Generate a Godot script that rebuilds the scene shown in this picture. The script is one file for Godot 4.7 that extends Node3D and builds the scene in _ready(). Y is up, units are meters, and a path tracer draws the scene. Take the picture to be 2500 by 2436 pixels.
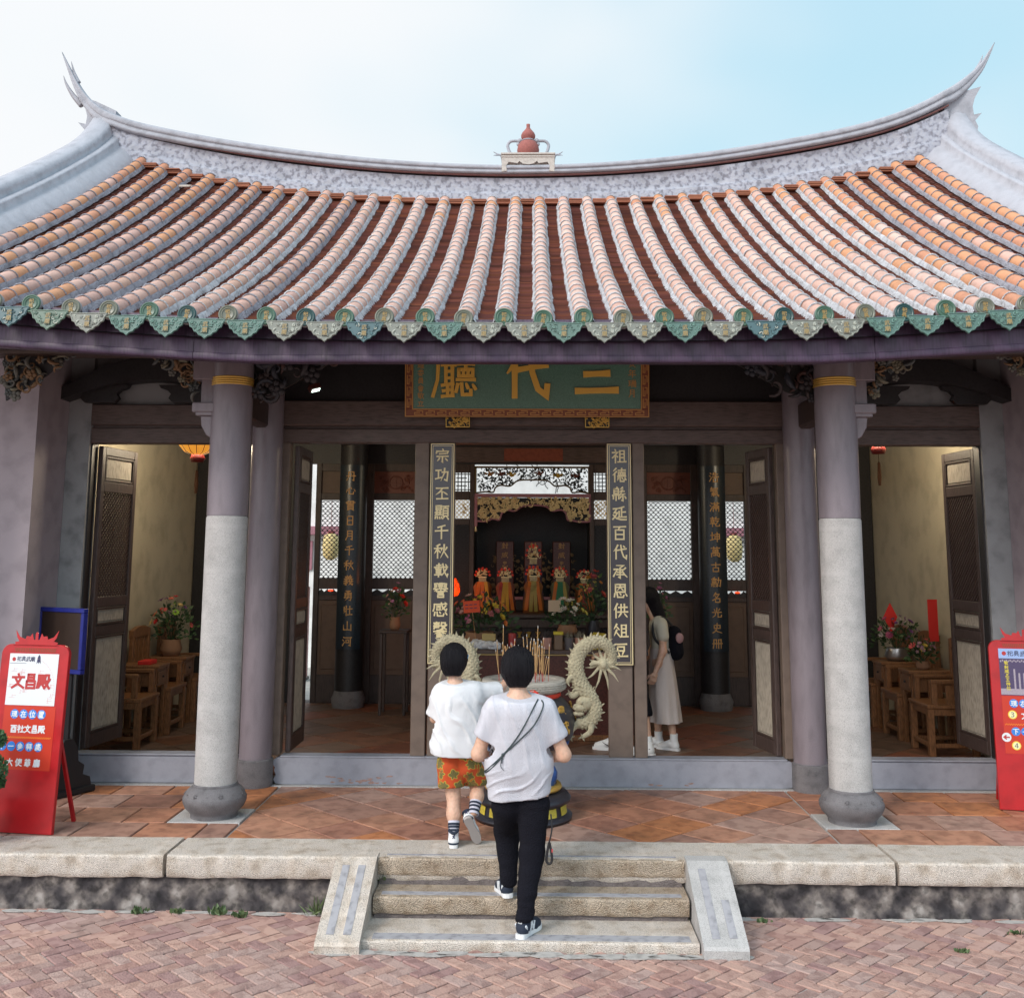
extends Node3D
# ---------- mesh builder ----------
class MB:
	var v := PackedVector3Array()
	var n := PackedVector3Array()
	var c := PackedColorArray()
	var u := PackedVector2Array()
	var ix := PackedInt32Array()
	var col := Color(1, 1, 1)
	var t := Transform3D.IDENTITY

	func add(p: Vector3, nn: Vector3, uv := Vector2.ZERO) -> int:
		v.append(t * p)
		n.append((t.basis * nn).normalized())
		c.append(col)
		u.append(uv)
		return v.size() - 1

	func tri(a: Vector3, b: Vector3, d: Vector3) -> void:
		var nn := (b - a).cross(d - a)
		var i := add(a, nn)
		add(b, nn)
		add(d, nn)
		ix.append(i)
		ix.append(i + 2)
		ix.append(i + 1)

	func quad(a: Vector3, b: Vector3, cc: Vector3, d: Vector3) -> void:
		var nn := (cc - a).cross(d - b)
		var i := add(a, nn, Vector2(0, 0))
		add(b, nn, Vector2(1, 0))
		add(cc, nn, Vector2(1, 1))
		add(d, nn, Vector2(0, 1))
		ix.append_array(PackedInt32Array([i, i + 2, i + 1, i, i + 3, i + 2]))

	func quado(a: Vector3, b: Vector3, cc: Vector3, d: Vector3, o: Vector3) -> void:
		if (cc - a).cross(d - b).dot((a + cc) * 0.5 - o) < 0.0:
			quad(a, d, cc, b)
		else:
			quad(a, b, cc, d)

	func trio(a: Vector3, b: Vector3, d: Vector3, o: Vector3) -> void:
		if (b - a).cross(d - a).dot(a - o) < 0.0:
			tri(a, d, b)
		else:
			tri(a, b, d)

	func box(o: Vector3, s: Vector3, bv := 0.0) -> void:
		var h := s * 0.5
		if bv <= 0.0:
			for ax in 3:
				var e1 := (ax + 1) % 3
				var e2 := (ax + 2) % 3
				for sg in [-1.0, 1.0]:
					var p := [Vector3.ZERO, Vector3.ZERO, Vector3.ZERO, Vector3.ZERO]
					for q in 4:
						var w := Vector3.ZERO
						w[ax] = h[ax] * sg
						w[e1] = h[e1] * (-1.0 if q == 0 or q == 3 else 1.0)
						w[e2] = h[e2] * (-1.0 if q < 2 else 1.0)
						p[q] = o + w
					quado(p[0], p[1], p[2], p[3], o)
			return
		var b: float = minf(bv, minf(h.x, minf(h.y, h.z)) * 0.9)
		for ax in 3:
			var e1 := (ax + 1) % 3
			var e2 := (ax + 2) % 3
			for sg in [-1.0, 1.0]:
				var p := [Vector3.ZERO, Vector3.ZERO, Vector3.ZERO, Vector3.ZERO]
				for q in 4:
					var w := Vector3.ZERO
					w[ax] = h[ax] * sg
					w[e1] = (h[e1] - b) * (-1.0 if q == 0 or q == 3 else 1.0)
					w[e2] = (h[e2] - b) * (-1.0 if q < 2 else 1.0)
					p[q] = o + w
				quado(p[0], p[1], p[2], p[3], o)
			for s1 in [-1.0, 1.0]:
				for s2 in [-1.0, 1.0]:
					var pa := Vector3.ZERO
					pa[e1] = h[e1] * s1
					pa[e2] = (h[e2] - b) * s2
					pa[ax] = h[ax] - b
					var pb := Vector3.ZERO
					pb[e1] = (h[e1] - b) * s1
					pb[e2] = h[e2] * s2
					pb[ax] = h[ax] - b
					var pc := pb
					pc[ax] = -pb[ax]
					var pd := pa
					pd[ax] = -pa[ax]
					quado(o + pa, o + pb, o + pc, o + pd, o)
		for sx in [-1.0, 1.0]:
			for sy in [-1.0, 1.0]:
				for sz in [-1.0, 1.0]:
					trio(o + Vector3(h.x * sx, (h.y - b) * sy, (h.z - b) * sz), o + Vector3((h.x - b) * sx, h.y * sy, (h.z - b) * sz), o + Vector3((h.x - b) * sx, (h.y - b) * sy, h.z * sz), o)

	# rectangle between two corners
	func bar(a: Vector3, b: Vector3, bv := 0.0) -> void:
		box((a + b) * 0.5, (b - a).abs(), bv)

	# a straight beam of rectangular section from a to b
	func beam(a: Vector3, b: Vector3, w: float, d: float, bv := 0.0, upv := Vector3.UP) -> void:
		var keep := t
		var y := (b - a).normalized()
		var x := y.cross(upv)
		if x.length() < 0.01:
			x = y.cross(Vector3.FORWARD)
		x = x.normalized()
		var z := x.cross(y)
		t = keep * Transform3D(Basis(x, y, z), (a + b) * 0.5)
		box(Vector3.ZERO, Vector3(w, (b - a).length(), d), bv)
		t = keep

	func tube(path: PackedVector3Array, rad: PackedFloat32Array, sides := 8, caps := true) -> void:
		var m := path.size()
		var dir := (path[1] - path[0]).normalized()
		var side := dir.cross(Vector3.UP)
		if side.length() < 0.05:
			side = dir.cross(Vector3.RIGHT)
		side = side.normalized()
		var base := v.size()
		for i in m:
			var d2 := (path[mini(i + 1, m - 1)] - path[maxi(i - 1, 0)]).normalized()
			side = (side - d2 * side.dot(d2)).normalized()
			var up := d2.cross(side)
			var r: float = rad[mini(i, rad.size() - 1)]
			for k in sides + 1:
				var a := TAU * k / sides
				var nn := side * cos(a) + up * sin(a)
				add(path[i] + nn * r, nn, Vector2(float(k) / sides, float(i) / (m - 1)))
		for i in m - 1:
			for k in sides:
				var a := base + i * (sides + 1) + k
				var b := a + sides + 1
				ix.append_array(PackedInt32Array([a, b, a + 1, a + 1, b, b + 1]))
		if caps:
			for e in 2:
				var i := 0 if e == 0 else m - 1
				var d3 := (path[1] - path[0]).normalized() * -1.0 if e == 0 else (path[m - 1] - path[m - 2]).normalized()
				var r2: float = rad[mini(i, rad.size() - 1)]
				if r2 < 0.0005:
					continue
				var ce := add(path[i], d3)
				var ring := base + i * (sides + 1)
				var f := v.size()
				for k in sides + 1:
					v.append(v[ring + k])
					n.append((t.basis * d3).normalized())
					c.append(col)
					u.append(Vector2.ZERO)
				for k in sides:
					ix.append_array(PackedInt32Array([ce, f + k, f + k + 1] if e == 0 else [ce, f + k + 1, f + k]))

	# profile of (radius, height) turned round the y axis; a repeated point makes a sharp edge
	func lathe(pr: PackedVector2Array, seg := 24, o := Vector3.ZERO, a0 := 0.0, a1 := TAU) -> void:
		var m := pr.size()
		var base := v.size()
		for i in m:
			var pa := pr[maxi(i - 1, 0)]
			var pb := pr[mini(i + 1, m - 1)]
			if i > 0 and pr[i].is_equal_approx(pr[i - 1]):
				pa = pr[i]
			if i < m - 1 and pr[i].is_equal_approx(pr[i + 1]):
				pb = pr[i]
			var tg := (pb - pa).normalized()
			for k in seg + 1:
				var a := lerpf(a0, a1, float(k) / seg)
				var nn := Vector3(tg.y * cos(a), -tg.x, tg.y * sin(a))
				add(o + Vector3(pr[i].x * cos(a), pr[i].y, pr[i].x * sin(a)), nn, Vector2(float(k) / seg, float(i) / m))
		for i in m - 1:
			for k in seg:
				var a := base + i * (seg + 1) + k
				var b := a + seg + 1
				ix.append_array(PackedInt32Array([a, a + 1, b, a + 1, b + 1, b]))

	# polygon in the xy plane pushed out along z
	func prism(poly: PackedVector2Array, z0: float, z1: float, bv := 0.0) -> void:
		var pl := poly
		if Geometry2D.is_polygon_clockwise(pl):
			pl = pl.duplicate()
			pl.reverse()
		var inner := pl
		if bv > 0.0:
			var off := Geometry2D.offset_polygon(pl, -bv)
			if off.size() == 1 and off[0].size() == pl.size():
				inner = off[0]
				# match the start of the ring
				var best := 0
				for k in inner.size():
					if inner[k].distance_to(pl[0]) < inner[best].distance_to(pl[0]):
						best = k
				var r := PackedVector2Array()
				for k in inner.size():
					r.append(inner[(best + k) % inner.size()])
				if Geometry2D.is_polygon_clockwise(r):
					r.reverse()
					r = r.slice(r.size() - 1) + r.slice(0, r.size() - 1)
				inner = r
			else:
				bv = 0.0
		var tr := Geometry2D.triangulate_polygon(inner)
		var f := v.size()
		for p in inner:
			add(Vector3(p.x, p.y, z1), Vector3(0, 0, 1), p)
		for k in range(0, tr.size(), 3):
			var a := inner[tr[k]]
			var b := inner[tr[k + 1]]
			var d := inner[tr[k + 2]]
			if (b - a).cross(d - a) > 0.0:
				ix.append_array(PackedInt32Array([f + tr[k], f + tr[k + 2], f + tr[k + 1]]))
			else:
				ix.append_array(PackedInt32Array([f + tr[k], f + tr[k + 1], f + tr[k + 2]]))
		var m := pl.size()
		for k in m:
			var a := pl[k]
			var b := pl[(k + 1) % m]
			if bv > 0.0:
				var ia := inner[k]
				var ib := inner[(k + 1) % m]
				quad(Vector3(a.x, a.y, z1 - bv), Vector3(b.x, b.y, z1 - bv), Vector3(ib.x, ib.y, z1), Vector3(ia.x, ia.y, z1))
			quad(Vector3(a.x, a.y, z0), Vector3(b.x, b.y, z0), Vector3(b.x, b.y, z1 - bv), Vector3(a.x, a.y, z1 - bv))
		tr = Geometry2D.triangulate_polygon(pl)
		f = v.size()
		for p in pl:
			add(Vector3(p.x, p.y, z0), Vector3(0, 0, -1), p)
		for k in range(0, tr.size(), 3):
			var a := pl[tr[k]]
			var b := pl[tr[k + 1]]
			var d := pl[tr[k + 2]]
			if (b - a).cross(d - a) > 0.0:
				ix.append_array(PackedInt32Array([f + tr[k], f + tr[k + 1], f + tr[k + 2]]))
			else:
				ix.append_array(PackedInt32Array([f + tr[k], f + tr[k + 2], f + tr[k + 1]]))

	# rows of points joined into a smooth sheet
	func sheet(rows: Array, flip := false) -> void:
		var nr := rows.size()
		var nc: int = rows[0].size()
		var base := v.size()
		for i in nr:
			var up: PackedVector3Array = rows[maxi(i - 1, 0)]
			var dn: PackedVector3Array = rows[mini(i + 1, nr - 1)]
			var me: PackedVector3Array = rows[i]
			for k in nc:
				var nn := (dn[k] - up[k]).cross(me[mini(k + 1, nc - 1)] - me[maxi(k - 1, 0)])
				add(me[k], -nn if flip else nn, Vector2(float(k) / (nc - 1), float(i) / (nr - 1)))
		for i in nr - 1:
			for k in nc - 1:
				var a := base + i * nc + k
				var b := a + nc
				if flip:
					ix.append_array(PackedInt32Array([a, b, a + 1, a + 1, b, b + 1]))
				else:
					ix.append_array(PackedInt32Array([a, a + 1, b, a + 1, b + 1, b]))

	# rounded blob
	func ball(o: Vector3, r: Vector3, seg := 8, rings := 5) -> void:
		var base := v.size()
		for i in rings + 1:
			var p := PI * i / rings
			for k in seg + 1:
				var a := TAU * k / seg
				var q := Vector3(sin(p) * cos(a), cos(p), sin(p) * sin(a))
				add(o + q * r, q / r, Vector2(float(k) / seg, float(i) / rings))
		for i in rings:
			for k in seg:
				var a := base + i * (seg + 1) + k
				var b := a + seg + 1
				ix.append_array(PackedInt32Array([a, a + 1, b, a + 1, b + 1, b]))

	func done() -> ArrayMesh:
		var m := ArrayMesh.new()
		if v.is_empty():
			return m
		# faces wind the way their normals point
		for k in range(0, ix.size(), 3):
			var i := ix[k]
			if (v[ix[k + 1]] - v[i]).cross(v[ix[k + 2]] - v[i]).dot(n[i] + n[ix[k + 1]] + n[ix[k + 2]]) > 0.0:
				var w := ix[k + 1]
				ix[k + 1] = ix[k + 2]
				ix[k + 2] = w
		var arr := []
		arr.resize(Mesh.ARRAY_MAX)
		arr[Mesh.ARRAY_VERTEX] = v
		arr[Mesh.ARRAY_NORMAL] = n
		arr[Mesh.ARRAY_COLOR] = c
		arr[Mesh.ARRAY_TEX_UV] = u
		arr[Mesh.ARRAY_INDEX] = ix
		m.add_surface_from_arrays(Mesh.PRIMITIVE_TRIANGLES, arr)
		return m

# ---------- scene tree helpers ----------
var used := {}
var rng := RandomNumberGenerator.new()
var M := {}

func numbered(called: String) -> String:
	if not used.has(called):
		used[called] = 0
		return called
	used[called] += 1
	return "%s_%03d" % [called, used[called]]

func tag(o: Node3D, label: String, category: String, group := "", kind := "") -> Node3D:
	o.set_meta("label", label)
	o.set_meta("category", category)
	if group:
		o.set_meta("group", group)
	if kind:
		o.set_meta("kind", kind)
	return o

func thing(called: String, label: String, category: String, at := Vector3.ZERO, group := "", kind := "") -> Node3D:
	var o := Node3D.new()
	o.name = numbered(called)
	add_child(o)
	o.position = at
	tag(o, label, category, group, kind)
	return o

func part(called: String, mesh, mat: Material, parent: Node3D, at := Transform3D.IDENTITY) -> MeshInstance3D:
	var o := MeshInstance3D.new()
	o.name = called
	o.mesh = mesh.done() if mesh is MB else mesh
	o.material_override = null
	if o.mesh.get_surface_count() > 0:
		o.set_surface_override_material(0, mat)
	parent.add_child(o, true)
	o.transform = at
	return o

func solo(called: String, mesh, mat: Material, label: String, category: String, at := Vector3.ZERO, group := "", kind := "") -> MeshInstance3D:
	var o := MeshInstance3D.new()
	o.name = numbered(called)
	o.mesh = mesh.done() if mesh is MB else mesh
	o.set_surface_override_material(0, mat)
	add_child(o)
	o.position = at
	tag(o, label, category, group, kind)
	return o

func stuff(o: Node3D) -> Node3D:
	o.set_meta("kind", "stuff")
	return o

func V(x: float, y: float, z: float) -> Vector3:
	return Vector3(x, y, z)

func poly(a: Array) -> PackedVector2Array:
	var p := PackedVector2Array()
	for k in range(0, a.size(), 2):
		p.append(Vector2(a[k], a[k + 1]))
	return p

func path3(a: Array) -> PackedVector3Array:
	var p := PackedVector3Array()
	for k in range(0, a.size(), 3):
		p.append(Vector3(a[k], a[k + 1], a[k + 2]))
	return p

# Catmull-Rom through points
func smooth3(p: PackedVector3Array, sub := 6) -> PackedVector3Array:
	var o := PackedVector3Array()
	for i in p.size() - 1:
		for k in sub:
			o.append(p[i].cubic_interpolate(p[i + 1], p[maxi(i - 1, 0)], p[mini(i + 2, p.size() - 1)], float(k) / sub))
	o.append(p[p.size() - 1])
	return o

func smooth2(p: PackedVector2Array, sub := 6) -> PackedVector2Array:
	var o := PackedVector2Array()
	for i in p.size() - 1:
		for k in sub:
			o.append(p[i].cubic_interpolate(p[i + 1], p[maxi(i - 1, 0)], p[mini(i + 2, p.size() - 1)], float(k) / sub))
	o.append(p[p.size() - 1])
	return o

func fl(a: Array) -> PackedFloat32Array:
	return PackedFloat32Array(a)

func ramp(n: int, a: float, b: float) -> PackedFloat32Array:
	var o := PackedFloat32Array()
	for i in n:
		o.append(lerpf(a, b, float(i) / (n - 1)))
	return o

# ---------- materials ----------
func lin(r: float, g: float, b: float, a := 1.0) -> Color:
	var c := Color(r, g, b).linear_to_srgb()
	c.a = a
	return c

func noise(freq: float, oct := 4, seed_ := 1, kind := FastNoiseLite.TYPE_SIMPLEX_SMOOTH, frac := FastNoiseLite.FRACTAL_FBM) -> FastNoiseLite:
	var f := FastNoiseLite.new()
	f.noise_type = kind
	f.fractal_type = frac
	f.frequency = freq
	f.fractal_octaves = oct
	f.seed = seed_
	return f

# colours are linear; stops is [pos, Color, pos, Color ...]
func ntex(f: FastNoiseLite, size: int, stops: Array) -> NoiseTexture2D:
	var x := NoiseTexture2D.new()
	x.width = size
	x.height = size
	x.seamless = true
	x.seamless_blend_skirt = 0.2
	x.noise = f
	if stops.size():
		var g := Gradient.new()
		var off := PackedFloat32Array()
		var cs := PackedColorArray()
		for k in range(0, stops.size(), 2):
			off.append(stops[k])
			cs.append((stops[k + 1] as Color).linear_to_srgb())
		g.offsets = off
		g.colors = cs
		x.color_ramp = g
	return x

func gray(x: float) -> Color:
	return Color(x, x, x)

func mat(called: String, c: Color, rough := 0.8, tex: Texture2D = null, scale := 1.0, det: Texture2D = null, dscale := 1.0, bump: Texture2D = null, depth := 0.0, world := true) -> StandardMaterial3D:
	var m := StandardMaterial3D.new()
	m.resource_name = called
	m.albedo_color = lin(c.r, c.g, c.b)
	m.roughness = rough
	if tex:
		m.albedo_texture = tex
	if tex or bump:
		m.uv1_triplanar = true
		m.uv1_world_triplanar = world
		m.uv1_scale = Vector3.ONE * scale
		m.uv1_triplanar_sharpness = 4.0
	if det:
		m.detail_enabled = true
		m.detail_albedo = det
		m.detail_blend_mode = BaseMaterial3D.BLEND_MODE_MUL
		m.detail_uv_layer = BaseMaterial3D.DETAIL_UV_2
		m.uv2_triplanar = true
		m.uv2_world_triplanar = world
		m.uv2_scale = Vector3.ONE * dscale
		m.uv2_triplanar_sharpness = 4.0
	if bump:
		m.heightmap_enabled = true
		m.heightmap_texture = bump
		m.heightmap_scale = depth
	return m

func vmat(called: String, rough := 0.8) -> StandardMaterial3D:
	var m := StandardMaterial3D.new()
	m.resource_name = called
	m.albedo_color = Color.WHITE
	m.vertex_color_use_as_albedo = true
	m.roughness = rough
	return m
# ---------- brush lettering: strokes on a 100 x 100 square, y downwards ----------
const GLYPH := {
	"三": "20 18 80 15;26 48 74 46;8 84 92 82",
	"代": "36 4 24 26 8 46;24 30 24 96;34 38 92 28;56 4 62 45 74 80 92 94 94 72;72 8 82 18",
	"廳": "50 2 54 10;14 14 94 14;16 14 14 60 4 96;24 28 52 28;32 28 32 70;46 28 46 90;32 42 46 42;32 56 46 56;24 72 48 68;26 84 46 81;36 72 36 94;24 96 48 94;58 26 92 26;75 18 75 38;60 38 90 38 90 52 60 52 60 38;70 38 70 52;80 38 80 52;56 60 94 60;58 70 54 86;66 68 68 92 86 92 86 82;76 68 80 78;90 70 96 80",
	"宗": "50 3 54 12;12 18 8 34;12 20 90 20 82 34;28 38 72 36;12 56 88 54;50 56 50 94 40 88;30 68 14 88;68 68 84 84",
	"功": "6 22 42 20;24 22 24 74;4 80 44 70;48 34 88 32 82 92 66 84;66 8 64 40 40 94",
	"丕": "10 14 90 12;52 14 36 38 8 58;50 36 50 80;58 38 86 56;14 86 90 84",
	"顯": "12 4 46 4 46 30 12 30 12 4;12 17 46 17;20 34 8 48 24 48;24 44 8 64 26 62;42 34 30 48 46 48;46 44 32 64 50 62;8 76 6 90;20 76 22 90;34 76 38 90;46 74 52 88;56 8 96 6;76 8 70 20;60 20 92 20 92 72 60 72 60 20;60 38 92 38;60 54 92 54;70 74 56 94;82 74 96 94",
	"千": "74 6 26 20;8 44 92 40;50 16 50 96",
	"秋": "40 6 14 16;4 32 46 30;26 14 26 96;26 34 4 66;28 40 44 58;56 28 50 48;88 24 76 46;70 6 68 50 46 94;70 52 96 92",
	"載": "20 16 50 14;36 4 36 28;6 28 94 26;14 38 52 38;20 46 48 46 48 66 20 66 20 46;20 56 48 56;34 30 34 92;8 78 56 76;62 4 70 50 92 90 96 72;88 36 56 84;80 8 88 18",
	"譽": "10 8 12 40;10 8 26 6;10 18 24 18;10 28 24 28;88 8 86 40;88 8 72 6;88 18 74 18;88 28 74 28;34 8 64 8;36 16 62 16;46 4 44 40;58 4 56 40;36 26 64 24;4 42 96 40;28 44 8 58;68 44 94 58;50 46 52 52;22 58 78 57;32 66 68 66;32 74 68 74;32 82 70 82 70 96 32 96 32 82",
	"感": "8 14 92 12;10 14 8 40 2 58;26 24 50 24;26 34 48 34 48 50 26 50 26 34;56 4 66 38 88 56 92 44;86 24 56 54;80 2 88 10;14 66 10 88;28 64 32 90 70 90 74 76;44 62 52 74;82 64 94 82",
	"馨": "8 8 44 6;26 2 26 26;12 16 42 16;8 26 46 26;12 26 10 46;12 36 40 36 40 26;60 4 56 26;60 6 84 6 84 18 94 20;58 26 88 26 56 48;62 32 92 48;70 50 30 56;8 62 92 60;50 52 50 74;50 62 14 78;50 62 88 76;30 78 70 78 70 98 30 98 30 78;30 88 70 88",
	"香": "70 4 30 10;8 20 92 18;50 6 50 40;50 20 12 40;50 20 88 38;28 46 72 46 72 94 28 94 28 46;28 70 72 70",
	"祖": "22 4 28 14;6 26 42 24 6 62;26 44 26 96;30 46 42 56;56 14 86 14 86 88;56 14 56 88;56 36 86 36;56 60 86 60;42 90 98 88",
	"德": "30 4 10 24;32 26 6 52;20 42 20 96;44 18 92 16;68 4 66 30;46 32 90 32 90 48 46 48 46 32;60 32 60 48;76 32 76 48;40 58 94 57;44 68 38 88;56 66 58 92 82 92 84 80;68 64 74 76;88 66 96 82",
	"緜": "36 4 30 14;14 14 44 14 44 46 14 46 14 14;14 30 44 30;4 58 50 56;28 46 28 92;10 58 10 82;46 58 46 82;72 4 56 18;76 16 56 32 84 30;70 30 54 52 88 48;74 52 74 94 66 90;62 64 54 80;86 62 94 78",
	"延": "80 6 46 16;64 14 64 74;66 42 90 40;48 36 48 74;40 76 94 74;8 20 34 18 14 46 36 46 20 72 4 90;8 60 30 84 60 92 96 92",
	"百": "10 12 90 10;50 12 40 30;22 32 78 32 78 94 22 94 22 32;22 62 78 62",
	"承": "24 10 74 10 50 26;50 26 50 92 40 86;34 38 66 38;32 54 68 54;28 70 72 70;10 36 32 34 6 82;86 26 66 44;62 36 76 66 96 86",
	"恩": "18 6 82 6 82 56 18 56 18 6;28 24 72 22;50 14 50 24 30 46;52 28 70 46;14 66 10 88;28 64 32 90 70 90 74 76;46 62 54 74;84 64 94 82",
	"供": "30 4 6 46;20 30 20 96;38 28 94 26;54 8 54 58;76 6 76 58;32 58 98 56;54 66 36 92;74 66 94 90",
	"俎": "24 8 6 40;20 20 40 44;24 46 6 84;20 58 42 86;56 14 86 14 86 88;56 14 56 88;56 38 86 38;56 62 86 62;46 90 98 88",
	"豆": "12 10 88 8;28 26 72 26 72 52 28 52 28 26;34 62 40 80;66 60 58 80;6 88 94 86",
	"丹": "26 10 24 60 8 94;26 10 76 10 76 94 62 88;6 50 94 48;46 24 54 36",
	"心": "16 40 8 68;32 24 36 80 74 82 78 62;48 14 58 32;80 34 94 56",
	"貫": "20 8 18 34 84 34;20 8 80 8 78 34;6 21 94 20;48 8 46 34;24 44 78 44 78 84 24 84 24 44;24 57 78 57;24 70 78 70;38 86 16 98;62 86 86 98",
	"日": "24 10 76 10 76 92 24 92 24 10;24 50 76 50",
	"月": "30 8 28 60 12 94;30 8 74 8 74 94 62 88;30 34 74 34;30 58 74 58",
	"義": "34 2 42 12;68 2 58 12;18 16 82 16;24 26 76 26;8 38 92 37;50 16 50 38;40 42 14 52;6 60 94 58;28 48 28 94 18 90;6 80 44 72;58 42 66 74 88 94 92 80;84 64 52 94;74 42 84 50",
	"勇": "24 6 72 6 50 18;36 14 54 22;22 26 80 26 80 64;22 26 22 64;22 38 80 38;22 50 80 50;50 26 50 62;14 70 82 68 74 96 62 92;50 62 46 76 20 98",
	"壯": "16 14 16 50;16 32 36 32;36 4 36 96;16 50 34 54 10 70;48 34 94 32;70 6 70 86;50 88 94 86",
	"山": "50 8 50 84;14 38 14 86 86 86;86 36 86 92",
	"河": "14 8 26 18;6 34 18 44;8 90 28 56;36 16 96 14;42 36 68 36 68 62 42 62 42 36;84 16 84 92 70 86",
	"浩": "14 8 26 18;6 34 18 44;8 90 28 56;50 6 40 28;44 22 90 20;66 4 66 44;34 46 96 44;46 60 84 60 84 94 46 94 46 60",
	"氣": "28 4 12 30;26 16 86 14;24 28 78 27;14 42 76 40 80 76 94 92 96 78;46 52 46 92;24 70 70 68;30 54 36 62;64 52 56 62;46 70 22 90;48 70 70 86",
	"滿": "14 8 26 18;6 34 18 44;8 90 28 56;34 18 96 16;50 6 50 30;78 6 78 30;50 30 78 30;38 42 92 42 92 94;38 42 38 94;65 30 65 86;52 50 46 72;54 52 60 68;78 50 72 72;80 52 86 68",
	"乾": "8 16 46 14;28 4 28 26;14 28 42 28 42 56 14 56 14 28;14 42 42 42;4 68 50 66;28 56 28 96;64 4 52 32;60 22 92 20;56 40 86 38 58 74 62 90 94 90 96 76",
	"坤": "6 36 38 34;22 8 22 76;2 82 42 72;48 24 92 24 92 70 48 70 48 24;48 47 92 47;70 6 70 96",
	"萬": "8 14 92 12;34 2 34 24;66 2 66 24;26 28 74 28 74 54 26 54 26 28;26 41 74 41;50 28 50 84;12 64 88 64 88 94 76 90;12 64 12 96;30 84 62 80;64 72 72 86",
	"古": "8 28 92 26;50 6 50 54;24 56 76 56 76 92 24 92 24 56",
	"勳": "38 4 14 12;6 20 54 18;30 10 30 66;12 28 48 28 48 46 12 46 12 28;10 56 52 54;4 68 56 66;8 78 4 92;20 78 22 92;34 78 38 92;48 76 56 90;60 30 94 28 88 88 76 82;74 6 72 40 58 92",
	"名": "44 4 18 40;40 20 76 18 50 54 12 78;34 34 46 46;40 60 82 60 82 94 40 94 40 60",
	"光": "50 4 50 44;24 14 34 34;78 12 64 34;6 46 94 44;38 46 34 74 8 94;60 46 62 90 92 88 94 70",
	"史": "22 22 78 22 78 50 22 50 22 22;50 4 48 50 36 76 8 94;26 60 52 80 94 94",
	"冊": "16 12 14 66 8 94;16 12 40 12 40 92;60 12 84 12 84 94;60 12 60 94;4 50 96 48",
	"祀": "22 4 28 14;6 26 42 24 6 62;26 44 26 96;30 46 42 56;52 16 88 16 88 46 54 46;54 30 54 86 90 88 94 68",
	"典": "22 12 22 66;22 12 78 12 78 66;40 4 40 66;60 4 60 66;22 38 78 38;4 68 96 66;36 74 14 94;64 74 88 94",
	"武": "18 16 60 14;8 36 92 32;36 42 36 84;36 60 54 58;18 54 18 88;6 92 62 82;64 4 70 54 90 92 96 70;80 6 88 18",
	"廟": "50 2 54 10;14 14 94 14;16 14 14 60 4 96;22 28 58 28;40 18 40 38;28 40 54 40 54 66 28 66 28 40;28 53 54 53;22 78 60 76;41 66 41 96;68 26 66 70 60 94;68 26 90 26 90 94 82 90;68 46 90 46;68 64 90 64",
	"文": "48 4 54 16;6 26 94 24;72 26 46 70 8 94;28 30 56 72 94 94",
	"昌": "28 6 72 6 72 42 28 42 28 6;28 24 72 24;20 50 80 50 80 94 20 94 20 50;20 72 80 72",
	"殿": "12 10 50 10 50 26 12 26;12 10 12 50 4 92;20 38 52 38;30 30 30 62;44 30 44 62;14 62 56 60;28 68 16 88;42 68 54 84;64 8 60 42;64 8 86 8 86 32 96 36;58 48 90 46 58 94;62 56 96 94",
	"現": "8 16 40 14;10 46 38 44;4 82 42 72;24 16 24 76;52 10 86 10 86 56 52 56 52 10;52 25 86 25;52 40 86 40;62 58 58 78 42 94;76 58 76 88 94 88 96 74",
	"在": "8 22 92 20;44 4 30 46 4 74;24 50 24 96;42 54 86 52;64 32 64 88;36 92 96 90",
	"位": "28 4 6 46;20 30 20 96;62 6 66 18;38 28 94 26;50 40 56 74;84 38 74 78;32 88 98 86",
	"置": "14 6 86 6 86 24 14 24 14 6;38 6 38 24;62 6 62 24;12 36 88 34;50 28 46 46;30 46 72 46 72 86 30 86 30 46;30 60 72 60;30 73 72 73;14 50 14 94 90 94",
	"酉": "8 12 92 10;38 12 38 44;62 12 62 44;18 32 82 32 82 92 18 92 18 32;18 74 82 74;38 44 30 56;62 44 64 54 80 54",
	"社": "22 4 28 14;6 26 42 24 6 62;26 44 26 96;30 46 42 56;54 38 94 36;74 10 74 86;48 88 98 86",
	"下": "6 14 94 12;46 14 46 94;50 38 78 56",
	"一": "6 50 94 48",
	"參": "50 2 38 16 62 16;28 20 16 34 40 34;72 20 60 34 86 34;50 36 10 60;52 36 92 58;58 50 30 64;66 60 26 80;78 70 14 96",
	"拜": "40 6 12 16;24 14 24 96;6 32 44 30;6 50 44 48;4 66 44 62;52 14 94 12;54 34 92 32;54 54 92 52;46 74 98 72;74 14 74 98",
	"處": "50 2 50 16;50 9 76 8;18 16 90 16 84 28;18 16 16 60 4 96;30 32 72 28;48 20 46 40 74 40;38 50 24 74;36 56 60 56 44 84 22 96;28 66 56 88 96 94;68 52 62 76;70 52 88 52 88 74 96 76",
	"大": "8 34 92 32;50 6 46 46 8 94;52 38 94 94",
	"使": "28 4 6 46;20 30 20 96;38 16 96 14;44 30 90 30 90 54 44 54 44 30;66 4 64 56 32 94;44 66 70 84 98 94",
	"爺": "34 4 12 20;64 4 88 20;66 12 20 40;34 12 82 38;14 46 46 46;18 46 18 88;40 46 40 96;18 58 40 58;18 70 40 70;8 84 46 78;60 46 60 98;60 46 88 46 76 62 88 74 74 84",
	"亥": "48 4 54 14;8 22 92 20;48 24 20 46 56 44;72 34 16 76;76 56 10 96;58 72 90 94",
	"年": "30 4 10 34;26 18 86 16;20 42 82 40;28 42 28 66;6 68 96 66;54 18 54 98",
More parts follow.
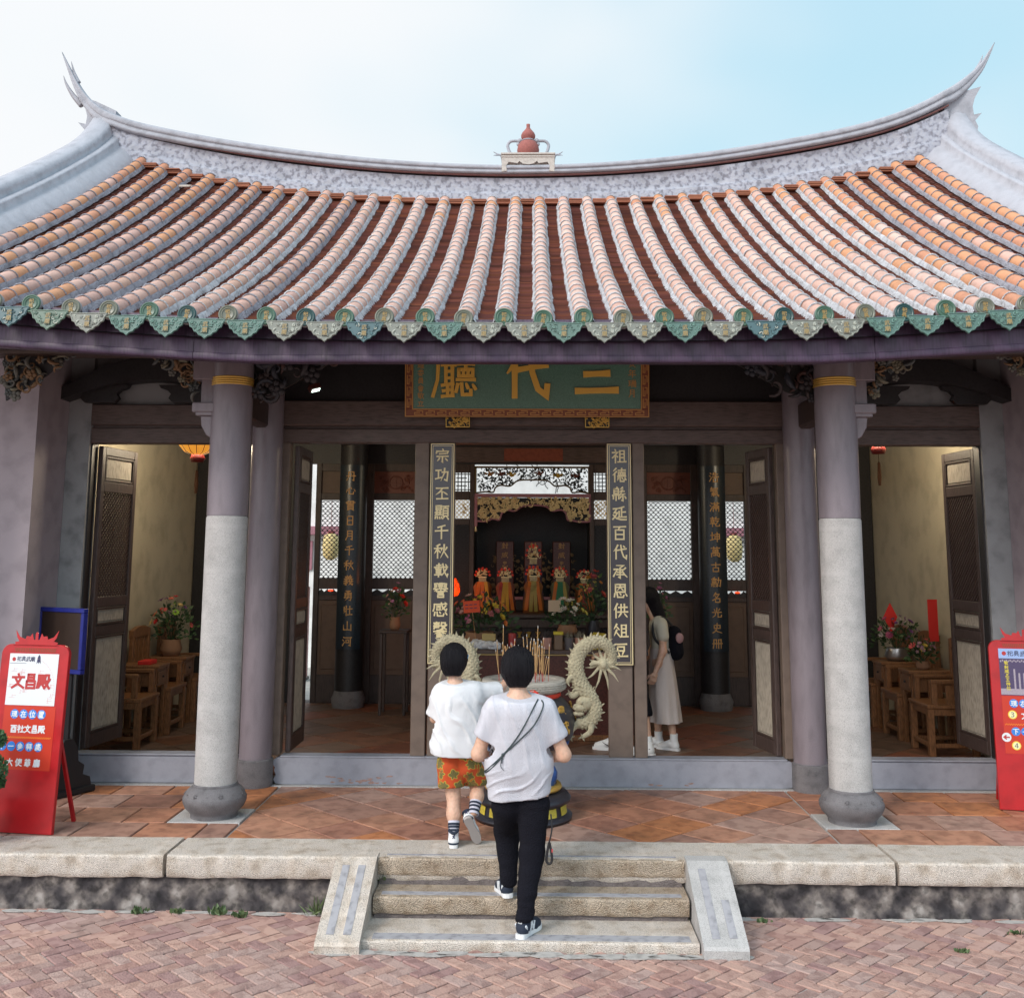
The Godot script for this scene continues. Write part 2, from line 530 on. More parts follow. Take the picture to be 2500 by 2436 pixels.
	"瑞": "6 20 36 18;8 46 34 44;4 78 38 68;20 20 20 74;50 10 50 30 90 30 90 10;70 4 70 30;42 42 98 40;66 42 60 54;46 54 94 54 94 92 86 90;46 54 46 96;62 54 62 88;78 54 78 88",
	"管": "24 2 12 18;20 10 44 8;62 2 52 16;60 10 90 8;50 18 52 24;10 28 90 28 84 38;28 40 72 40 72 62 28 62;28 40 28 96;28 72 76 72 76 96 28 96",
	"理": "6 18 38 16;8 46 36 44;4 80 40 70;22 18 22 76;48 10 90 10 90 50 48 50 48 10;48 30 90 30;69 10 69 90;48 70 92 68;42 92 98 90",
	"委": "72 4 28 12;8 22 92 20;50 8 50 46;50 22 14 42;50 22 88 40;46 48 26 74 76 94;72 56 52 84 16 96;6 62 94 58",
	"員": "30 6 72 6 72 24 30 24 30 6;20 34 80 34 80 78 20 78 20 34;20 48 80 48;20 62 80 62;38 80 14 96;62 80 86 96",
	"會": "50 2 6 36;50 2 94 36;32 32 68 32;20 42 80 42 80 62 20 62 20 42;50 42 50 62;30 70 70 70 70 96 30 96 30 70;30 83 70 83",
	"敬": "6 16 52 14;20 6 20 24;38 6 38 24;16 28 8 46;14 36 50 36 46 90 38 84;18 50 36 50 36 70 18 70 18 50;66 4 54 36;62 24 96 22;86 26 72 66 52 94;64 42 96 92",
	"立": "48 4 54 16;14 28 86 26;30 40 38 76;72 38 60 78;6 88 94 86",
	"王": "12 14 88 12;18 48 82 46;6 90 94 88;50 14 50 90",
	"神": "22 4 28 14;6 26 42 24 6 62;26 44 26 96;52 24 92 24 92 68 52 68 52 24;52 46 92 46;72 4 72 98",
	"忠": "28 8 72 8 72 32 28 32 28 8;50 2 50 48;14 62 10 88;28 60 32 90 70 90 74 76;46 58 54 72;84 62 94 82",
	"封": "8 20 46 18;27 6 27 48;10 34 46 32;4 50 50 46;10 68 46 66;27 50 27 88;2 92 52 82;56 38 98 36;82 6 82 92 70 86;62 54 72 68",
	"咸": "8 20 92 18;12 20 10 60 2 94;28 36 54 36;30 50 52 50 52 78 30 78 30 50;60 4 70 54 92 94 96 74;88 36 58 84;80 4 90 14",
	"←": "90 50 14 50;44 24 12 50 44 76",
}

# adds one character whose square has its centre at c (in the xy plane) to mb; th is how far it stands out, wt the stroke weight (share of the square), brush 0..1 how much strokes swell and taper
func glyph(mb: MB, ch: String, c: Vector3, size: float, th: float, wt := 0.085, brush := 1.0) -> void:
	if not GLYPH.has(ch):
		return
	var lift := 0.0
	for st in (GLYPH[ch] as String).split(";"):
		var num := st.split_floats(" ", false)
		var p := PackedVector2Array()
		for k in range(0, num.size() - 1, 2):
			p.append(Vector2(num[k] / 100.0 - 0.5, 0.5 - num[k + 1] / 100.0) * size)
		var d := p[p.size() - 1] - p[0]
		var w0 := wt * size
		var w1 := w0
		var mid := w0
		if brush > 0.0 and p.size() <= 3:
			var a := d.normalized()
			if absf(a.y) < 0.3 * absf(a.x):
				mid = w0 * 0.8
				w1 = w0 * 1.1
			elif a.x < -0.25 and a.y < 0.0:
				w0 *= 1.15
				mid = w0 * 0.9
				w1 = w0 * 0.25
			elif a.x > 0.25 and a.y < 0.0:
				w0 *= 0.5
				mid = wt * size * 1.05
				w1 = wt * size * (0.9 if d.length() < size * 0.25 else 0.7)
			else:
				w0 *= 1.15
				mid = wt * size * 0.95
		# resample the stroke
		var q := PackedVector2Array()
		for i in p.size() - 1:
			var s := 3 if p.size() == 2 else 2
			for k in s:
				q.append(p[i].lerp(p[i + 1], float(k) / s))
		q.append(p[p.size() - 1])
		var l := PackedVector2Array()
		var r := PackedVector2Array()
		for i in q.size():
			var f := float(i) / (q.size() - 1)
			var w := lerpf(w0, mid, f * 2.0) if f < 0.5 else lerpf(mid, w1, f * 2.0 - 1.0)
			var ta := (q[i] - q[maxi(i - 1, 0)]).normalized()
			var tb := (q[mini(i + 1, q.size() - 1)] - q[i]).normalized()
			if i == 0:
				ta = tb
			if i == q.size() - 1:
				tb = ta
			var bis := (ta + tb).normalized()
			var nn := Vector2(-bis.y, bis.x)
			var cosv := maxf(0.5, nn.dot(Vector2(-ta.y, ta.x)))
			var e := Vector2.ZERO
			if i == 0:
				e = -ta * w * 0.35
			elif i == q.size() - 1:
				e = ta * w * 0.35
			l.append(q[i] + nn * w * 0.5 / cosv + e)
			r.append(q[i] - nn * w * 0.5 / cosv + e)
		var z := th + lift
		lift += th * 0.04
		for i in q.size() - 1:
			var a3 := c + Vector3(r[i].x, r[i].y, z)
			var b3 := c + Vector3(r[i + 1].x, r[i + 1].y, z)
			var c3 := c + Vector3(l[i + 1].x, l[i + 1].y, z)
			var d3 := c + Vector3(l[i].x, l[i].y, z)
			mb.quad(a3, b3, c3, d3)
			var dn := Vector3(0, 0, -z)
			mb.quad(a3 + dn, b3 + dn, b3, a3)
			mb.quad(c3 + dn, d3 + dn, d3, c3)
		var n0 := q.size() - 1
		for e2 in [[0, 1.0], [n0, -1.0]]:
			var i2: int = e2[0]
			var pa := c + Vector3(r[i2].x, r[i2].y, z)
			var pb := c + Vector3(l[i2].x, l[i2].y, z)
			var dn2 := Vector3(0, 0, -z)
			if i2 == 0:
				mb.quad(pb + dn2, pa + dn2, pa, pb)
			else:
				mb.quad(pa + dn2, pb + dn2, pb, pa)

# ---------- bodies: smooth union of tapered capsules and ellipsoids, meshed as surface nets ----------
# bones: [a, b, ra, rb] or [centre, radii]; cuts: [point, outward normal]; fold: Callable(p) -> float added to the field
func flesh(mb: MB, bones: Array, cell: float, k: float, cuts := [], fold = null, shade = null) -> void:
	var lo := Vector3(1e9, 1e9, 1e9)
	var hi := -lo
	for b in bones:
		if b.size() == 2:
			lo = lo.min(b[0] - b[1])
			hi = hi.max(b[0] + b[1])
		else:
			lo = lo.min(b[0] - Vector3.ONE * b[2]).min(b[1] - Vector3.ONE * b[3])
			hi = hi.max(b[0] + Vector3.ONE * b[2]).max(b[1] + Vector3.ONE * b[3])
	var mg := cell * 3.0 + k * 0.5
	lo -= Vector3.ONE * mg
	hi += Vector3.ONE * mg
	var nx := int(ceil((hi.x - lo.x) / cell)) + 1
	var ny := int(ceil((hi.y - lo.y) / cell)) + 1
	var nz := int(ceil((hi.z - lo.z) / cell)) + 1
	var g := PackedFloat32Array()
	g.resize(nx * ny * nz)
	g.fill(1.0)
	var sy := nx
	var sz := nx * ny
	var reach := k + cell * 2.5
	for b in bones:
		var el: bool = b.size() == 2
		var l2: Vector3
		var h2: Vector3
		var a: Vector3 = b[0]
		var bb := a
		var ra := 0.0
		var rb := 0.0
		var rad := Vector3.ONE
		if el:
			rad = b[1]
			l2 = a - rad
			h2 = a + rad
		else:
			bb = b[1]
			ra = b[2]
			rb = b[3]
			l2 = (a - Vector3.ONE * ra).min(bb - Vector3.ONE * rb)
			h2 = (a + Vector3.ONE * ra).max(bb + Vector3.ONE * rb)
		l2 -= Vector3.ONE * reach
		h2 += Vector3.ONE * reach
		var i0 := maxi(0, int((l2.x - lo.x) / cell))
		var i1 := mini(nx - 1, int((h2.x - lo.x) / cell) + 1)
		var j0 := maxi(0, int((l2.y - lo.y) / cell))
		var j1 := mini(ny - 1, int((h2.y - lo.y) / cell) + 1)
		var k0 := maxi(0, int((l2.z - lo.z) / cell))
		var k1 := mini(nz - 1, int((h2.z - lo.z) / cell) + 1)
		var ab := bb - a
		var den := maxf(ab.length_squared(), 1e-9)
		var mn := minf(rad.x, minf(rad.y, rad.z))
		for kk in range(k0, k1 + 1):
			for jj in range(j0, j1 + 1):
				var id := i0 + jj * sy + kk * sz
				var p := Vector3(lo.x + i0 * cell, lo.y + jj * cell, lo.z + kk * cell)
				for ii in range(i0, i1 + 1):
					var d: float
					if el:
						var q := (p - a) / rad
						var ql := q.length()
						var q2 := (q / rad).length()
						d = ql * (ql - 1.0) / q2 if q2 > 1e-6 else -mn
					else:
						var ap := p - a
						var tt := clampf(ap.dot(ab) / den, 0.0, 1.0)
						d = (ap - ab * tt).length() - lerpf(ra, rb, tt)
					var o := g[id]
					var hh := k - absf(o - d)
					var m := minf(o, d)
					if hh > 0.0:
						m -= hh * hh * 0.25 / k
					g[id] = m
					id += 1
					p.x += cell
	if fold != null or cuts.size():
		for id in g.size():
			if absf(g[id]) < cell * 5.5 or (cuts.size() and g[id] < 0.0):
				var x := id % nx
				var y := (id / sy) % ny
				var z := id / sz
				var p := lo + Vector3(x, y, z) * cell
				var d := g[id]
				if fold != null:
					d += fold.call(p)
				for ct in cuts:
					if ct.size() < 3 or p.distance_to(ct[0]) < ct[2]:
						d = maxf(d, (p - ct[0]).dot(ct[1]))
				g[id] = d
	var vid := PackedInt32Array()
	vid.resize(g.size())
	vid.fill(-1)
	var corner := [0, 1, sy, sy + 1, sz, sz + 1, sz + sy, sz + sy + 1]
	var cells := PackedInt32Array()
	var band := cell * 5.0
	for z in nz - 1:
		for y in ny - 1:
			var id := y * sy + z * sz
			for x in nx - 1:
				if absf(g[id]) < band:
					var inn := 0
					for q in 8:
						if g[id + corner[q]] < 0.0:
							inn += 1
					if inn > 0 and inn < 8:
						var acc := Vector3.ZERO
						var cnt := 0
						for q in 8:
							var va := g[id + corner[q]]
							for ax in 3:
								var bit := 1 << ax
								if q & bit:
									continue
								var vb := g[id + corner[q | bit]]
								if (va < 0.0) != (vb < 0.0):
									var f := va / (va - vb)
									var e := Vector3(q & 1, (q >> 1) & 1, (q >> 2) & 1)
									e[ax] += f
									acc += e
									cnt += 1
						acc /= cnt
						var gr := Vector3(
							g[id + 1] + g[id + sy + 1] + g[id + sz + 1] + g[id + sz + sy + 1] - g[id] - g[id + sy] - g[id + sz] - g[id + sz + sy],
							g[id + sy] + g[id + sy + 1] + g[id + sz + sy] + g[id + sz + sy + 1] - g[id] - g[id + 1] - g[id + sz] - g[id + sz + 1],
							g[id + sz] + g[id + sz + 1] + g[id + sz + sy] + g[id + sz + sy + 1] - g[id] - g[id + 1] - g[id + sy] - g[id + sy + 1])
						var pos := lo + (Vector3(x, y, z) + acc) * cell
						if shade != null:
							mb.col = shade.call(pos)
						vid[id] = mb.add(pos, gr)
						cells.append(id)
				id += 1
	var ax3 := [1, sy, sz]
	for id in cells:
		for ax in 3:
			var s1: int = ax3[ax]
			var s2: int = ax3[(ax + 1) % 3]
			var s3: int = ax3[(ax + 2) % 3]
			var va := g[id]
			var vb := g[id + s1]
			if (va < 0.0) == (vb < 0.0) or id < s2 + s3:
				continue
			var q0 := vid[id]
			var q1 := vid[id - s2]
			var q2 := vid[id - s2 - s3]
			var q3 := vid[id - s3]
			if q0 < 0 or q1 < 0 or q2 < 0 or q3 < 0:
				continue
			if va < 0.0:
				mb.ix.append_array(PackedInt32Array([q0, q2, q1, q0, q3, q2]))
			else:
				mb.ix.append_array(PackedInt32Array([q0, q1, q2, q0, q2, q3]))
	mb.col = Color(1, 1, 1)
# ---------- scene ----------
const CAM := Vector3(0, 2.29, 9.11)

func _ready() -> void:
	rng.seed = 7
	# camera: 2550 px focal length on a 2500 x 2436 picture, lens shifted down, tilted up
	var cam := Camera3D.new()
	cam.name = "camera"
	add_child(cam)
	var near := 0.1
	cam.set_frustum(2436.0 / 2550.0 * near, Vector2(0, -249.0 / 2550.0 * near), near, 400.0)
	cam.position = CAM
	cam.basis = Basis(Vector3.UP, deg_to_rad(1.1113)) * Basis(Vector3.RIGHT, deg_to_rad(8.388)) * Basis(Vector3(0, 0, 1), deg_to_rad(0.27))
	cam.current = true
	# sky: thin bright cloud over pale blue
	var env := Environment.new()
	env.background_mode = Environment.BG_SKY
	env.sky = Sky.new()
	var pan := PanoramaSkyMaterial.new()
	pan.panorama = sky_picture()
	env.sky.sky_material = pan
	env.tonemap_mode = Environment.TONE_MAPPER_LINEAR
	env.tonemap_exposure = 1.15
	env.sdfgi_enabled = true
	env.ssao_enabled = true
	env.ssil_enabled = true
	var we := WorldEnvironment.new()
	we.name = "environment"
	we.environment = env
	add_child(we)
	var sun := DirectionalLight3D.new()
	sun.name = "sun"
	sun.light_energy = 0.5
	sun.light_angular_distance = 14.0
	sun.light_color = Color(1.0, 0.97, 0.93)
	sun.shadow_enabled = true
	add_child(sun)
	sun.look_at_from_position(V(-5.5, 6.5, 7.0), Vector3.ZERO)
	make_materials()
	build_ground()
	build_porch()
	build_hall()
	build_roof()
	build_interior()
	build_boards()
	build_furniture()
	build_altar()
	build_censer()
	build_signs()
	build_people()
	build_green()

func sky_picture() -> ImageTexture:
	var w := 512
	var h := 256
	var im := Image.create(w, h, false, Image.FORMAT_RGBF)
	var f := noise(1.1, 4, 11)
	var f2 := noise(3.2, 4, 5)
	var sund := V(-5.5, 6.5, 7.0).normalized()
	for y in h:
		var el := (0.5 - (y + 0.5) / h) * PI
		for x in w:
			var az := ((x + 0.5) / w - 0.5) * TAU
			var d := V(-sin(az) * cos(el), sin(el), cos(az) * cos(el))
			var cl := f.get_noise_3d(d.x * 1.2 + 0.3, d.y * 2.0, d.z * 1.2) * 0.9 + f2.get_noise_3d(d.x, d.y * 2.2, d.z) * 0.35
			# the veil of cloud thickens towards the sun's side and towards the horizon
			var veil := clampf(0.36 - d.x * 1.2 + cl * 0.5 + (1.0 - clampf(d.y * 1.15, 0.0, 1.0)) * 0.5, 0.0, 1.0)
			veil = veil * veil * (3.0 - 2.0 * veil)
			var glow := pow(maxf(0.0, d.dot(sund)), 1.5) * 1.2
			var blue := Color(0.46, 0.7, 0.82).lerp(Color(0.34, 0.55, 0.76), clampf(d.y - 0.35, 0.0, 1.0))
			var c := blue.lerp(Color(0.82, 0.84, 0.86), veil)
			if d.y < 0.0:
				c = c.lerp(Color(0.4, 0.38, 0.35), clampf(-d.y * 6.0, 0.0, 1.0))
			im.set_pixel(x, y, Color(c.r + glow * 0.97, c.g + glow, c.b + glow * 1.05))
	return ImageTexture.create_from_image(im)

var T := {}
func make_materials() -> void:
	T.fine = ntex(noise(0.22, 3, 3), 512, [0.0, gray(0.72), 0.5, gray(0.95), 1.0, gray(1.12)])
	T.speck = ntex(noise(0.28, 2, 9, FastNoiseLite.TYPE_VALUE), 512, [0.0, gray(0.28), 0.3, gray(0.7), 0.45, gray(0.98), 1.0, gray(1.1)])
	T.blotch = ntex(noise(0.014, 6, 21), 512, [0.1, gray(0.8), 0.5, gray(0.97), 0.9, gray(1.1)])
	T.wear = ntex(noise(0.018, 6, 33), 512, [0.15, gray(0.65), 0.4, gray(0.9), 0.6, gray(1.03), 0.9, Color(1.25, 1.28, 1.3)])
	T.dust = ntex(noise(0.02, 6, 41), 512, [0.3, Color(0.78, 0.74, 0.74), 0.48, Color(1, 1, 1), 0.6, Color(1.12, 1.22, 1.3), 0.72, Color(1.45, 1.9, 2.3), 0.85, Color(1.6, 2.3, 2.9)])
	T.stucco = ntex(noise(0.03, 5, 51), 512, [0.28, Color(0.55, 0.54, 0.56), 0.42, Color(0.85, 0.86, 0.9), 0.56, Color(0.98, 1.0, 1.04), 0.64, Color(1.12, 1.12, 1.12), 0.67, Color(1.6, 1.62, 1.62), 0.8, Color(1.65, 1.65, 1.65)])
	T.mould = ntex(noise(0.022, 6, 61), 1024, [0.2, Color(0.025, 0.022, 0.025), 0.4, Color(0.055, 0.048, 0.05), 0.55, Color(0.115, 0.1, 0.095), 0.68, Color(0.19, 0.165, 0.15), 0.85, Color(0.32, 0.29, 0.27)])
	T.mould2 = ntex(noise(0.03, 6, 63), 512, [0.2, gray(0.45), 0.5, gray(0.95), 0.7, gray(1.2), 0.85, Color(1.9, 1.85, 1.8)])
	T.crust = ntex(noise(0.02, 6, 71), 512, [0.1, Color(0.72, 0.66, 0.6), 0.4, Color(0.95, 0.93, 0.9), 0.6, Color(1.03, 1.03, 1.03), 0.85, Color(1.2, 1.24, 1.3)])
	T.grain = ntex(noise(0.06, 4, 81), 512, [0.25, gray(0.62), 0.5, gray(0.95), 0.75, gray(1.18)])
	T.bump = ntex(noise(0.12, 4, 91), 512, [])
	T.bumpc = ntex(noise(0.03, 5, 93), 512, [])
	T.leafprint = leaf_print()
	M.brick = []
	for c in [Color(0.43, 0.27, 0.225), Color(0.38, 0.225, 0.19), Color(0.47, 0.3, 0.245), Color(0.36, 0.24, 0.21), Color(0.42, 0.29, 0.255), Color(0.33, 0.2, 0.185)]:
		M.brick.append(mat("brick", c, 0.9, T.dust, 0.9, T.fine, 3.0, T.bump, 0.5))
	M.mortar = mat("joint_sand", Color(0.4, 0.37, 0.345), 0.95, T.wear, 0.7, T.fine, 3.0, T.bump, 0.8)
	M.earth = mat("paving_far", Color(0.28, 0.16, 0.125), 0.95, T.blotch, 0.5)
	M.tile = []
	for c in [Color(0.42, 0.19, 0.115), Color(0.37, 0.175, 0.12), Color(0.45, 0.225, 0.145), Color(0.36, 0.2, 0.15), Color(0.48, 0.19, 0.08), Color(0.4, 0.25, 0.2)]:
		var m := mat("clay_tile", c, 0.55, T.dust, 0.75, T.wear, 0.33, T.bumpc, 0.15)
		M.tile.append(m)
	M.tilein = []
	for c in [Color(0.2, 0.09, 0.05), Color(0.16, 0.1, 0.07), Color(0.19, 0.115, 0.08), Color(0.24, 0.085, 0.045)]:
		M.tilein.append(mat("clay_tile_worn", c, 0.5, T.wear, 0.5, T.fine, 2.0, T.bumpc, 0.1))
	M.grout = mat("lime_joint", Color(0.4, 0.38, 0.36), 0.95, T.wear, 1.2)
	M.granite = mat("granite", Color(0.74, 0.66, 0.585), 0.9, T.speck, 2.2, T.crust, 0.55, T.bump, 1.2)
	M.granite_rough = mat("granite_hewn", Color(0.62, 0.5, 0.385), 0.95, T.speck, 1.6, T.crust, 0.8, T.bump, 3.0)
	M.granite_grey = mat("granite_pale", Color(0.52, 0.505, 0.495), 0.85, T.speck, 3.0, T.blotch, 0.6, T.bump, 0.4)
	M.basestone = mat("column_base_stone", Color(0.2, 0.19, 0.2), 0.7, T.speck, 3.5, T.wear, 0.9, T.bump, 0.5)
	M.strip = mat("grip_strip", Color(0.36, 0.355, 0.38), 0.9, T.fine, 4.0, T.wear, 1.5)
	M.mould = mat("mouldy_plaster", Color(1, 1, 1), 0.95, T.mould, 0.2, T.mould2, 0.9, T.bumpc, 1.5)
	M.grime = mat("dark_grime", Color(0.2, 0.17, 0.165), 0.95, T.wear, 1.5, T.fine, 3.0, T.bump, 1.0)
	M.stucco = mat("lime_stucco", Color(0.4, 0.41, 0.46), 0.9, T.stucco, 0.8, T.blotch, 0.4, T.bumpc, 0.8)
	M.stucco_plain = mat("lime_stucco_plain", Color(0.4, 0.41, 0.455), 0.9, T.blotch, 0.7, T.fine, 1.0, T.bumpc, 0.5)
	M.redline = mat("red_paint_worn", Color(0.2, 0.09, 0.085), 0.9, T.wear, 3.0)
	M.roll = []
	for c in [Color(0.6, 0.38, 0.31), Color(0.64, 0.43, 0.36), Color(0.58, 0.35, 0.28), Color(0.54, 0.33, 0.25), Color(0.57, 0.28, 0.15), Color(0.53, 0.25, 0.15), Color(0.5, 0.31, 0.26)]:
		M.roll.append(mat("cover_tile_clay", c, 0.85, T.blotch, 2.0, T.fine, 2.0, T.bump, 0.3))
	M.rollwhite = mat("lime_mortar", Color(0.68, 0.7, 0.74), 0.95, T.wear, 2.0, T.fine, 3.0, T.bump, 1.5)
	M.rollgrey = mat("lime_mortar_dark", Color(0.36, 0.36, 0.41), 0.95, T.wear, 1.5, T.fine, 3.0, T.bump, 1.5)
	M.pan = vmat("pan_tile_clay", 0.8)
	M.pan.albedo_texture = T.fine
	M.pan.uv1_triplanar = true
	M.pan.uv1_world_triplanar = true
	M.pan.uv1_scale = Vector3.ONE * 1.5
	M.panpart = []
	for c in [Color(0.17, 0.06, 0.05), Color(0.2, 0.075, 0.055), Color(0.145, 0.06, 0.055), Color(0.23, 0.08, 0.045)]:
		M.panpart.append(mat("pan_tile_clay", c, 0.8, T.fine, 1.5, T.blotch, 1.0))
	M.glaze = vmat("glazed_tile", 0.35)
	M.fascia = mat("eave_board_paint", Color(0.062, 0.034, 0.072), 0.5, T.grain, 1.0, T.wear, 0.5, T.bumpc, 0.2)
	M.fascia.uv1_scale = Vector3(1.6, 0.12, 1.6)
	M.wood = mat("dark_wood", Color(0.062, 0.04, 0.034), 0.5, T.grain, 1.0, T.blotch, 0.8, T.bump, 0.15)
	M.wood.uv1_scale = Vector3(2.0, 0.2, 2.0)
	M.woodh = mat("dark_wood_beam", Color(0.11, 0.075, 0.066), 0.5, T.grain, 1.0, T.blotch, 0.8, T.bump, 0.15)
	M.woodh.uv1_scale = Vector3(0.2, 2.0, 2.0)
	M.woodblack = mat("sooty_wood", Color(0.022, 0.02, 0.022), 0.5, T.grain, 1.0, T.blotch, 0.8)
	M.doorwood = mat("door_wood", Color(0.075, 0.05, 0.045), 0.45, T.grain, 1.0, T.blotch, 0.8, T.bump, 0.15)
	M.doorwood.uv1_scale = Vector3(2.5, 0.2, 2.5)
	M.panel = mat("bare_panel", Color(0.45, 0.4, 0.33), 0.7, T.grain, 1.0, T.blotch, 1.0)
	M.panel.uv1_scale = Vector3(2.0, 0.3, 2.0)
	M.panelbrown = mat("brown_panel", Color(0.12, 0.07, 0.045), 0.55, T.blotch, 1.0)
	M.lilac = mat("column_lacquer", Color(0.235, 0.2, 0.225), 0.38, T.blotch, 0.8, T.fine, 1.2)
	M.lilac.uv1_scale = Vector3(1.5, 0.35, 1.5)
	M.sill = mat("sill_paint", Color(0.3, 0.31, 0.36), 0.5, T.blotch, 0.9, T.fine, 2.0, T.bumpc, 0.15)
	M.post = mat("brown_post", Color(0.17, 0.125, 0.1), 0.55, T.fine, 3.0, T.blotch, 1.0)
	M.cream = mat("cream_plaster", Color(0.56, 0.5, 0.37), 0.9, T.blotch, 0.35, T.fine, 1.5, T.bumpc, 0.2)
	M.lilacwall = mat("side_wall_plaster", Color(0.4, 0.345, 0.375), 0.8, T.blotch, 0.5, T.fine, 1.5)
	M.greywall = mat("grey_plaster", Color(0.3, 0.31, 0.32), 0.85, T.wear, 0.4, T.fine, 1.5)
	M.whitewall = mat("white_lime_wall", Color(0.82, 0.83, 0.82), 0.9, T.blotch, 0.3)
	M.gold = mat("gold_leaf", Color(0.78, 0.5, 0.12), 0.35, T.fine, 4.0)
	M.gold.metallic = 0.55
	M.goldpale = mat("pale_gilding", Color(0.82, 0.68, 0.38), 0.45, T.fine, 4.0)
	M.goldpale.metallic = 0.15
	M.goldletter = mat("gold_paint", Color(0.85, 0.5, 0.08), 0.4, T.fine, 6.0)
	M.plaque = mat("green_flecked_lacquer", Color(0.13, 0.28, 0.21), 0.3, ntex(noise(0.45, 2, 13, FastNoiseLite.TYPE_VALUE), 512, [0.3, Color(0.5, 0.55, 0.55), 0.6, Color(1, 1, 1), 0.74, Color(1.6, 1.6, 1.5), 0.84, Color(4, 3.6, 3)]), 2.0)
	M.fret = mat("fret_border", Color(0.55, 0.26, 0.06), 0.45, T.fine, 4.0)
	M.fretred = mat("fret_ground", Color(0.2, 0.055, 0.02), 0.5)
	M.lacquer = mat("black_lacquer_board", Color(0.055, 0.05, 0.06), 0.22, T.fine, 2.0)
	M.blueboard = mat("blue_black_board", Color(0.018, 0.028, 0.04), 0.3, T.grain, 1.0)
	M.letterdim = mat("aged_gold_letters", Color(0.5, 0.27, 0.08), 0.5)
	M.red = mat("red_lacquer", Color(0.2, 0.02, 0.02), 0.4, T.blotch, 1.5)
	M.maroon = mat("maroon_wood", Color(0.11, 0.03, 0.022), 0.4, T.grain, 1.0, T.blotch, 1.0)
	M.pink = mat("pink_paint", Color(0.36, 0.16, 0.2), 0.5, T.blotch, 1.5)
	M.chair = mat("brown_chair_wood", Color(0.25, 0.115, 0.05), 0.4, T.grain, 1.0, T.blotch, 1.2)
	M.chair.uv1_scale = Vector3(2.0, 0.4, 2.0)
	M.black = mat("black", Color(0.012, 0.012, 0.014), 0.5)
	M.blackiron = mat("black_bronze", Color(0.03, 0.03, 0.04), 0.35, T.blotch, 2.0)
	M.cast = mat("cream_cast_stone", Color(0.6, 0.53, 0.36), 0.7, T.blotch, 3.0, T.fine, 5.0, T.bump, 1.2)
	M.caststone = mat("grey_cast_rim", Color(0.52, 0.48, 0.42), 0.8, T.fine, 4.0, T.blotch, 3.0, T.bump, 0.6)
	M.ash = mat("incense_ash", Color(0.55, 0.55, 0.54), 0.98, T.fine, 6.0)
	M.signred = mat("red_sheet_metal", Color(0.43, 0.012, 0.016), 0.28, T.blotch, 0.8)
	M.signorange = mat("orange_red_print", Color(0.5, 0.03, 0.01), 0.4)
	M.white = mat("white_print", Color(0.66, 0.69, 0.72), 0.5)
	M.blueprint = mat("blue_print", Color(0.03, 0.2, 0.62), 0.4)
	M.redprint = mat("red_print", Color(0.42, 0.03, 0.03), 0.5)
	M.navyprint = mat("navy_print", Color(0.03, 0.035, 0.09), 0.5)
	M.bluepaint = mat("blue_frame_paint", Color(0.012, 0.02, 0.2), 0.4, T.blotch, 2.0)
	M.skin = mat("skin", Color(0.62, 0.38, 0.27), 0.5, T.blotch, 4.0, null, 1.0, T.bump, 0.05)
	M.skin.subsurf_scatter_enabled = true
	M.skin.subsurf_scatter_strength = 0.1
	M.hair = mat("black_hair", Color(0.009, 0.008, 0.011), 0.5, T.grain, 1.0, null, 1.0, T.bump, 0.6)
	M.hair.uv1_scale = Vector3(9, 1.2, 9)
	M.hair.metallic_specular = 0.3
	M.shirtwhite = mat("white_cotton", Color(0.8, 0.81, 0.84), 0.9, T.fine, 8.0, null, 1.0, T.bumpc, 0.5)
	M.shirtgrey = mat("pale_grey_cotton", Color(0.62, 0.62, 0.68), 0.9, T.fine, 9.0, null, 1.0, T.bumpc, 0.5)
	for s in ["shirtwhite", "shirtgrey"]:
		M[s].rim_enabled = true
		M[s].rim = 0.15
	M.trousers = mat("black_jersey", Color(0.009, 0.009, 0.014), 0.9, T.fine, 6.0, null, 1.0, T.bumpc, 0.6)
	M.trousers.metallic_specular = 0.25
	M.navy = mat("navy_cotton", Color(0.03, 0.035, 0.05), 0.9, T.fine, 6.0)
	M.shortsm = mat("leaf_print_cotton", Color(1, 1, 1), 0.85, T.leafprint, 3.6)
	M.skirt = mat("cream_linen", Color(0.62, 0.55, 0.52), 0.9, T.fine, 6.0, null, 1.0, T.bumpc, 0.4)
	M.shoewhite = mat("white_leather", Color(0.72, 0.73, 0.74), 0.5)
	M.shoegrey = mat("grey_rubber", Color(0.36, 0.33, 0.32), 0.7)
	M.shoenavy = mat("navy_suede", Color(0.012, 0.02, 0.04), 0.8)
	M.sock = mat("grey_sock", Color(0.5, 0.5, 0.58), 0.9)
	M.cord = mat("dark_green_cord", Color(0.035, 0.05, 0.055), 0.7)
	M.leaf = mat("dark_leaves", Color(0.03, 0.07, 0.03), 0.55, T.fine, 3.0)
	M.leafbright = mat("bright_leaves", Color(0.06, 0.14, 0.035), 0.55, T.fine, 3.0)
	M.flora = vmat("petals", 0.6)
	M.flora.backlight_enabled = true
	M.flora.backlight = Color(0.25, 0.25, 0.25)
	M.clay = mat("flower_pot_clay", Color(0.3, 0.16, 0.09), 0.8, T.fine, 3.0)
	M.stick = mat("incense_stick", Color(0.5, 0.28, 0.12), 0.8)
	M.stickred = mat("incense_foot", Color(0.4, 0.05, 0.06), 0.8)
	M.satin_red = mat("red_satin", Color(0.62, 0.04, 0.02), 0.4)
	M.paper_red = mat("red_card", Color(0.6, 0.02, 0.015), 0.6)
	M.paper_orange = mat("orange_card", Color(0.75, 0.08, 0.015), 0.6)
	M.lampshade = mat("lantern_silk", Color(0.7, 0.55, 0.2), 0.6)
	M.lampshade.emission_enabled = true
	M.lampshade.emission = Color(1.0, 0.62, 0.14)
	M.lampshade.emission_energy_multiplier = 0.55
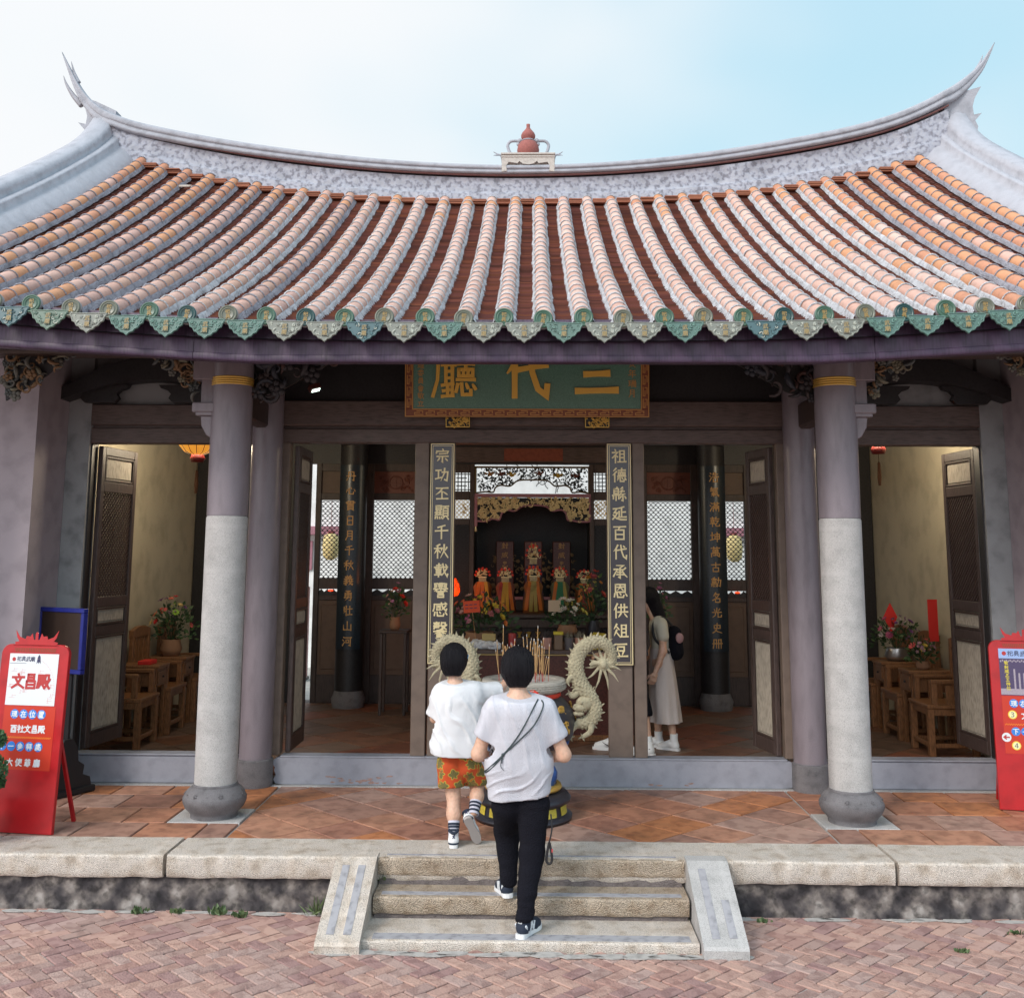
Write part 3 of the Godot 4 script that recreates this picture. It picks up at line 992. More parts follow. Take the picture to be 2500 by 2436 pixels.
	M.lampred = mat("lantern_red_glow", Color(0.8, 0.1, 0.02), 0.6)
	M.lampred.emission_enabled = true
	M.lampred.emission = Color(1.0, 0.2, 0.02)
	M.lampred.emission_energy_multiplier = 0.9
	M.bulbred = mat("red_lamp_glow", Color(0.9, 0.15, 0.02), 0.5)
	M.bulbred.emission_enabled = true
	M.bulbred.emission = Color(1.0, 0.22, 0.03)
	M.bulbred.emission_energy_multiplier = 1.6
	M.steel = mat("brushed_steel", Color(0.5, 0.5, 0.5), 0.3)
	M.steel.metallic = 0.9
	M.glass = StandardMaterial3D.new()
	M.glass.resource_name = "clear_pane"
	M.glass.transparency = BaseMaterial3D.TRANSPARENCY_ALPHA
	M.glass.albedo_color = Color(1, 1, 1, 0.12)
	M.glass.roughness = 0.05

# orange cloth with olive leaf-shaped blots, drawn per pixel
func leaf_print() -> ImageTexture:
	var s := 256
	var im := Image.create(s, s, false, Image.FORMAT_RGB8)
	im.fill(Color(0.52, 0.07, 0.015).linear_to_srgb())
	var r := RandomNumberGenerator.new()
	r.seed = 5
	for k in 11:
		var cx := (k % 3) * 85.0 + 30.0 + r.randf_range(-12, 12) + (k / 3) * 30.0
		var cy := (k / 3) * 66.0 + 30.0 + r.randf_range(-10, 10)
		var ang := r.randf() * TAU
		for y in range(-46, 47):
			for x in range(-46, 47):
				var d := Vector2(x, y)
				var a := d.angle() + ang
				var rad := 24.0 + 6.0 * cos(a * 5.0) + 9.0 * cos(a)
				var l := d.length()
				if l < rad + 5.0:
					var c := Color(0.45, 0.36, 0.05)
					if l < rad:
						c = Color(0.13, 0.11, 0.035) if absf(sin(a * 5.0 + 0.6)) > 0.25 else Color(0.24, 0.2, 0.06)
					im.set_pixel(posmod(int(cx + x), s), posmod(int(cy + y), s), c.linear_to_srgb())
	return ImageTexture.create_from_image(im)

# ---------- courtyard, kerb, steps ----------
func in_view(x: float, y: float, z: float) -> bool:
	# inside the picture, a little margin
	var b := Basis(Vector3.UP, deg_to_rad(1.1113)) * Basis(Vector3.RIGHT, deg_to_rad(8.388))
	var d := b.inverse() * (V(x, y, z) - CAM)
	if d.z > -0.1:
		return false
	var px := 1250.0 + 2550.0 * d.x / -d.z
	var py := 969.0 - 2550.0 * d.y / -d.z
	return px > -10.0 and px < 2510.0 and py > -10.0 and py < 2446.0

func build_ground() -> void:
	var g := thing("ground", "red herringbone brick paving of the courtyard before the stone steps", "paving", Vector3.ZERO, "", "structure")
	var b := MB.new()
	b.quad(V(-60, -0.02, 60), V(60, -0.02, 60), V(60, -0.02, -60), V(-60, -0.02, -60))
	part("paving_bed", b, M.earth, g)
	b = MB.new()
	b.quad(V(-7, -0.012, 7), V(7, -0.012, 7), V(7, -0.012, 1.9), V(-7, -0.012, 1.9))
	part("joint_sand", b, M.mortar, g)
	var meshes := []
	for k in 3:
		b = MB.new()
		b.box(V(0, -0.03, 0), V(0.164 - k * 0.004, 0.06, 0.08 - k * 0.002), 0.005)
		meshes.append(b.done())
	var w := 0.0845
	var rest := MB.new()
	var rot := Basis(Vector3.UP, PI / 4.0)
	var seen_list := []
	for i in range(-90, 91):
		for j in range(-90, 91):
			var m := posmod(i - j, 4)
			if m != 0 and m != 3:
				continue
			var c2 := V((i + 1.0) * w, 0, (j + 0.5) * w) if m == 0 else V((i + 0.5) * w, 0, (j + 1.0) * w)
			var c3 := rot * c2 + V(0.04, 0, 3.0)
			if absf(c3.x) > 5.0 or c3.z < 1.98 or c3.z > 5.0:
				continue
			if absf(c3.x) < 1.2 and c3.z < 2.62:
				continue
			var h := (sin(i * 12.9898 + j * 78.233) * 43758.5453)
			h = h - floorf(h)
			var tl := Basis(Vector3.UP, (h - 0.5) * 0.06) * Basis(Vector3.RIGHT, (fmod(h * 7.0, 1.0) - 0.5) * 0.03) * Basis(V(0, 0, 1), (fmod(h * 13.0, 1.0) - 0.5) * 0.03)
			var bs := rot * tl
			if m == 3:
				bs = rot * tl * Basis(Vector3.UP, PI / 2.0)
			var y := (fmod(h * 31.0, 1.0) - 0.6) * 0.007
			var tr := Transform3D(bs, V(c3.x, y, c3.z))
			seen_list.append([c3.z if in_view(c3.x, 0.0, c3.z) else -1.0, tr, h])
	# the three hundred that show largest are bricks of their own
	seen_list.sort_custom(func(q, s): return q[0] > s[0])
	for k in seen_list.size():
		var e: Array = seen_list[k]
		if k < 300 and e[0] > 0.0:
			part("brick", meshes[int(e[2] * 299.0) % 3], M.brick[int(e[2] * 997.0) % 6], g, e[1])
		else:
			rest.t = e[1]
			rest.col = (M.brick[int(e[2] * 997.0) % 6] as StandardMaterial3D).albedo_color.srgb_to_linear()
			rest.box(V(0, -0.03, 0), V(0.162, 0.06, 0.078))
	var vm := vmat("brick_far", 0.9)
	vm.albedo_texture = T.dust
	vm.uv1_triplanar = true
	vm.uv1_world_triplanar = true
	vm.uv1_scale = Vector3.ONE * 0.9
	stuff(part("outlying_bricks", rest, vm, g))
	# cement smears between kerb and bricks
	b = MB.new()
	for k in 26:
		var x := lerpf(-3.4, 3.4, (k + rng.randf()) / 26.0)
		if absf(x) < 1.3:
			continue
		var pl := PackedVector2Array()
		for q in 9:
			var a := TAU * q / 9.0
			pl.append(Vector2(cos(a) * rng.randf_range(0.06, 0.16), sin(a) * rng.randf_range(0.012, 0.035)))
		b.t = Transform3D(Basis(Vector3.RIGHT, -PI / 2.0), V(x, 0.002, 2.085 + rng.randf() * 0.02))
		b.prism(pl, 0.0, 0.006)
	for k in 14:
		var x := lerpf(-1.15, 1.15, k / 13.0)
		var pl := PackedVector2Array()
		for q in 9:
			var a := TAU * q / 9.0
			pl.append(Vector2(cos(a) * rng.randf_range(0.08, 0.16), sin(a) * rng.randf_range(0.015, 0.05)))
		b.t = Transform3D(Basis(Vector3.RIGHT, -PI / 2.0), V(x, 0.001, 2.72 + rng.randf() * 0.03))
		b.prism(pl, 0.0, 0.006)
	stuff(part("cement_smears", b, M.grout, g))

# a hewn slab: rounded front edge, slightly wavy
func hewn(mb: MB, x0: float, x1: float, y0: float, y1: float, zb: float, zf: float, seed_: int, rough := 0.006, e := 0.02) -> void:
	var f := noise(3.5, 3, seed_)
	var cols := maxi(4, int((x1 - x0) / 0.05))
	var rows := []
	var prof := [Vector2(zb, y1), Vector2(lerpf(zb, zf, 0.5), y1), Vector2(zf - e * 1.6, y1), Vector2(zf - e * 0.5, y1 - e * 0.2), Vector2(zf, y1 - e), Vector2(zf, lerpf(y0, y1, 0.55)), Vector2(zf - 0.002, lerpf(y0, y1, 0.25)), Vector2(zf - e * 0.4, y0 + e * 0.3), Vector2(zf - e * 1.2, y0), Vector2(zb, y0)]
	for i in prof.size():
		var r := PackedVector3Array()
		for k in cols + 1:
			var x := lerpf(x0, x1, float(k) / cols)
			var p: Vector2 = prof[i]
			var amp := rough if i >= 3 and i <= 8 else (rough * 0.3 if i < 3 else 0.0)
			r.append(V(x, p.y + f.get_noise_3d(x * 2.0, p.y * 3.0, 5.0 + p.x) * amp, p.x + f.get_noise_3d(x * 2.0, p.y * 4.0, 1.0) * (amp if i >= 3 else 0.0)))
		rows.append(r)
	mb.sheet(rows)
	for s in [0, cols]:
		var pl := PackedVector2Array()
		for i in prof.size():
			pl.append(Vector2((rows[i][s] as Vector3).z, (rows[i][s] as Vector3).y))
		var tr := Geometry2D.triangulate_polygon(pl)
		for k in range(0, tr.size(), 3):
			var x: float = x0 if s == 0 else x1
			mb.trio(V(x, pl[tr[k]].y, pl[tr[k]].x), V(x, pl[tr[k + 1]].y, pl[tr[k + 1]].x), V(x, pl[tr[k + 2]].y, pl[tr[k + 2]].x), V((x0 + x1) * 0.5, (y0 + y1) * 0.5, (zb + zf) * 0.5))

func build_porch() -> void:
	var g := thing("porch_floor", "raised porch floor of worn terracotta tiles edged with granite kerb stones", "floor", Vector3.ZERO, "", "structure")
	var b := MB.new()
	b.bar(V(-6, -0.1, -0.2), V(6, 0.325, 1.99))
	part("joint_bed", b, M.grout, g)
	# kerb stones
	var ks := [[-6.0, -3.62], [-3.605, -2.37], [-2.345, 2.31], [2.335, 3.9], [3.915, 6.0]]
	for i in ks.size():
		b = MB.new()
		hewn(b, ks[i][0], ks[i][1], 0.2, 0.345, 1.66, 2.075, 3 + i, 0.009, 0.022)
		part("kerb_stone", b, M.granite if i != 1 else M.granite, g)
	# mouldy wall below the kerb
	var f := noise(2.2, 4, 77)
	var rows := []
	for j in 9:
		var r := PackedVector3Array()
		for k in 121:
			var x := lerpf(-6.0, 6.0, k / 120.0)
			var y := lerpf(0.215, -0.03, j / 8.0)
			r.append(V(x, y, 2.035 + f.get_noise_2d(x * 2.0, y * 6.0) * 0.016 + (0.012 if j > 6 else 0.0)))
		rows.append(r)
	b = MB.new()
	b.sheet(rows)
	part("plinth_wall", b, M.mould, g)
	# floor tiles: square to the wall in the side bays, diagonal in the middle one
	var zr := [1.655, 1.25, 0.82, 0.385, 0.06]
	for s in [-1.0, 1.0]:
		for row in 4:
			var off := 0.21 if row % 2 == 0 else 0.0
			for k in 9:
				var x0: float = 2.105 + k * 0.43 - off
				var x1: float = x0 + 0.43
				x0 = maxf(x0, 2.105)
				if x1 - x0 < 0.04 or x0 > 5.6:
					continue
				var z1: float = zr[row]
				var z0: float = zr[row + 1]
				# the square stone under the column
				if x0 < 2.64 and z0 < 1.3 and z1 > 0.8:
					if row == 1 and x1 > 2.66:
						x0 = 2.645
						if x1 - x0 < 0.05:
							continue
					elif row == 1:
						continue
				clay(g, PackedVector2Array([Vector2(s * x0, z0), Vector2(s * x1, z0), Vector2(s * x1, z1), Vector2(s * x0, z1)]))
		b = MB.new()
		b.box(V(s * 2.37, 0.3315, 1.035), V(0.53, 0.02, 0.42), 0.004)
		part("plinth_stone", b, M.granite_grey, g)
	var bay := PackedVector2Array([Vector2(-2.095, 0.06), Vector2(2.095, 0.06), Vector2(2.095, 1.655), Vector2(-2.095, 1.655)])
	var d := 0.262
	for i in range(-10, 11):
		for j in range(-4, 10):
			if posmod(i + j, 2):
				continue
			var cx := i * d
			var cz := 0.1 + j * d
			var q := PackedVector2Array([Vector2(cx, cz - d), Vector2(cx + d, cz), Vector2(cx, cz + d), Vector2(cx - d, cz)])
			for pc in Geometry2D.intersect_polygons(q, bay):
				clay(g, pc)
	# a mortar band along the foot of the wall
	b = MB.new()
	b.box(V(0, 0.334, 0.02), V(9, 0.016, 0.07), 0.003)
	part("mortar_band", b, M.granite_grey, g)
	# ---- steps ----
	var st := thing("stone_steps", "three hewn granite steps with sloping side stones up to the porch", "steps")
	b = MB.new()
	hewn(b, -0.985, 0.975, -0.05, 0.05, 2.2, 2.665, 31, 0.006, 0.014)
	part("lower_step", b, M.granite, st)
	b = MB.new()
	hewn(b, -0.975, 0.97, 0.075, 0.18, 1.95, 2.315, 32, 0.007, 0.018)
	part("middle_step", b, M.granite_rough, st)
	b = MB.new()
	hewn(b, -0.98, 0.975, 0.235, 0.3425, 1.9, 2.085, 33, 0.007, 0.016)
	part("upper_step", b, M.granite_rough, st)
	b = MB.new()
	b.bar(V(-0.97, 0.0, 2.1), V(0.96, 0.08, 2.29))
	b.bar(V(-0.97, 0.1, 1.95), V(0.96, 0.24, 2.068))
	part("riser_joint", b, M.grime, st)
	for z in [[2.55, 0.0515, 2.66], [2.21, 0.1815, 2.29], [2.0, 0.3465, 2.045]]:
		b = MB.new()
		b.bar(V(-0.93, z[1] - 0.004, z[0]), V(0.93, z[1] + 0.0015, z[2] - 0.02))
		part("grip_strip", b, M.strip, st)
	for s in [-1.0, 1.0]:
		var x0 := 0.985
		var x1 := 1.245
		var sl := MB.new()
		var pr := [Vector2(1.99, 0.0), Vector2(1.99, 0.352), Vector2(2.1, 0.352), Vector2(2.74, 0.062), Vector2(2.755, 0.045), Vector2(2.755, -0.03)]
		var cen := V(s * 1.115, 0.1, 2.3)
		for i in pr.size() - 1:
			var a: Vector2 = pr[i]
			var c: Vector2 = pr[i + 1]
			sl.quado(V(s * x0, a.y, a.x), V(s * x1, a.y, a.x), V(s * x1, c.y, c.x), V(s * x0, c.y, c.x), cen)
		var pp := PackedVector2Array(pr)
		var tr := Geometry2D.triangulate_polygon(pp)
		for xx in [x0, x1]:
			for k in range(0, tr.size(), 3):
				sl.trio(V(s * xx, pp[tr[k]].y, pp[tr[k]].x), V(s * xx, pp[tr[k + 1]].y, pp[tr[k + 1]].x), V(s * xx, pp[tr[k + 2]].y, pp[tr[k + 2]].x), cen)
		var o := part("side_stone", sl, M.granite if s < 0 else M.granite_grey, st)
		var dirv := (V(0, 0.062, 2.74) - V(0, 0.352, 2.1)).normalized()
		var upn := V(0, dirv.z, -dirv.y)
		for k in 2:
			var xx2: float = s * (1.068 + 0.1 * k)
			var g2 := MB.new()
			var l := 0.57 if not (s > 0 and k == 1) else 0.3
			var mid := V(xx2, 0.352, 2.1) + dirv * (0.64 - l * 0.5 if s > 0 and k == 1 else 0.36) + upn * 0.001
			g2.t = Transform3D(Basis(Vector3.RIGHT, upn, dirv), mid)
			g2.box(Vector3.ZERO, V(0.046, 0.004, l))
			if s > 0 and k == 1:
				g2.t = Transform3D(Basis(V(0, 0, 1), 0.5) * Basis(Vector3.RIGHT, upn, dirv), mid + V(0.035, 0.03, -0.13))
				g2.box(Vector3.ZERO, V(0.07, 0.003, 0.04))
			part("grip_strip", g2, M.strip, o)

func clay(g: Node3D, q: PackedVector2Array) -> void:
	var inn := Geometry2D.offset_polygon(q, -0.007)
	if inn.size() != 1:
		return
	var p: PackedVector2Array = inn[0]
	var c := Vector2.ZERO
	for v2 in p:
		c += v2
	c /= p.size()
	if p.size() > 3:
		pass
	# the prism stands in the xy plane; lay it down
	var fl2 := PackedVector2Array()
	for v2 in p:
		fl2.append(Vector2(v2.x - c.x, -(v2.y - c.y)))
	var b := MB.new()
	b.prism(fl2, -0.02, 0.0, 0.004)
	var h := sin(c.x * 12.9898 + c.y * 78.233) * 43758.5453
	h -= floorf(h)
	var tl := Basis(Vector3.RIGHT, (h - 0.5) * 0.008) * Basis(V(0, 0, 1), (fmod(h * 7.0, 1.0) - 0.5) * 0.008)
	part("floor_tile", b, M.tile[int(h * 999.0) % 6], g, Transform3D(tl * Basis(Vector3.RIGHT, -PI / 2.0), V(c.x, 0.34 + (fmod(h * 17.0, 1.0) - 0.5) * 0.003, c.y)))
# ---------- the hall ----------
var hall: Node3D

# a heap of curling scrolls and leaves over a polygon in the xy plane
func carve(mb: MB, dom: PackedVector2Array, z: float, n: int, size: float, cols: Array, seed_: int, depth := 0.03) -> void:
	var r := RandomNumberGenerator.new()
	r.seed = seed_
	var lo := Vector2(1e9, 1e9)
	var hi := -lo
	for p in dom:
		lo = lo.min(p)
		hi = hi.max(p)
	var made := 0
	var tries := 0
	while made < n and tries < n * 20:
		tries += 1
		var p := Vector2(r.randf_range(lo.x, hi.x), r.randf_range(lo.y, hi.y))
		if not Geometry2D.is_point_in_polygon(p, dom):
			continue
		made += 1
		mb.col = cols[r.randi() % cols.size()]
		var s := size * r.randf_range(0.6, 1.3)
		var a0 := r.randf() * TAU
		var kind := r.randi() % 3
		var zz := z + r.randf() * depth
		if kind == 0:
			var pts := PackedVector3Array()
			var rad := PackedFloat32Array()
			var sg := 1.0 if r.randf() < 0.5 else -1.0
			for k in 11:
				var f := k / 10.0
				var a := a0 + sg * f * 5.2
				var rr := s * (1.0 - 0.8 * f)
				pts.append(V(p.x + cos(a) * rr, p.y + sin(a) * rr, zz + f * depth * 0.6))
				rad.append(s * 0.22 * (0.45 + 0.55 * sin(PI * clampf(f + 0.15, 0.0, 1.0))))
			mb.tube(pts, rad, 5)
		elif kind == 1:
			var pts := PackedVector3Array()
			var rad := PackedFloat32Array()
			for k in 6:
				var f := k / 5.0
				var a := a0 + f * 0.9
				pts.append(V(p.x + cos(a) * s * 2.0 * (f - 0.5), p.y + sin(a) * s * 2.0 * (f - 0.5), zz + sin(PI * f) * depth * 0.7))
				rad.append(s * 0.3 * sin(PI * (0.1 + 0.85 * f)))
			mb.tube(pts, rad, 5)
		else:
			for k in 5:
				var a := a0 + TAU * k / 5.0
				mb.ball(V(p.x + cos(a) * s * 0.45, p.y + sin(a) * s * 0.45, zz + depth * 0.3), V(s * 0.34, s * 0.34, s * 0.22), 6, 4)
			mb.ball(V(p.x, p.y, zz + depth * 0.5), V(s * 0.25, s * 0.25, s * 0.2), 6, 4)
	mb.col = Color(1, 1, 1)

# crossed bars filling a rectangle
func lattice(mb: MB, x0: float, y0: float, x1: float, y1: float, z: float, step: float, w: float) -> void:
	var wd := x1 - x0
	var ht := y1 - y0
	for s in [-1.0, 1.0]:
		var k := -ht
		while k < wd:
			# line x = x0 + k + t, y = y0 + t (or mirrored)
			var t0 := maxf(0.0, -k)
			var t1 := minf(ht, wd - k)
			if t1 - t0 > 0.01:
				var a := Vector2(k + t0, t0)
				var b := Vector2(k + t1, t1)
				if s < 0.0:
					a.x = wd - a.x
					b.x = wd - b.x
				mb.beam(V(x0 + a.x, y0 + a.y, z + s * w * 0.3), V(x0 + b.x, y0 + b.y, z + s * w * 0.3), w, w, 0.0, V(0, 0, 1))
			k += step

# fish-scale tracery: rows of overlapping arcs
func scales(mb: MB, x0: float, y0: float, x1: float, y1: float, z: float, p: float, w: float) -> void:
	var rows := int((y1 - y0) / (p * 0.5)) + 2
	var cols := int((x1 - x0) / p) + 2
	for j in rows:
		for i in range(-1, cols):
			var cx := x0 + i * p + (p * 0.5 if j % 2 else 0.0)
			var cy := y0 + j * p * 0.5 - p * 0.5
			var pts := PackedVector3Array()
			for k in 7:
				var a := PI * k / 6.0
				var q := V(cx - cos(a) * p * 0.5, cy + sin(a) * p * 0.62, z)
				if q.x >= x0 - 0.002 and q.x <= x1 + 0.002 and q.y >= y0 and q.y <= y1:
					pts.append(q)
			if pts.size() > 2:
				mb.tube(pts, fl([w]), 4, false)

# a door leaf: hinge at the origin, opening along +x, faces +z and -z
func leaf(called: String, w: float, h: float, at: Transform3D, parent: Node3D) -> Node3D:
	var fr := MB.new()
	var st := 0.06
	var dz := 0.045
	fr.box(V(st * 0.5, h * 0.5, 0), V(st, h, dz), 0.006)
	fr.box(V(w - st * 0.5, h * 0.5, 0), V(st, h, dz), 0.006)
	var cuts := [0.0, 0.045, 0.36, 0.395, 0.455, 0.49, 0.845, 0.88, 0.97, 1.0]
	for k in range(0, cuts.size(), 2):
		fr.bar(V(st - 0.002, cuts[k] * h, -dz * 0.47), V(w - st + 0.002, cuts[k + 1] * h, dz * 0.47), 0.005)
	var d := part(called, fr, M.doorwood, parent, at)
	for pz in [[0.045, 0.36], [0.395, 0.455], [0.88, 0.97]]:
		var p := MB.new()
		var y0: float = pz[0] * h
		var y1: float = pz[1] * h
		p.bar(V(st, y0, -0.006), V(w - st, y1, 0.006))
		p.bar(V(st + 0.03, y0 + 0.03, -0.014), V(w - st - 0.03, y1 - 0.03, 0.014), 0.008)
		part("panel", p, M.panel, d)
		for s in [-1.0, 1.0]:
			var mo := MB.new()
			var zz: float = s * 0.016
			for e in [[st + 0.004, y0 + 0.004, st + 0.022, y1 - 0.004], [w - st - 0.022, y0 + 0.004, w - st - 0.004, y1 - 0.004], [st + 0.022, y0 + 0.004, w - st - 0.022, y0 + 0.022], [st + 0.022, y1 - 0.022, w - st - 0.022, y1 - 0.004]]:
				mo.bar(V(e[0], e[1], zz - 0.008), V(e[2], e[3], zz + 0.008), 0.003)
			part("moulding", mo, M.wood, d)
	var lt := MB.new()
	lattice(lt, st, 0.49 * h, w - st, 0.845 * h, 0.0, 0.045, 0.012)
	part("lattice", lt, M.doorwood, d)
	return d

func build_hall() -> void:
	hall = thing("temple_hall", "temple hall with curved clay tile roof, stone columns and open doors", "temple")
	for s in [-1.0, 1.0]:
		# porch columns: stone below, lacquered wood above
		var b := MB.new()
		b.lathe(PackedVector2Array([Vector2(0.154, 0.57), Vector2(0.1555, 1.2), Vector2(0.156, 2.53), Vector2(0.15, 2.545), Vector2(0.15, 2.545), Vector2(0.0, 2.545)]), 40)
		var colm := part("column", b, M.granite_grey, hall, Transform3D(Basis.IDENTITY, V(s * 2.35, 0, 1.05)))
		b = MB.new()
		b.lathe(PackedVector2Array([Vector2(0.154, 2.547), Vector2(0.156, 3.0), Vector2(0.157, 3.56), Vector2(0.157, 4.2)]), 40)
		part("wooden_shaft", b, M.lilac, colm)
		b = MB.new()
		for k in 4:
			b.lathe(PackedVector2Array([Vector2(0.157, 3.555 + k * 0.017), Vector2(0.165, 3.5635 + k * 0.017), Vector2(0.157, 3.572 + k * 0.017)]), 32)
		part("gilt_ring", b, M.gold, colm)
		b = MB.new()
		b.lathe(PackedVector2Array([Vector2(0.17, 0.341), Vector2(0.17, 0.365), Vector2(0.185, 0.385), Vector2(0.214, 0.415), Vector2(0.231, 0.455), Vector2(0.232, 0.48), Vector2(0.226, 0.492), Vector2(0.226, 0.492), Vector2(0.222, 0.496), Vector2(0.2, 0.535), Vector2(0.176, 0.556), Vector2(0.163, 0.562), Vector2(0.163, 0.562), Vector2(0.163, 0.577), Vector2(0.15, 0.58)]), 40)
		for k in 14:
			var a := TAU * k / 14.0 + 0.2
			var dirv := V(cos(a), 0.9, sin(a)).normalized()
			var o := V(cos(a) * 0.213, 0.517, sin(a) * 0.213)
			if k % 2:
				b.ball(o, V(0.0045, 0.0045, 0.0045), 6, 4)
			else:
				for q in 5:
					var aa := TAU * q / 5.0
					var tx := V(-sin(a), 0, cos(a))
					var ty := dirv.cross(tx)
					b.ball(o + tx * cos(aa) * 0.012 + ty * sin(aa) * 0.012, V(0.0055, 0.0055, 0.0055), 6, 4)
		part("stone_base", b, M.basestone, colm)
		# tie beam end and bracket arm on the column's outer side
		b = MB.new()
		b.t = Transform3D(Basis(V(s, 0, 0), Vector3.UP, V(0, 0, 1)), V(s * 2.35, 0, 1.05))
		b.prism(poly([0.1, 3.12, 0.18, 3.17, 0.22, 3.24, 0.23, 3.32, 0.06, 3.32, 0.06, 3.12]), -0.05, 0.05, 0.006)
		b.bar(V(0.08, 3.318, -0.085), V(0.26, 3.345, 0.085), 0.004)
		b.bar(V(0.06, 3.343, -0.1), V(0.285, 3.42, 0.1), 0.008)
		b.bar(V(0.08, 3.418, -0.06), V(0.23, 3.62, 0.06), 0.005)
		b.bar(V(0.04, 3.6, -0.09), V(0.29, 3.75, 0.09), 0.006)
		part("bracket_arm", b, M.lilac, hall)
		# tie beam to the wall
		b = MB.new()
		b.box(V(s * 2.35, 3.45, 0.52), V(0.12, 0.22, 0.9), 0.02)
		b.box(V(s * 2.35, 3.8, 0.52), V(0.14, 0.25, 0.9), 0.02)
		part("tie_beam", b, M.wood, hall)
		# wall columns
		b = MB.new()
		b.lathe(PackedVector2Array([Vector2(0.135, 0.56), Vector2(0.138, 2.0), Vector2(0.13, 4.6)]), 28)
		var wc := part("wall_column", b, M.lilac, hall, Transform3D(Basis.IDENTITY, V(s * 2.32, 0, 0.03)))
		b = MB.new()
		b.lathe(PackedVector2Array([Vector2(0.15, 0.34), Vector2(0.15, 0.55), Vector2(0.142, 0.562), Vector2(0.1, 0.562)]), 28)
		part("stone_foot", b, M.basestone, wc)
		b = MB.new()
		b.lathe(PackedVector2Array([Vector2(0.15, 0.34), Vector2(0.15, 4.3)]), 24)
		part("outer_column", b, M.maroon, hall, Transform3D(Basis.IDENTITY, V(s * 4.78, 0, 1.2)))
		# side piers and walls
		b = MB.new()
		b.bar(V(s * 4.1, 0.34, 0.02), V(s * 5.2, 4.6, 0.6))
		part("side_pier", b, M.lilacwall, hall)
		b = MB.new()
		b.bar(V(s * 3.9, 0.34, -0.18), V(s * 4.6, 4.55, 0.015))
		part("side_wall_front", b, M.greywall, hall)
		b = MB.new()
		b.t = Transform3D(Basis(V(0, 0, 1), Vector3.UP, V(s, 0, 0)), Vector3.ZERO)
		b.prism(poly([-4.6, 0.3, -0.182, 0.3, -0.182, 4.5, -1.2, 4.95, -2.3, 5.5, -3.0, 5.4, -4.6, 4.65]), 4.3, 4.56)
		part("side_wall", b, M.cream, hall)
		# side bay: sill, lintel, jambs, upper openwork
		b = MB.new()
		b.bar(V(s * 2.47, 0.34, -0.13), V(s * 4.0, 0.57, 0.0), 0.012)
		b.bar(V(s * 2.47, 0.569, -0.14), V(s * 4.0, 0.583, 0.01), 0.004)
		part("side_sill", b, M.sill, hall)
		b = MB.new()
		b.bar(V(s * 2.42, 3.215, -0.14), V(s * 4.1, 3.355, -0.01), 0.008)
		b.bar(V(s * 2.42, 3.354, -0.14), V(s * 4.1, 3.378, -0.04))
		b.bar(V(s * 2.42, 3.376, -0.14), V(s * 4.1, 3.56, 0.01), 0.008)
		part("side_lintel", b, M.woodh, hall)
		b = MB.new()
		b.bar(V(s * 3.89, 0.57, -0.14), V(s * 3.97, 3.22, -0.02), 0.006)
		part("door_jamb", b, M.woodblack, hall)
		b = MB.new()
		b.bar(V(s * 2.44, 0.57, -0.14), V(s * 2.5, 3.22, -0.02), 0.006)
		part("door_jamb", b, M.woodblack, hall)
		# plaster above the side lintel, then the crescent beam and its scroll blocks before it
		b = MB.new()
		b.bar(V(s * 2.42, 3.555, -0.16), V(s * 4.6, 4.75, -0.05))
		part("upper_wall", b, M.greywall, hall)
		b = MB.new()
		b.t = Transform3D(Basis(V(s, 0, 0), Vector3.UP, V(0, 0, 1)), Vector3.ZERO)
		var ar := PackedVector2Array()
		for k in 17:
			var f := k / 16.0
			ar.append(Vector2(lerpf(2.45, 4.15, f), 3.56 + 0.19 * sin(PI * f)))
		for k in 17:
			var f := 1.0 - k / 16.0
			ar.append(Vector2(lerpf(2.45, 4.15, f), 3.66 + 0.3 * sin(PI * f)))
		b.prism(ar, 0.02, 0.2, 0.01)
		part("crescent_beam", b, M.woodblack, hall)
		for cx in [2.72, 3.02, 3.8]:
			b = MB.new()
			b.t = Transform3D(Basis(V(s, 0, 0), Vector3.UP, V(0, 0, 1)), Vector3.ZERO)
			for e in [-1.0, 1.0]:
				b.prism(poly([cx, 3.562, cx + e * 0.13, 3.562, cx + e * 0.17, 3.6, cx + e * 0.15, 3.64, cx + e * 0.18, 3.67, cx + e * 0.24, 3.69, cx + e * 0.26, 3.72, cx, 3.72]), 0.05, 0.11)
			part("scroll_block", b, M.woodblack, hall)
		# painted corner carvings below the eave beam
		b = MB.new()
		b.t = Transform3D(Basis(V(s, 0, 0), Vector3.UP, V(0, 0, 1)), Vector3.ZERO)
		var gc := [Color(0.13, 0.13, 0.115), Color(0.18, 0.165, 0.12), Color(0.09, 0.1, 0.1), Color(0.2, 0.12, 0.06)]
		b.col = Color(0.03, 0.03, 0.032)
		b.prism(poly([2.58, 3.85, 3.02, 3.85, 2.84, 3.68, 2.6, 3.48]), 0.98, 1.0)
		carve(b, poly([2.6, 3.82, 3.05, 3.82, 2.85, 3.65, 2.62, 3.45]), 1.0, 44, 0.05, gc, 17 + int(s), 0.05)
		var m2 := vmat("faded_paint", 0.6)
		part("corner_carving", b, m2, hall)
		b = MB.new()
		b.t = Transform3D(Basis(V(s, 0, 0), Vector3.UP, V(0, 0, 1)), Vector3.ZERO)
		b.col = Color(0.03, 0.03, 0.032)
		b.prism(poly([4.22, 3.85, 3.64, 3.85, 3.86, 3.65, 4.17, 3.45]), 0.98, 1.0)
		carve(b, poly([4.2, 3.82, 3.62, 3.82, 3.85, 3.62, 4.15, 3.42]), 1.0, 50, 0.05, gc, 27 + int(s), 0.05)
		part("corner_carving", b, m2, hall)
		b = MB.new()
		b.t = Transform3D(Basis(V(s, 0, 0), Vector3.UP, V(0, 0, 1)), Vector3.ZERO)
		b.col = Color(0.022, 0.02, 0.022)
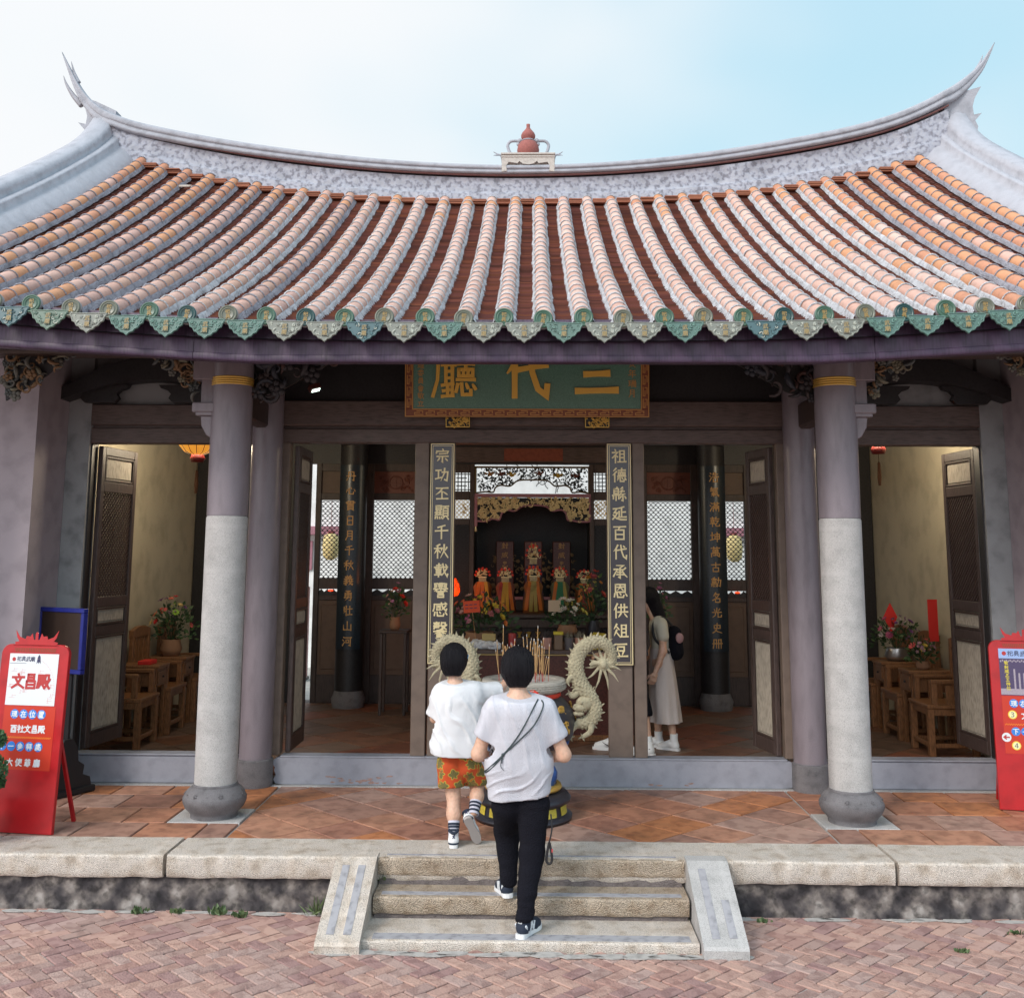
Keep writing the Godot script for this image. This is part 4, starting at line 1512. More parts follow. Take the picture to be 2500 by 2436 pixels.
		b.prism(poly([2.22, 3.92, 1.34, 3.92, 1.62, 3.75, 2.0, 3.53, 2.22, 3.48]), 0.955, 0.98)
		carve(b, poly([2.2, 3.9, 1.3, 3.9, 1.6, 3.72, 2.0, 3.5, 2.2, 3.45]), 0.98, 46, 0.075, [Color(0.03, 0.027, 0.03), Color(0.045, 0.035, 0.035), Color(0.06, 0.03, 0.025), Color(0.03, 0.033, 0.045)], 37 + int(s), 0.06)
		part("dark_carving", b, vmat("smoked_paint", 0.6), hall)
	# eave beam and porch ceiling boards
	var b := MB.new()
	b.bar(V(-4.9, 3.8, 0.93), V(4.9, 4.1, 1.17), 0.02)
	part("eave_beam", b, M.wood, hall)
	# middle sill with cloud-cut ends
	b = MB.new()
	var en := [2.08, 0.345, 2.15, 0.35, 2.17, 0.385, 2.15, 0.42, 2.165, 0.455, 2.16, 0.48, 2.18, 0.51, 2.17, 0.545, 2.14, 0.562]
	var sp := PackedVector2Array()
	for k in range(0, en.size(), 2):
		sp.append(Vector2(en[k] + 0.02, en[k + 1]))
	for k in range(en.size() - 2, -1, -2):
		sp.append(Vector2(-en[k], en[k + 1]))
	b.prism(sp, -0.13, 0.0, 0.012)
	b.bar(V(-2.12, 0.561, -0.14), V(2.14, 0.576, 0.006), 0.004)
	part("door_sill", b, M.sill, hall)
	# peeled paint low on the sill shows the wood
	b = MB.new()
	var pr := RandomNumberGenerator.new()
	pr.seed = 3
	for k in 26:
		var x := pr.randf_range(-1.75, -1.1) if k < 22 else pr.randf_range(0.7, 1.4)
		var y := 0.36 + pr.randf() * pr.randf() * 0.07
		var pl := PackedVector2Array()
		for q in 8:
			var a := TAU * q / 8.0
			pl.append(Vector2(x + cos(a) * pr.randf_range(0.006, 0.04), y + sin(a) * pr.randf_range(0.003, 0.011)))
		b.prism(pl, 0.0, 0.0008 + k * 0.00004)
	stuff(part("peeled_paint", b, mat("bare_pink_wood", Color(0.34, 0.22, 0.19), 0.9, T.wear, 3.0), hall))
	# lintel beams across the middle bay
	b = MB.new()
	b.bar(V(-2.22, 3.225, -0.14), V(2.22, 3.35, -0.01), 0.008)
	b.bar(V(-2.22, 3.349, -0.14), V(2.22, 3.375, -0.045))
	b.bar(V(-2.22, 3.374, -0.14), V(2.22, 3.6, 0.015), 0.012)
	part("door_lintel", b, M.woodh, hall)
	b = MB.new()
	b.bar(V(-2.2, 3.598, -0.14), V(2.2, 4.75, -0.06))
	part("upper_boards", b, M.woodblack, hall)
	for x in [[-2.2, -2.13], [-1.025, -0.9], [0.875, 0.98], [2.13, 2.2]]:
		b = MB.new()
		b.bar(V(x[0], 0.575, -0.14), V(x[1], 3.23, -0.02), 0.006)
		part("door_post", b, M.post, hall)
	for x in [[-0.885, -0.675], [0.655, 0.86]]:
		b = MB.new()
		b.bar(V(x[0], 0.575, -0.12), V(x[1], 3.23, -0.035), 0.004)
		part("wide_post", b, M.post, hall)
	# door leaves standing open
	var hl := 2.62
	leaf("door_leaf", 0.55, hl, Transform3D(Basis(Vector3.UP, deg_to_rad(90)), V(-2.08, 0.585, -0.1)), hall)
	leaf("door_leaf", 0.5, hl, Transform3D(Basis(Vector3.UP, deg_to_rad(102)), V(2.1, 0.585, -0.1)), hall)
	leaf("door_leaf", 0.62, hl, Transform3D(Basis(Vector3.UP, deg_to_rad(82)), V(-3.87, 0.585, -0.16)), hall)
	leaf("door_leaf", 0.62, hl, Transform3D(Basis(Vector3.UP, deg_to_rad(94)), V(3.92, 0.585, -0.16)), hall)

# ---------- the roof ----------
func roof_y(x: float, z: float) -> float:
	var u := 2.2 - z
	var a := absf(x + 0.06)
	var le := 0.1 * pow(a / 3.4, 3.0)
	var lr := 0.47 * pow(a / 4.4, 2.7)
	var f := clampf(u / 4.5, 0.0, 1.0)
	return 3.8 + 0.41 * u + 0.0266 * u * u + lerpf(le, lr, f)

func build_roof() -> void:
	var b := MB.new()
	# deck, with its underside and the rear slope
	var rows := []
	var rows2 := []
	for k in 19:
		var z := lerpf(2.13, -2.45, k / 18.0)
		var r := PackedVector3Array()
		var r2 := PackedVector3Array()
		for i in 41:
			var x := lerpf(-5.0, 4.9, i / 40.0)
			r.append(V(x, roof_y(x, z) - 0.03, z))
			r2.append(V(x, roof_y(x, z) - 0.13, z))
		rows.append(r)
		rows2.append(r2)
	for k in 8:
		var f := (k + 1) / 8.0
		var r := PackedVector3Array()
		var r2 := PackedVector3Array()
		for i in 41:
			var x := lerpf(-5.0, 4.9, i / 40.0)
			var z := lerpf(-2.45, -5.0, f)
			r.append(V(x, roof_y(x, -2.45) - 0.03 - 1.35 * f, z))
			r2.append(V(x, roof_y(x, -2.45) - 0.13 - 1.35 * f, z))
		rows.append(r)
		rows2.append(r2)
	b.sheet(rows, true)
	b.sheet(rows2)
	var rf := part("roof", b, M.woodblack, hall)
	rf.set_meta("label", "curved roof of pale clay cover tiles and dark red pan tiles")
	# arc lengths down the slope
	var pitch := 0.188
	var zs := PackedFloat32Array()
	var z := 2.19
	while z > -2.3:
		zs.append(z)
		var dzv := 0.01
		var sl := (roof_y(0, z - dzv) - roof_y(0, z)) / dzv
		z -= pitch / sqrt(1.0 + sl * sl)
	# one cover tile
	var tm := []
	for k in 2:
		b = MB.new()
		var r0 := 0.0615 + k * 0.0015
		var r1 := 0.0575
		var seg := 8
		var rowa := PackedVector3Array()
		var rowb := PackedVector3Array()
		var rowc := PackedVector3Array()
		for q in seg + 1:
			var a := lerpf(-0.25, PI + 0.25, float(q) / seg)
			rowa.append(V(cos(a) * r0, sin(a) * r0, 0.0))
			rowb.append(V(cos(a) * r1, sin(a) * r1, -pitch - 0.01))
			rowc.append(V(cos(a) * (r0 - 0.012), sin(a) * (r0 - 0.012), 0.0))
		b.sheet([rowb, rowa])
		b.sheet([rowa, rowc])
		tm.append(b.done())
	var cov := MB.new()
	var tilecount := 0
	var pan := MB.new()
	var x0 := 0.08
	var spc := 0.269
	# a pan tile: shallow trough with a lip
	var panw := spc - 0.075
	var panm := MB.new()
	for q in 4:
		var fa := q / 4.0
		var fb := (q + 1) / 4.0
		var xa := lerpf(-panw * 0.5, panw * 0.5, fa)
		var xb := lerpf(-panw * 0.5, panw * 0.5, fb)
		var ya := -0.022 * sin(PI * fa)
		var yb := -0.022 * sin(PI * fb)
		panm.quad(V(xa, ya, 0), V(xb, yb, 0), V(xb, yb - 0.021, -0.08), V(xa, ya - 0.021, -0.08))
		panm.quad(V(xa, ya - 0.02, 0), V(xb, yb - 0.02, 0), V(xb, yb, 0), V(xa, ya, 0))
	var panmesh := panm.done()
	for j in range(-17, 17):
		var x := x0 + j * spc
		var mo := MB.new()
		var left := PackedVector3Array()
		var r := RandomNumberGenerator.new()
		r.seed = 100 + j
		for e in [-1.0, 1.0]:
			var ra := PackedVector3Array()
			var rb := PackedVector3Array()
			var rc := PackedVector3Array()
			for i in zs.size() * 2:
				var zz := lerpf(2.2, -2.3, float(i) / (zs.size() * 2 - 1))
				var y := roof_y(x, zz)
				ra.append(V(x + e * 0.059, y + 0.042 + r.randf_range(-0.005, 0.005), zz))
				rb.append(V(x + e * (0.07 + r.randf_range(-0.003, 0.004)), y + 0.026, zz))
				rc.append(V(x + e * (0.08 + r.randf_range(-0.006, 0.009)), y - 0.005, zz))
			mo.sheet([ra, rb, rc], e > 0.0)
		for i in zs.size():
			var zz := zs[i]
			var y := roof_y(x, zz)
			var sl := (roof_y(x, zz - 0.05) - roof_y(x, zz + 0.05)) / 0.1
			var dn := V(0, -sl, 1).normalized()
			var up := V(0, dn.z, -dn.y)
			var bs := Basis(Vector3.RIGHT, up, dn)
			var o := V(x + r.randf_range(-0.003, 0.003), y + 0.034, zz)
			# mortar bead over the joint
			if i > 0:
				var pts := PackedVector3Array()
				for q in 9:
					var a := lerpf(-0.1, PI + 0.1, q / 8.0)
					pts.append(o + bs * V(cos(a) * 0.0625, sin(a) * 0.0625, -0.004))
				mo.tube(pts, fl([0.006 + r.randf() * 0.003]), 4, false)
			var mi := 0
			var rr := r.randf()
			var org := clampf((j - 9) / 4.0, 0.0, 1.0) + clampf((i - 20) / 8.0, 0.0, 1.0) * (0.9 if j > 3 or j < -9 else 0.5) + clampf((-11 - j) / 6.0, 0.0, 0.5)
			if r.randf() < org * 0.9:
				mi = 4 if rr < 0.6 else 5
			elif j < -6:
				mi = [0, 3, 6, 2][int(rr * 4.0)]
			else:
				mi = [0, 1, 2, 0, 1][int(rr * 5.0)]
			var tr := Transform3D(bs * Basis(V(0, 0, 1), r.randf_range(-0.03, 0.03)), o)
			if i < 11 and j >= -14 and j <= 12:
				part("cover_tile", tm[int(rr * 77.0) % 2], M.roll[mi], rf, tr)
			else:
				cov.t = tr
				cov.col = (M.roll[mi] as StandardMaterial3D).albedo_color.srgb_to_linear()
				var seg := 8
				var rowa := PackedVector3Array()
				var rowb := PackedVector3Array()
				for q in seg + 1:
					var a := lerpf(-0.25, PI + 0.25, float(q) / seg)
					rowa.append(V(cos(a) * 0.062, sin(a) * 0.062, 0.0))
					rowb.append(V(cos(a) * 0.0575, sin(a) * 0.0575, -pitch - 0.01))
				cov.sheet([rowb, rowa])
		part("mortar_bedding", mo, M.rollgrey if (j < -10 or j > 12 or j == -8) else M.rollwhite, rf)
		# pan tiles in the channel to the right of this roll
		if j < 17:
			var px := x + spc * 0.5
			if j == 16:
				continue
			var zz := 2.21
			var i2 := 0
			while zz > -2.28:
				var y := roof_y(px, zz) + 0.024
				var sl := (roof_y(px, zz - 0.05) - roof_y(px, zz + 0.05)) / 0.1
				var dn := V(0, -sl, 1).normalized()
				var up := V(0, dn.z, -dn.y)
				var bs := Basis(Vector3.RIGHT, up, dn)
				var tr := Transform3D(bs * Basis(V(0, 0, 1), r.randf_range(-0.03, 0.03)), V(px + r.randf_range(-0.004, 0.004), y + r.randf_range(-0.003, 0.003), zz))
				if i2 < 11 and j >= -14 and j <= 12:
					part("pan_tile", panmesh, M.panpart[r.randi() % 4], rf, tr)
				else:
					pan.t = tr
					var br := r.randf_range(0.6, 1.35)
					var cc := Color(0.17, 0.062, 0.05).lerp(Color(0.25, 0.09, 0.045), r.randf() * r.randf())
					pan.col = Color(cc.r * br, cc.g * br, cc.b * br)
					for q in 3:
						var fa := q / 3.0
						var fb := (q + 1) / 3.0
						var xa := lerpf(-panw * 0.5, panw * 0.5, fa)
						var xb := lerpf(-panw * 0.5, panw * 0.5, fb)
						var ya := -0.022 * sin(PI * fa)
						var yb := -0.022 * sin(PI * fb)
						pan.quad(V(xa, ya, 0), V(xb, yb, 0), V(xb, yb - 0.021, -0.08), V(xa, ya - 0.021, -0.08))
						pan.quad(V(xa, ya - 0.02, 0), V(xb, yb - 0.02, 0), V(xb, yb, 0), V(xa, ya, 0))
				zz -= (0.056 + r.randf_range(-0.006, 0.006)) / sqrt(1.0 + sl * sl)
				i2 += 1
			# bundle of tiles tucked under the ridge
			pan.t = Transform3D.IDENTITY
			for q in 3:
				pan.col = Color(0.3, 0.11, 0.06) * r.randf_range(0.8, 1.2)
				pan.box(V(px, roof_y(px, -2.22) + 0.03 + q * 0.02, -2.25 + r.randf() * 0.02), V(0.15, 0.016, 0.12), 0.003)
	var cm := vmat("cover_tile_clay_far", 0.85)
	cm.albedo_texture = T.blotch
	cm.uv1_triplanar = true
	cm.uv1_world_triplanar = true
	cm.uv1_scale = Vector3.ONE * 2.0
	stuff(part("upper_cover_tiles", cov, cm, rf))
	stuff(part("upper_pan_tiles", pan, M.pan, rf))
	# round eave caps with two characters, four glazes
	var capm := []
	for k in 4:
		b = MB.new()
		var gz: Color = [Color(0.045, 0.1, 0.07), Color(0.012, 0.05, 0.052), Color(0.11, 0.12, 0.09), Color(0.06, 0.1, 0.055)][k]
		b.t = Transform3D(Basis(Vector3.RIGHT, PI / 2.0), Vector3.ZERO)
		b.col = Color(0.3, 0.3, 0.31)
		b.lathe(PackedVector2Array([Vector2(0.066, -0.03), Vector2(0.066, 0.004)]), 24)
		b.col = gz * 1.1
		b.lathe(PackedVector2Array([Vector2(0.066, 0.004), Vector2(0.062, 0.013), Vector2(0.055, 0.014), Vector2(0.05, 0.008), Vector2(0.046, 0.008), Vector2(0.042, 0.013), Vector2(0.039, 0.013), Vector2(0.037, 0.006), Vector2(0.0, 0.006)]), 24)
		b.t = Transform3D.IDENTITY
		b.col = Color(0.36, 0.24, 0.08) if k < 3 else Color(0.36, 0.28, 0.13)
		glyph(b, "祀", V(0, 0.018, 0.006), 0.035, 0.004, 0.085, 0.5)
		glyph(b, "典", V(0, -0.018, 0.006), 0.035, 0.004, 0.085, 0.5)
		capm.append(b.done())
	# pendant drip tiles
	var dripm := []
	for k in 5:
		b = MB.new()
		var hp := [0.118, 0.0, 0.119, -0.012, 0.107, -0.03, 0.1, -0.052, 0.083, -0.06, 0.07, -0.082, 0.052, -0.088, 0.04, -0.104, 0.02, -0.11, 0.0, -0.128]
		var pl := PackedVector2Array()
		for q in range(0, hp.size(), 2):
			pl.append(Vector2(hp[q], hp[q + 1]))
		for q in range(hp.size() - 4, -1, -2):
			pl.append(Vector2(-hp[q], hp[q + 1]))
		var base: Color = [Color(0.1, 0.17, 0.145), Color(0.085, 0.16, 0.135), Color(0.06, 0.12, 0.13), Color(0.19, 0.2, 0.175), Color(0.11, 0.17, 0.13)][k]
		b.col = base
		b.prism(pl, -0.012, 0.0, 0.003)
		var inner := Geometry2D.offset_polygon(pl, -0.014)[0]
		# raised rim
		for q in pl.size():
			var a := pl[q] * 0.94 + Vector2(0, -0.002)
			var c := pl[(q + 1) % pl.size()] * 0.94 + Vector2(0, -0.002)
			b.col = base * 1.25
			b.tube(PackedVector3Array([V(a.x, a.y, 0.001), V(c.x, c.y, 0.001)]), fl([0.0035]), 5, false)
		var light := Color(0.42, 0.44, 0.38)
		carve(b, inner, 0.0, 34, 0.013, [base * 1.3, base * 0.8, light if k >= 2 else base * 1.6, light if k == 3 else base], 300 + k, 0.003)
		b.col = base * 0.8
		b.box(V(0, -0.054, 0.003), V(0.034, 0.078, 0.012), 0.003)
		b.col = Color(0.36, 0.27, 0.12)
		glyph(b, "武", V(0, -0.036, 0.009), 0.034, 0.003, 0.08, 0.5)
		glyph(b, "廟", V(0, -0.073, 0.009), 0.034, 0.003, 0.08, 0.5)
		dripm.append(b.done())
	for j in range(-17, 17):
		var x := x0 + j * spc
		var h := fmod(absf(sin(j * 91.7) * 431.3), 1.0)
		var y := roof_y(x, 2.2) + 0.045
		part("eave_cap", capm[int(h * 100.0) % 4], M.glaze, rf, Transform3D(Basis(Vector3.RIGHT, -0.12) * Basis(V(0, 0, 1), (h - 0.5) * 0.3), V(x + (h - 0.5) * 0.012, y + (fmod(h * 9.0, 1.0) - 0.5) * 0.012, 2.215)))
		if j < 16:
			var px := x + spc * 0.5
			part("drip_tile", dripm[int(h * 1000.0) % 5], M.glaze, rf, Transform3D((Basis(Vector3.RIGHT, -0.12) * Basis(V(0, 0, 1), (fmod(h * 5.0, 1.0) - 0.5) * 0.05)).scaled(V(1.08, 1.12, 1.0)), V(px, roof_y(px, 2.22) + 0.018, 2.235)))
	# red-brown under-board behind the drips
	for sg in [[-4.95, -2.33], [-2.326, 2.326], [2.33, 4.9]]:
		b = MB.new()
		var rws := []
		var n := 12
		for prf in [Vector2(2.03, -0.3), Vector2(2.03, 0.0), Vector2(2.1, 0.0), Vector2(2.1, -0.245), Vector2(2.1, -0.25), Vector2(2.112, -0.252), Vector2(2.112, -0.285), Vector2(2.106, -0.295), Vector2(2.1, -0.3), Vector2(2.03, -0.3)]:
			var r2 := PackedVector3Array()
			for k in n + 1:
				var x := lerpf(sg[0], sg[1], float(k) / n)
				var yy := 3.86 + maxf(0.0, absf(x) - 1.9) * 0.052
				if absf(x) > 2.4:
					yy += (absf(x) - 2.4) * 0.012
				r2.append(V(x, yy + prf.y, prf.x))
			rws.append(r2)
		b.sheet(rws)
		part("eave_board", b, M.fascia, hall)
	b = MB.new()
	b.bar(V(-4.9, 3.79, 1.98), V(4.85, 3.83, 2.02))
	part("eave_lath", b, M.maroon, hall)
	# rafters under the eave
	for k in 31:
		b = MB.new()
		var x := -4.65 + k * 0.31
		b.beam(V(x, roof_y(x, 2.0) - 0.18, 2.0), V(x, roof_y(x, -0.1) - 0.18, -0.1), 0.09, 0.07)
		part("rafter", b, M.wood, hall)
	build_ridge()

func ridge_top(x: float) -> float:
	var p := [[-5.6, 8.15], [-5.27, 7.6], [-4.89, 7.29], [-4.12, 7.07], [-2.82, 6.845], [-1.4, 6.69], [0.0, 6.64], [1.4, 6.72], [2.8, 6.925], [3.97, 7.19], [4.69, 7.51], [5.17, 7.88], [5.4, 8.2]]
	var n := p.size()
	for i in n - 1:
		if x <= p[i + 1][0]:
			var dx: float = p[i + 1][0] - p[i][0]
			var f := clampf((x - p[i][0]) / dx, 0.0, 1.0)
			var i0 := maxi(i - 1, 0)
			var i3 := mini(i + 2, n - 1)
			var m0: float = (p[i + 1][1] - p[i0][1]) / (p[i + 1][0] - p[i0][0]) * dx
			var m1: float = (p[i3][1] - p[i][1]) / (p[i3][0] - p[i][0]) * dx
			var f2 := f * f
			var f3 := f2 * f
			return (2.0 * f3 - 3.0 * f2 + 1.0) * p[i][1] + (f3 - 2.0 * f2 + f) * m0 + (3.0 * f2 - 2.0 * f3) * p[i + 1][1] + (f3 - f2) * m1
	return 8.2

func build_ridge() -> void:
	# main ridge: footing, body with sunk panels, red fillet, cap
	var b := MB.new()
	var nx := 220
	var xa := -4.9
	var xb := 4.75
	var zf := -2.3
	var panels := [[-4.35, -2.45], [-2.2, 2.25], [2.45, 4.22]]
	var levels := [0.0, 0.3, 0.31, 0.36, 0.42, 0.48, 0.54, 0.6, 0.66, 0.7, 0.72]
	var rows := []
	for li in levels.size():
		var r := PackedVector3Array()
		for k in nx + 1:
			var x := lerpf(xa, xb, float(k) / nx)
			var y0 := roof_y(x, zf) - 0.02
			var y1 := ridge_top(x) - 0.02
			var l: float = levels[li]
			var zz := zf + 0.02
			if l > 0.305:
				zz = zf
				var f := (l - 0.31) / 0.41
				for p in panels:
					var rr := 0.5 * (y1 - y0) * 0.41
					var ex := minf(x - p[0], p[1] - x)
					var ins := 0.0
					if ex > 0.0:
						var yy := absf(f - 0.5) * 2.0 * rr
						var allow := rr - sqrt(maxf(0.0, rr * rr - pow(maxf(0.0, rr - ex), 2.0))) if ex < rr else 0.0
						ins = clampf((rr - allow - yy) / 0.03, 0.0, 1.0)
					zz -= 0.022 * ins
			r.append(V(x, lerpf(y0, y1, l), zz))
		rows.append(r)
	b.sheet(rows, true)
	# back face and footing foot
	var back := []
	for l in [0.0, 1.0]:
		var r := PackedVector3Array()
		for k in nx + 1:
			var x := lerpf(xa, xb, float(k) / nx)
			r.append(V(x, lerpf(roof_y(x, zf) - 0.3, ridge_top(x), l), zf - 0.3))
		back.append(r)
	b.sheet(back)
	var rg := part("ridge", b, M.stucco, hall)
	rg.set_meta("label", "weathered grey stucco ridge sweeping up to swallowtail tips")
	b = MB.new()
	rows = []
	for q in 7:
		var a := PI * q / 6.0
		var r := PackedVector3Array()
		for k in nx + 1:
			var x := lerpf(xa, xb, float(k) / nx)
			r.append(V(x, lerpf(roof_y(x, zf), ridge_top(x), 0.725) + 0.012 - cos(a) * 0.014, zf + 0.004 + sin(a) * 0.018))
		rows.append(r)
	b.sheet(rows, true)
	part("red_fillet", b, M.redline, rg)
	# cap with its upswept ends, tapering into the tips
	b = MB.new()
	rows = []
	var nn := 300
	var prof := [Vector2(0.0, 0.73), Vector2(0.045, 0.74), Vector2(0.05, 0.8), Vector2(0.035, 0.85), Vector2(0.035, 0.86), Vector2(0.055, 0.88), Vector2(0.055, 0.96), Vector2(0.03, 1.0), Vector2(-0.15, 1.01), Vector2(-0.33, 1.0), Vector2(-0.35, 0.9), Vector2(-0.33, 0.73), Vector2(0.0, 0.73)]
	for pi in prof.size():
		var r := PackedVector3Array()
		for k in nn + 1:
			var x := lerpf(-5.58, 5.39, float(k) / nn)
			var top := ridge_top(x)
			var e := maxf(0.0, (-4.85 - x) / 0.73 if x < 0.0 else (x - 4.7) / 0.69)
			var th := lerpf(0.1, 0.15, clampf(absf(x) / 4.6, 0.0, 1.0)) * (1.0 + 1.6 * e * (1.0 - e)) * pow(maxf(0.0, 1.0 - e), 0.6)
			var sc := lerpf(1.0, 0.08, clampf(e * 1.1, 0.0, 1.0))
			var p: Vector2 = prof[pi]
			var sl := (ridge_top(x + 0.02) - ridge_top(x - 0.02)) / 0.04
			var l := sqrt(1.0 + sl * sl)
			var dn := (1.0 - p.y) / 0.27 * th * lerpf(1.0, l, 0.55)
			r.append(V(x, top - dn, zf + (p.x + 0.14) * sc - 0.14))
		rows.append(r)
	b.sheet(rows, true)
	for s in [-1.0, 1.0]:
		# a short second prong below each tip and a barb above it
		var o := V(-5.3, 7.45, zf - 0.14) if s < 0 else V(5.0, 7.66, zf - 0.14)
		b.tube(smooth3(PackedVector3Array([o, o + V(s * 0.11, 0.12, 0), o + V(s * 0.2, 0.26, 0), o + V(s * 0.245, 0.37, 0)]), 5), ramp(16, 0.04, 0.002), 7)
		if s < 0:
			b.tube(smooth3(PackedVector3Array([V(-5.36, 7.73, zf - 0.14), V(-5.42, 7.86, zf - 0.14), V(-5.465, 8.0, zf - 0.14)]), 5), ramp(11, 0.03, 0.002), 7)
	part("ridge_cap", b, M.stucco_plain, rg)
	# gable ridges down both ends
	for s in [-1.0, 1.0]:
		var e := -4.6 if s < 0 else 4.46
		var steps := 46
		var cross := [[-0.03, -0.02], [0.0, 0.05], [0.1, 0.13], [0.17, 0.15], [0.18, 0.22], [0.2, 0.24], [0.24, 0.245], [0.26, 0.22], [0.27, 0.3], [0.29, 0.36], [0.4, 0.375], [0.5, 0.36], [0.52, 0.3], [0.52, -0.1]]
		var rws := []
		for c in cross:
			var r := PackedVector3Array()
			for k in steps + 1:
				var z := lerpf(2.3, -2.42, float(k) / steps)
				var f := clampf((-1.55 - z) / 0.85, 0.0, 1.0)
				var rise: float = 0.2 * f * f * f * clampf((c[0] - 0.15) / 0.2, 0.0, 1.0)
				var hgt: float = c[1]
				if hgt > 0.14:
					hgt += rise * (1.0 if hgt > 0.25 else 0.75)
				r.append(V(e + s * c[0], roof_y(e + s * minf(c[0], 0.1), z) + hgt, z))
			rws.append(r)
		b = MB.new()
		b.sheet(rws, s < 0)
		var pl := PackedVector2Array()
		for c in cross:
			pl.append(Vector2(e + s * c[0], roof_y(e, 2.3) + c[1]))
		b.prism(pl, 2.26, 2.3)
		part("gable_ridge", b, M.stucco_plain, hall)
		# flat ornament under the upswept end, outside the gable ridge
		b = MB.new()
		var ox := -5.0 if s < 0 else 4.86
		var y0 := 6.84 if s < 0 else 6.92
		var sh := poly([0, 0, 0.1, 0.03, 0.22, 0.12, 0.24, 0.2, 0.21, 0.27, 0.29, 0.36, 0.2, 0.34, 0.19, 0.44, 0.22, 0.54, 0.3, 0.68, 0.1, 0.62, -0.15, 0.5, -0.1, 0.1])
		var q2 := PackedVector2Array()
		for p in sh:
			q2.append(Vector2(ox + s * p.x, y0 + p.y))
		b.prism(q2, zf - 0.2, zf - 0.05, 0.006)
		part("end_ornament", b, M.stucco_plain, hall)
		# outer gable wall under it
		b = MB.new()
		b.bar(V(e + s * 0.12, 3.0, -4.9), V(e + s * 0.5, 4.5, -0.5))
		part("gable_wall", b, M.stucco_plain, hall)
	# gourd on its little stand
	var fx := -0.05
	var fy := ridge_top(0) - 0.02
	var fz := zf - 0.08
	b = MB.new()
	b.t = Transform3D(Basis.IDENTITY, V(fx, fy, fz))
	b.prism(poly([-0.3, -0.07, -0.24, -0.06, -0.25, 0.0, -0.22, 0.045, -0.12, 0.03, -0.1, 0.055, -0.06, 0.025, 0.0, 0.015, 0.06, 0.025, 0.1, 0.055, 0.12, 0.03, 0.22, 0.045, 0.25, 0.0, 0.24, -0.06, 0.3, -0.07, 0.3, 0.1, -0.3, 0.1]), 0.1, 0.14, 0.004)
	b.bar(V(-0.3, 0.02, -0.14), V(0.3, 0.1, 0.1))
	b.bar(V(-0.305, 0.1, -0.15), V(0.305, 0.118, 0.148), 0.003)
	b.bar(V(-0.3, 0.118, -0.14), V(0.3, 0.13, 0.14), 0.003)
	b.bar(V(-0.31, 0.13, -0.155), V(0.31, 0.152, 0.155), 0.004)
	var fin := part("ridge_finial", b, mat("finial_plaster", Color(0.5, 0.46, 0.42), 0.9, T.blotch, 3.0), hall)
	fin.set_meta("label", "red gourd finial on a small plaster stand at the ridge centre")
	b = MB.new()
	b.lathe(PackedVector2Array([Vector2(0.1, 0.15), Vector2(0.118, 0.19), Vector2(0.128, 0.235), Vector2(0.118, 0.29), Vector2(0.09, 0.33), Vector2(0.06, 0.348), Vector2(0.062, 0.36), Vector2(0.08, 0.385), Vector2(0.083, 0.415), Vector2(0.07, 0.445), Vector2(0.045, 0.475), Vector2(0.025, 0.5), Vector2(0.02, 0.52), Vector2(0.022, 0.55), Vector2(0.0, 0.552)]), 24, V(fx, fy, fz))
	part("gourd", b, mat("flaking_red_paint", Color(0.3, 0.1, 0.085), 0.8, ntex(noise(0.03, 5, 131), 256, [0.4, Color(0.9, 0.9, 0.9), 0.6, Color(1.05, 1, 1), 0.66, Color(1.9, 4.5, 5.2), 0.9, Color(2, 5, 6)]), 3.0), fin)
	b = MB.new()
	b.lathe(PackedVector2Array([Vector2(0.06, 0.335), Vector2(0.085, 0.342), Vector2(0.07, 0.358), Vector2(0.055, 0.355)]), 20, V(fx, fy, fz))
	for s in [-1.0, 1.0]:
		b.tube(smooth3(PackedVector3Array([V(fx + s * 0.07, fy + 0.345, fz), V(fx + s * 0.13, fy + 0.35, fz), V(fx + s * 0.2, fy + 0.345, fz), V(fx + s * 0.235, fy + 0.3, fz), V(fx + s * 0.225, fy + 0.24, fz), V(fx + s * 0.205, fy + 0.19, fz), V(fx + s * 0.215, fy + 0.15, fz)]), 4), fl([0.018]), 7)
		b.ball(V(fx + s * 0.1, fy + 0.35, fz), V(0.03, 0.03, 0.03), 8, 6)
		b.ball(V(fx + s * 0.115, fy + 0.31, fz), V(0.02, 0.025, 0.02), 8, 6)
		b.tube(smooth3(PackedVector3Array([V(fx + s * 0.29, fy + 0.13, fz), V(fx + s * 0.31, fy + 0.175, fz), V(fx + s * 0.35, fy + 0.19, fz), V(fx + s * 0.4, fy + 0.22, fz)]), 4), ramp(13, 0.022, 0.003), 7)
		b.tube(PackedVector3Array([V(fx + s * 0.34, fy + 0.185, fz), V(fx + s * 0.4, fy + 0.175, fz)]), fl([0.014, 0.002]), 6)
	part("ribbon", b, M.stucco_plain, fin)
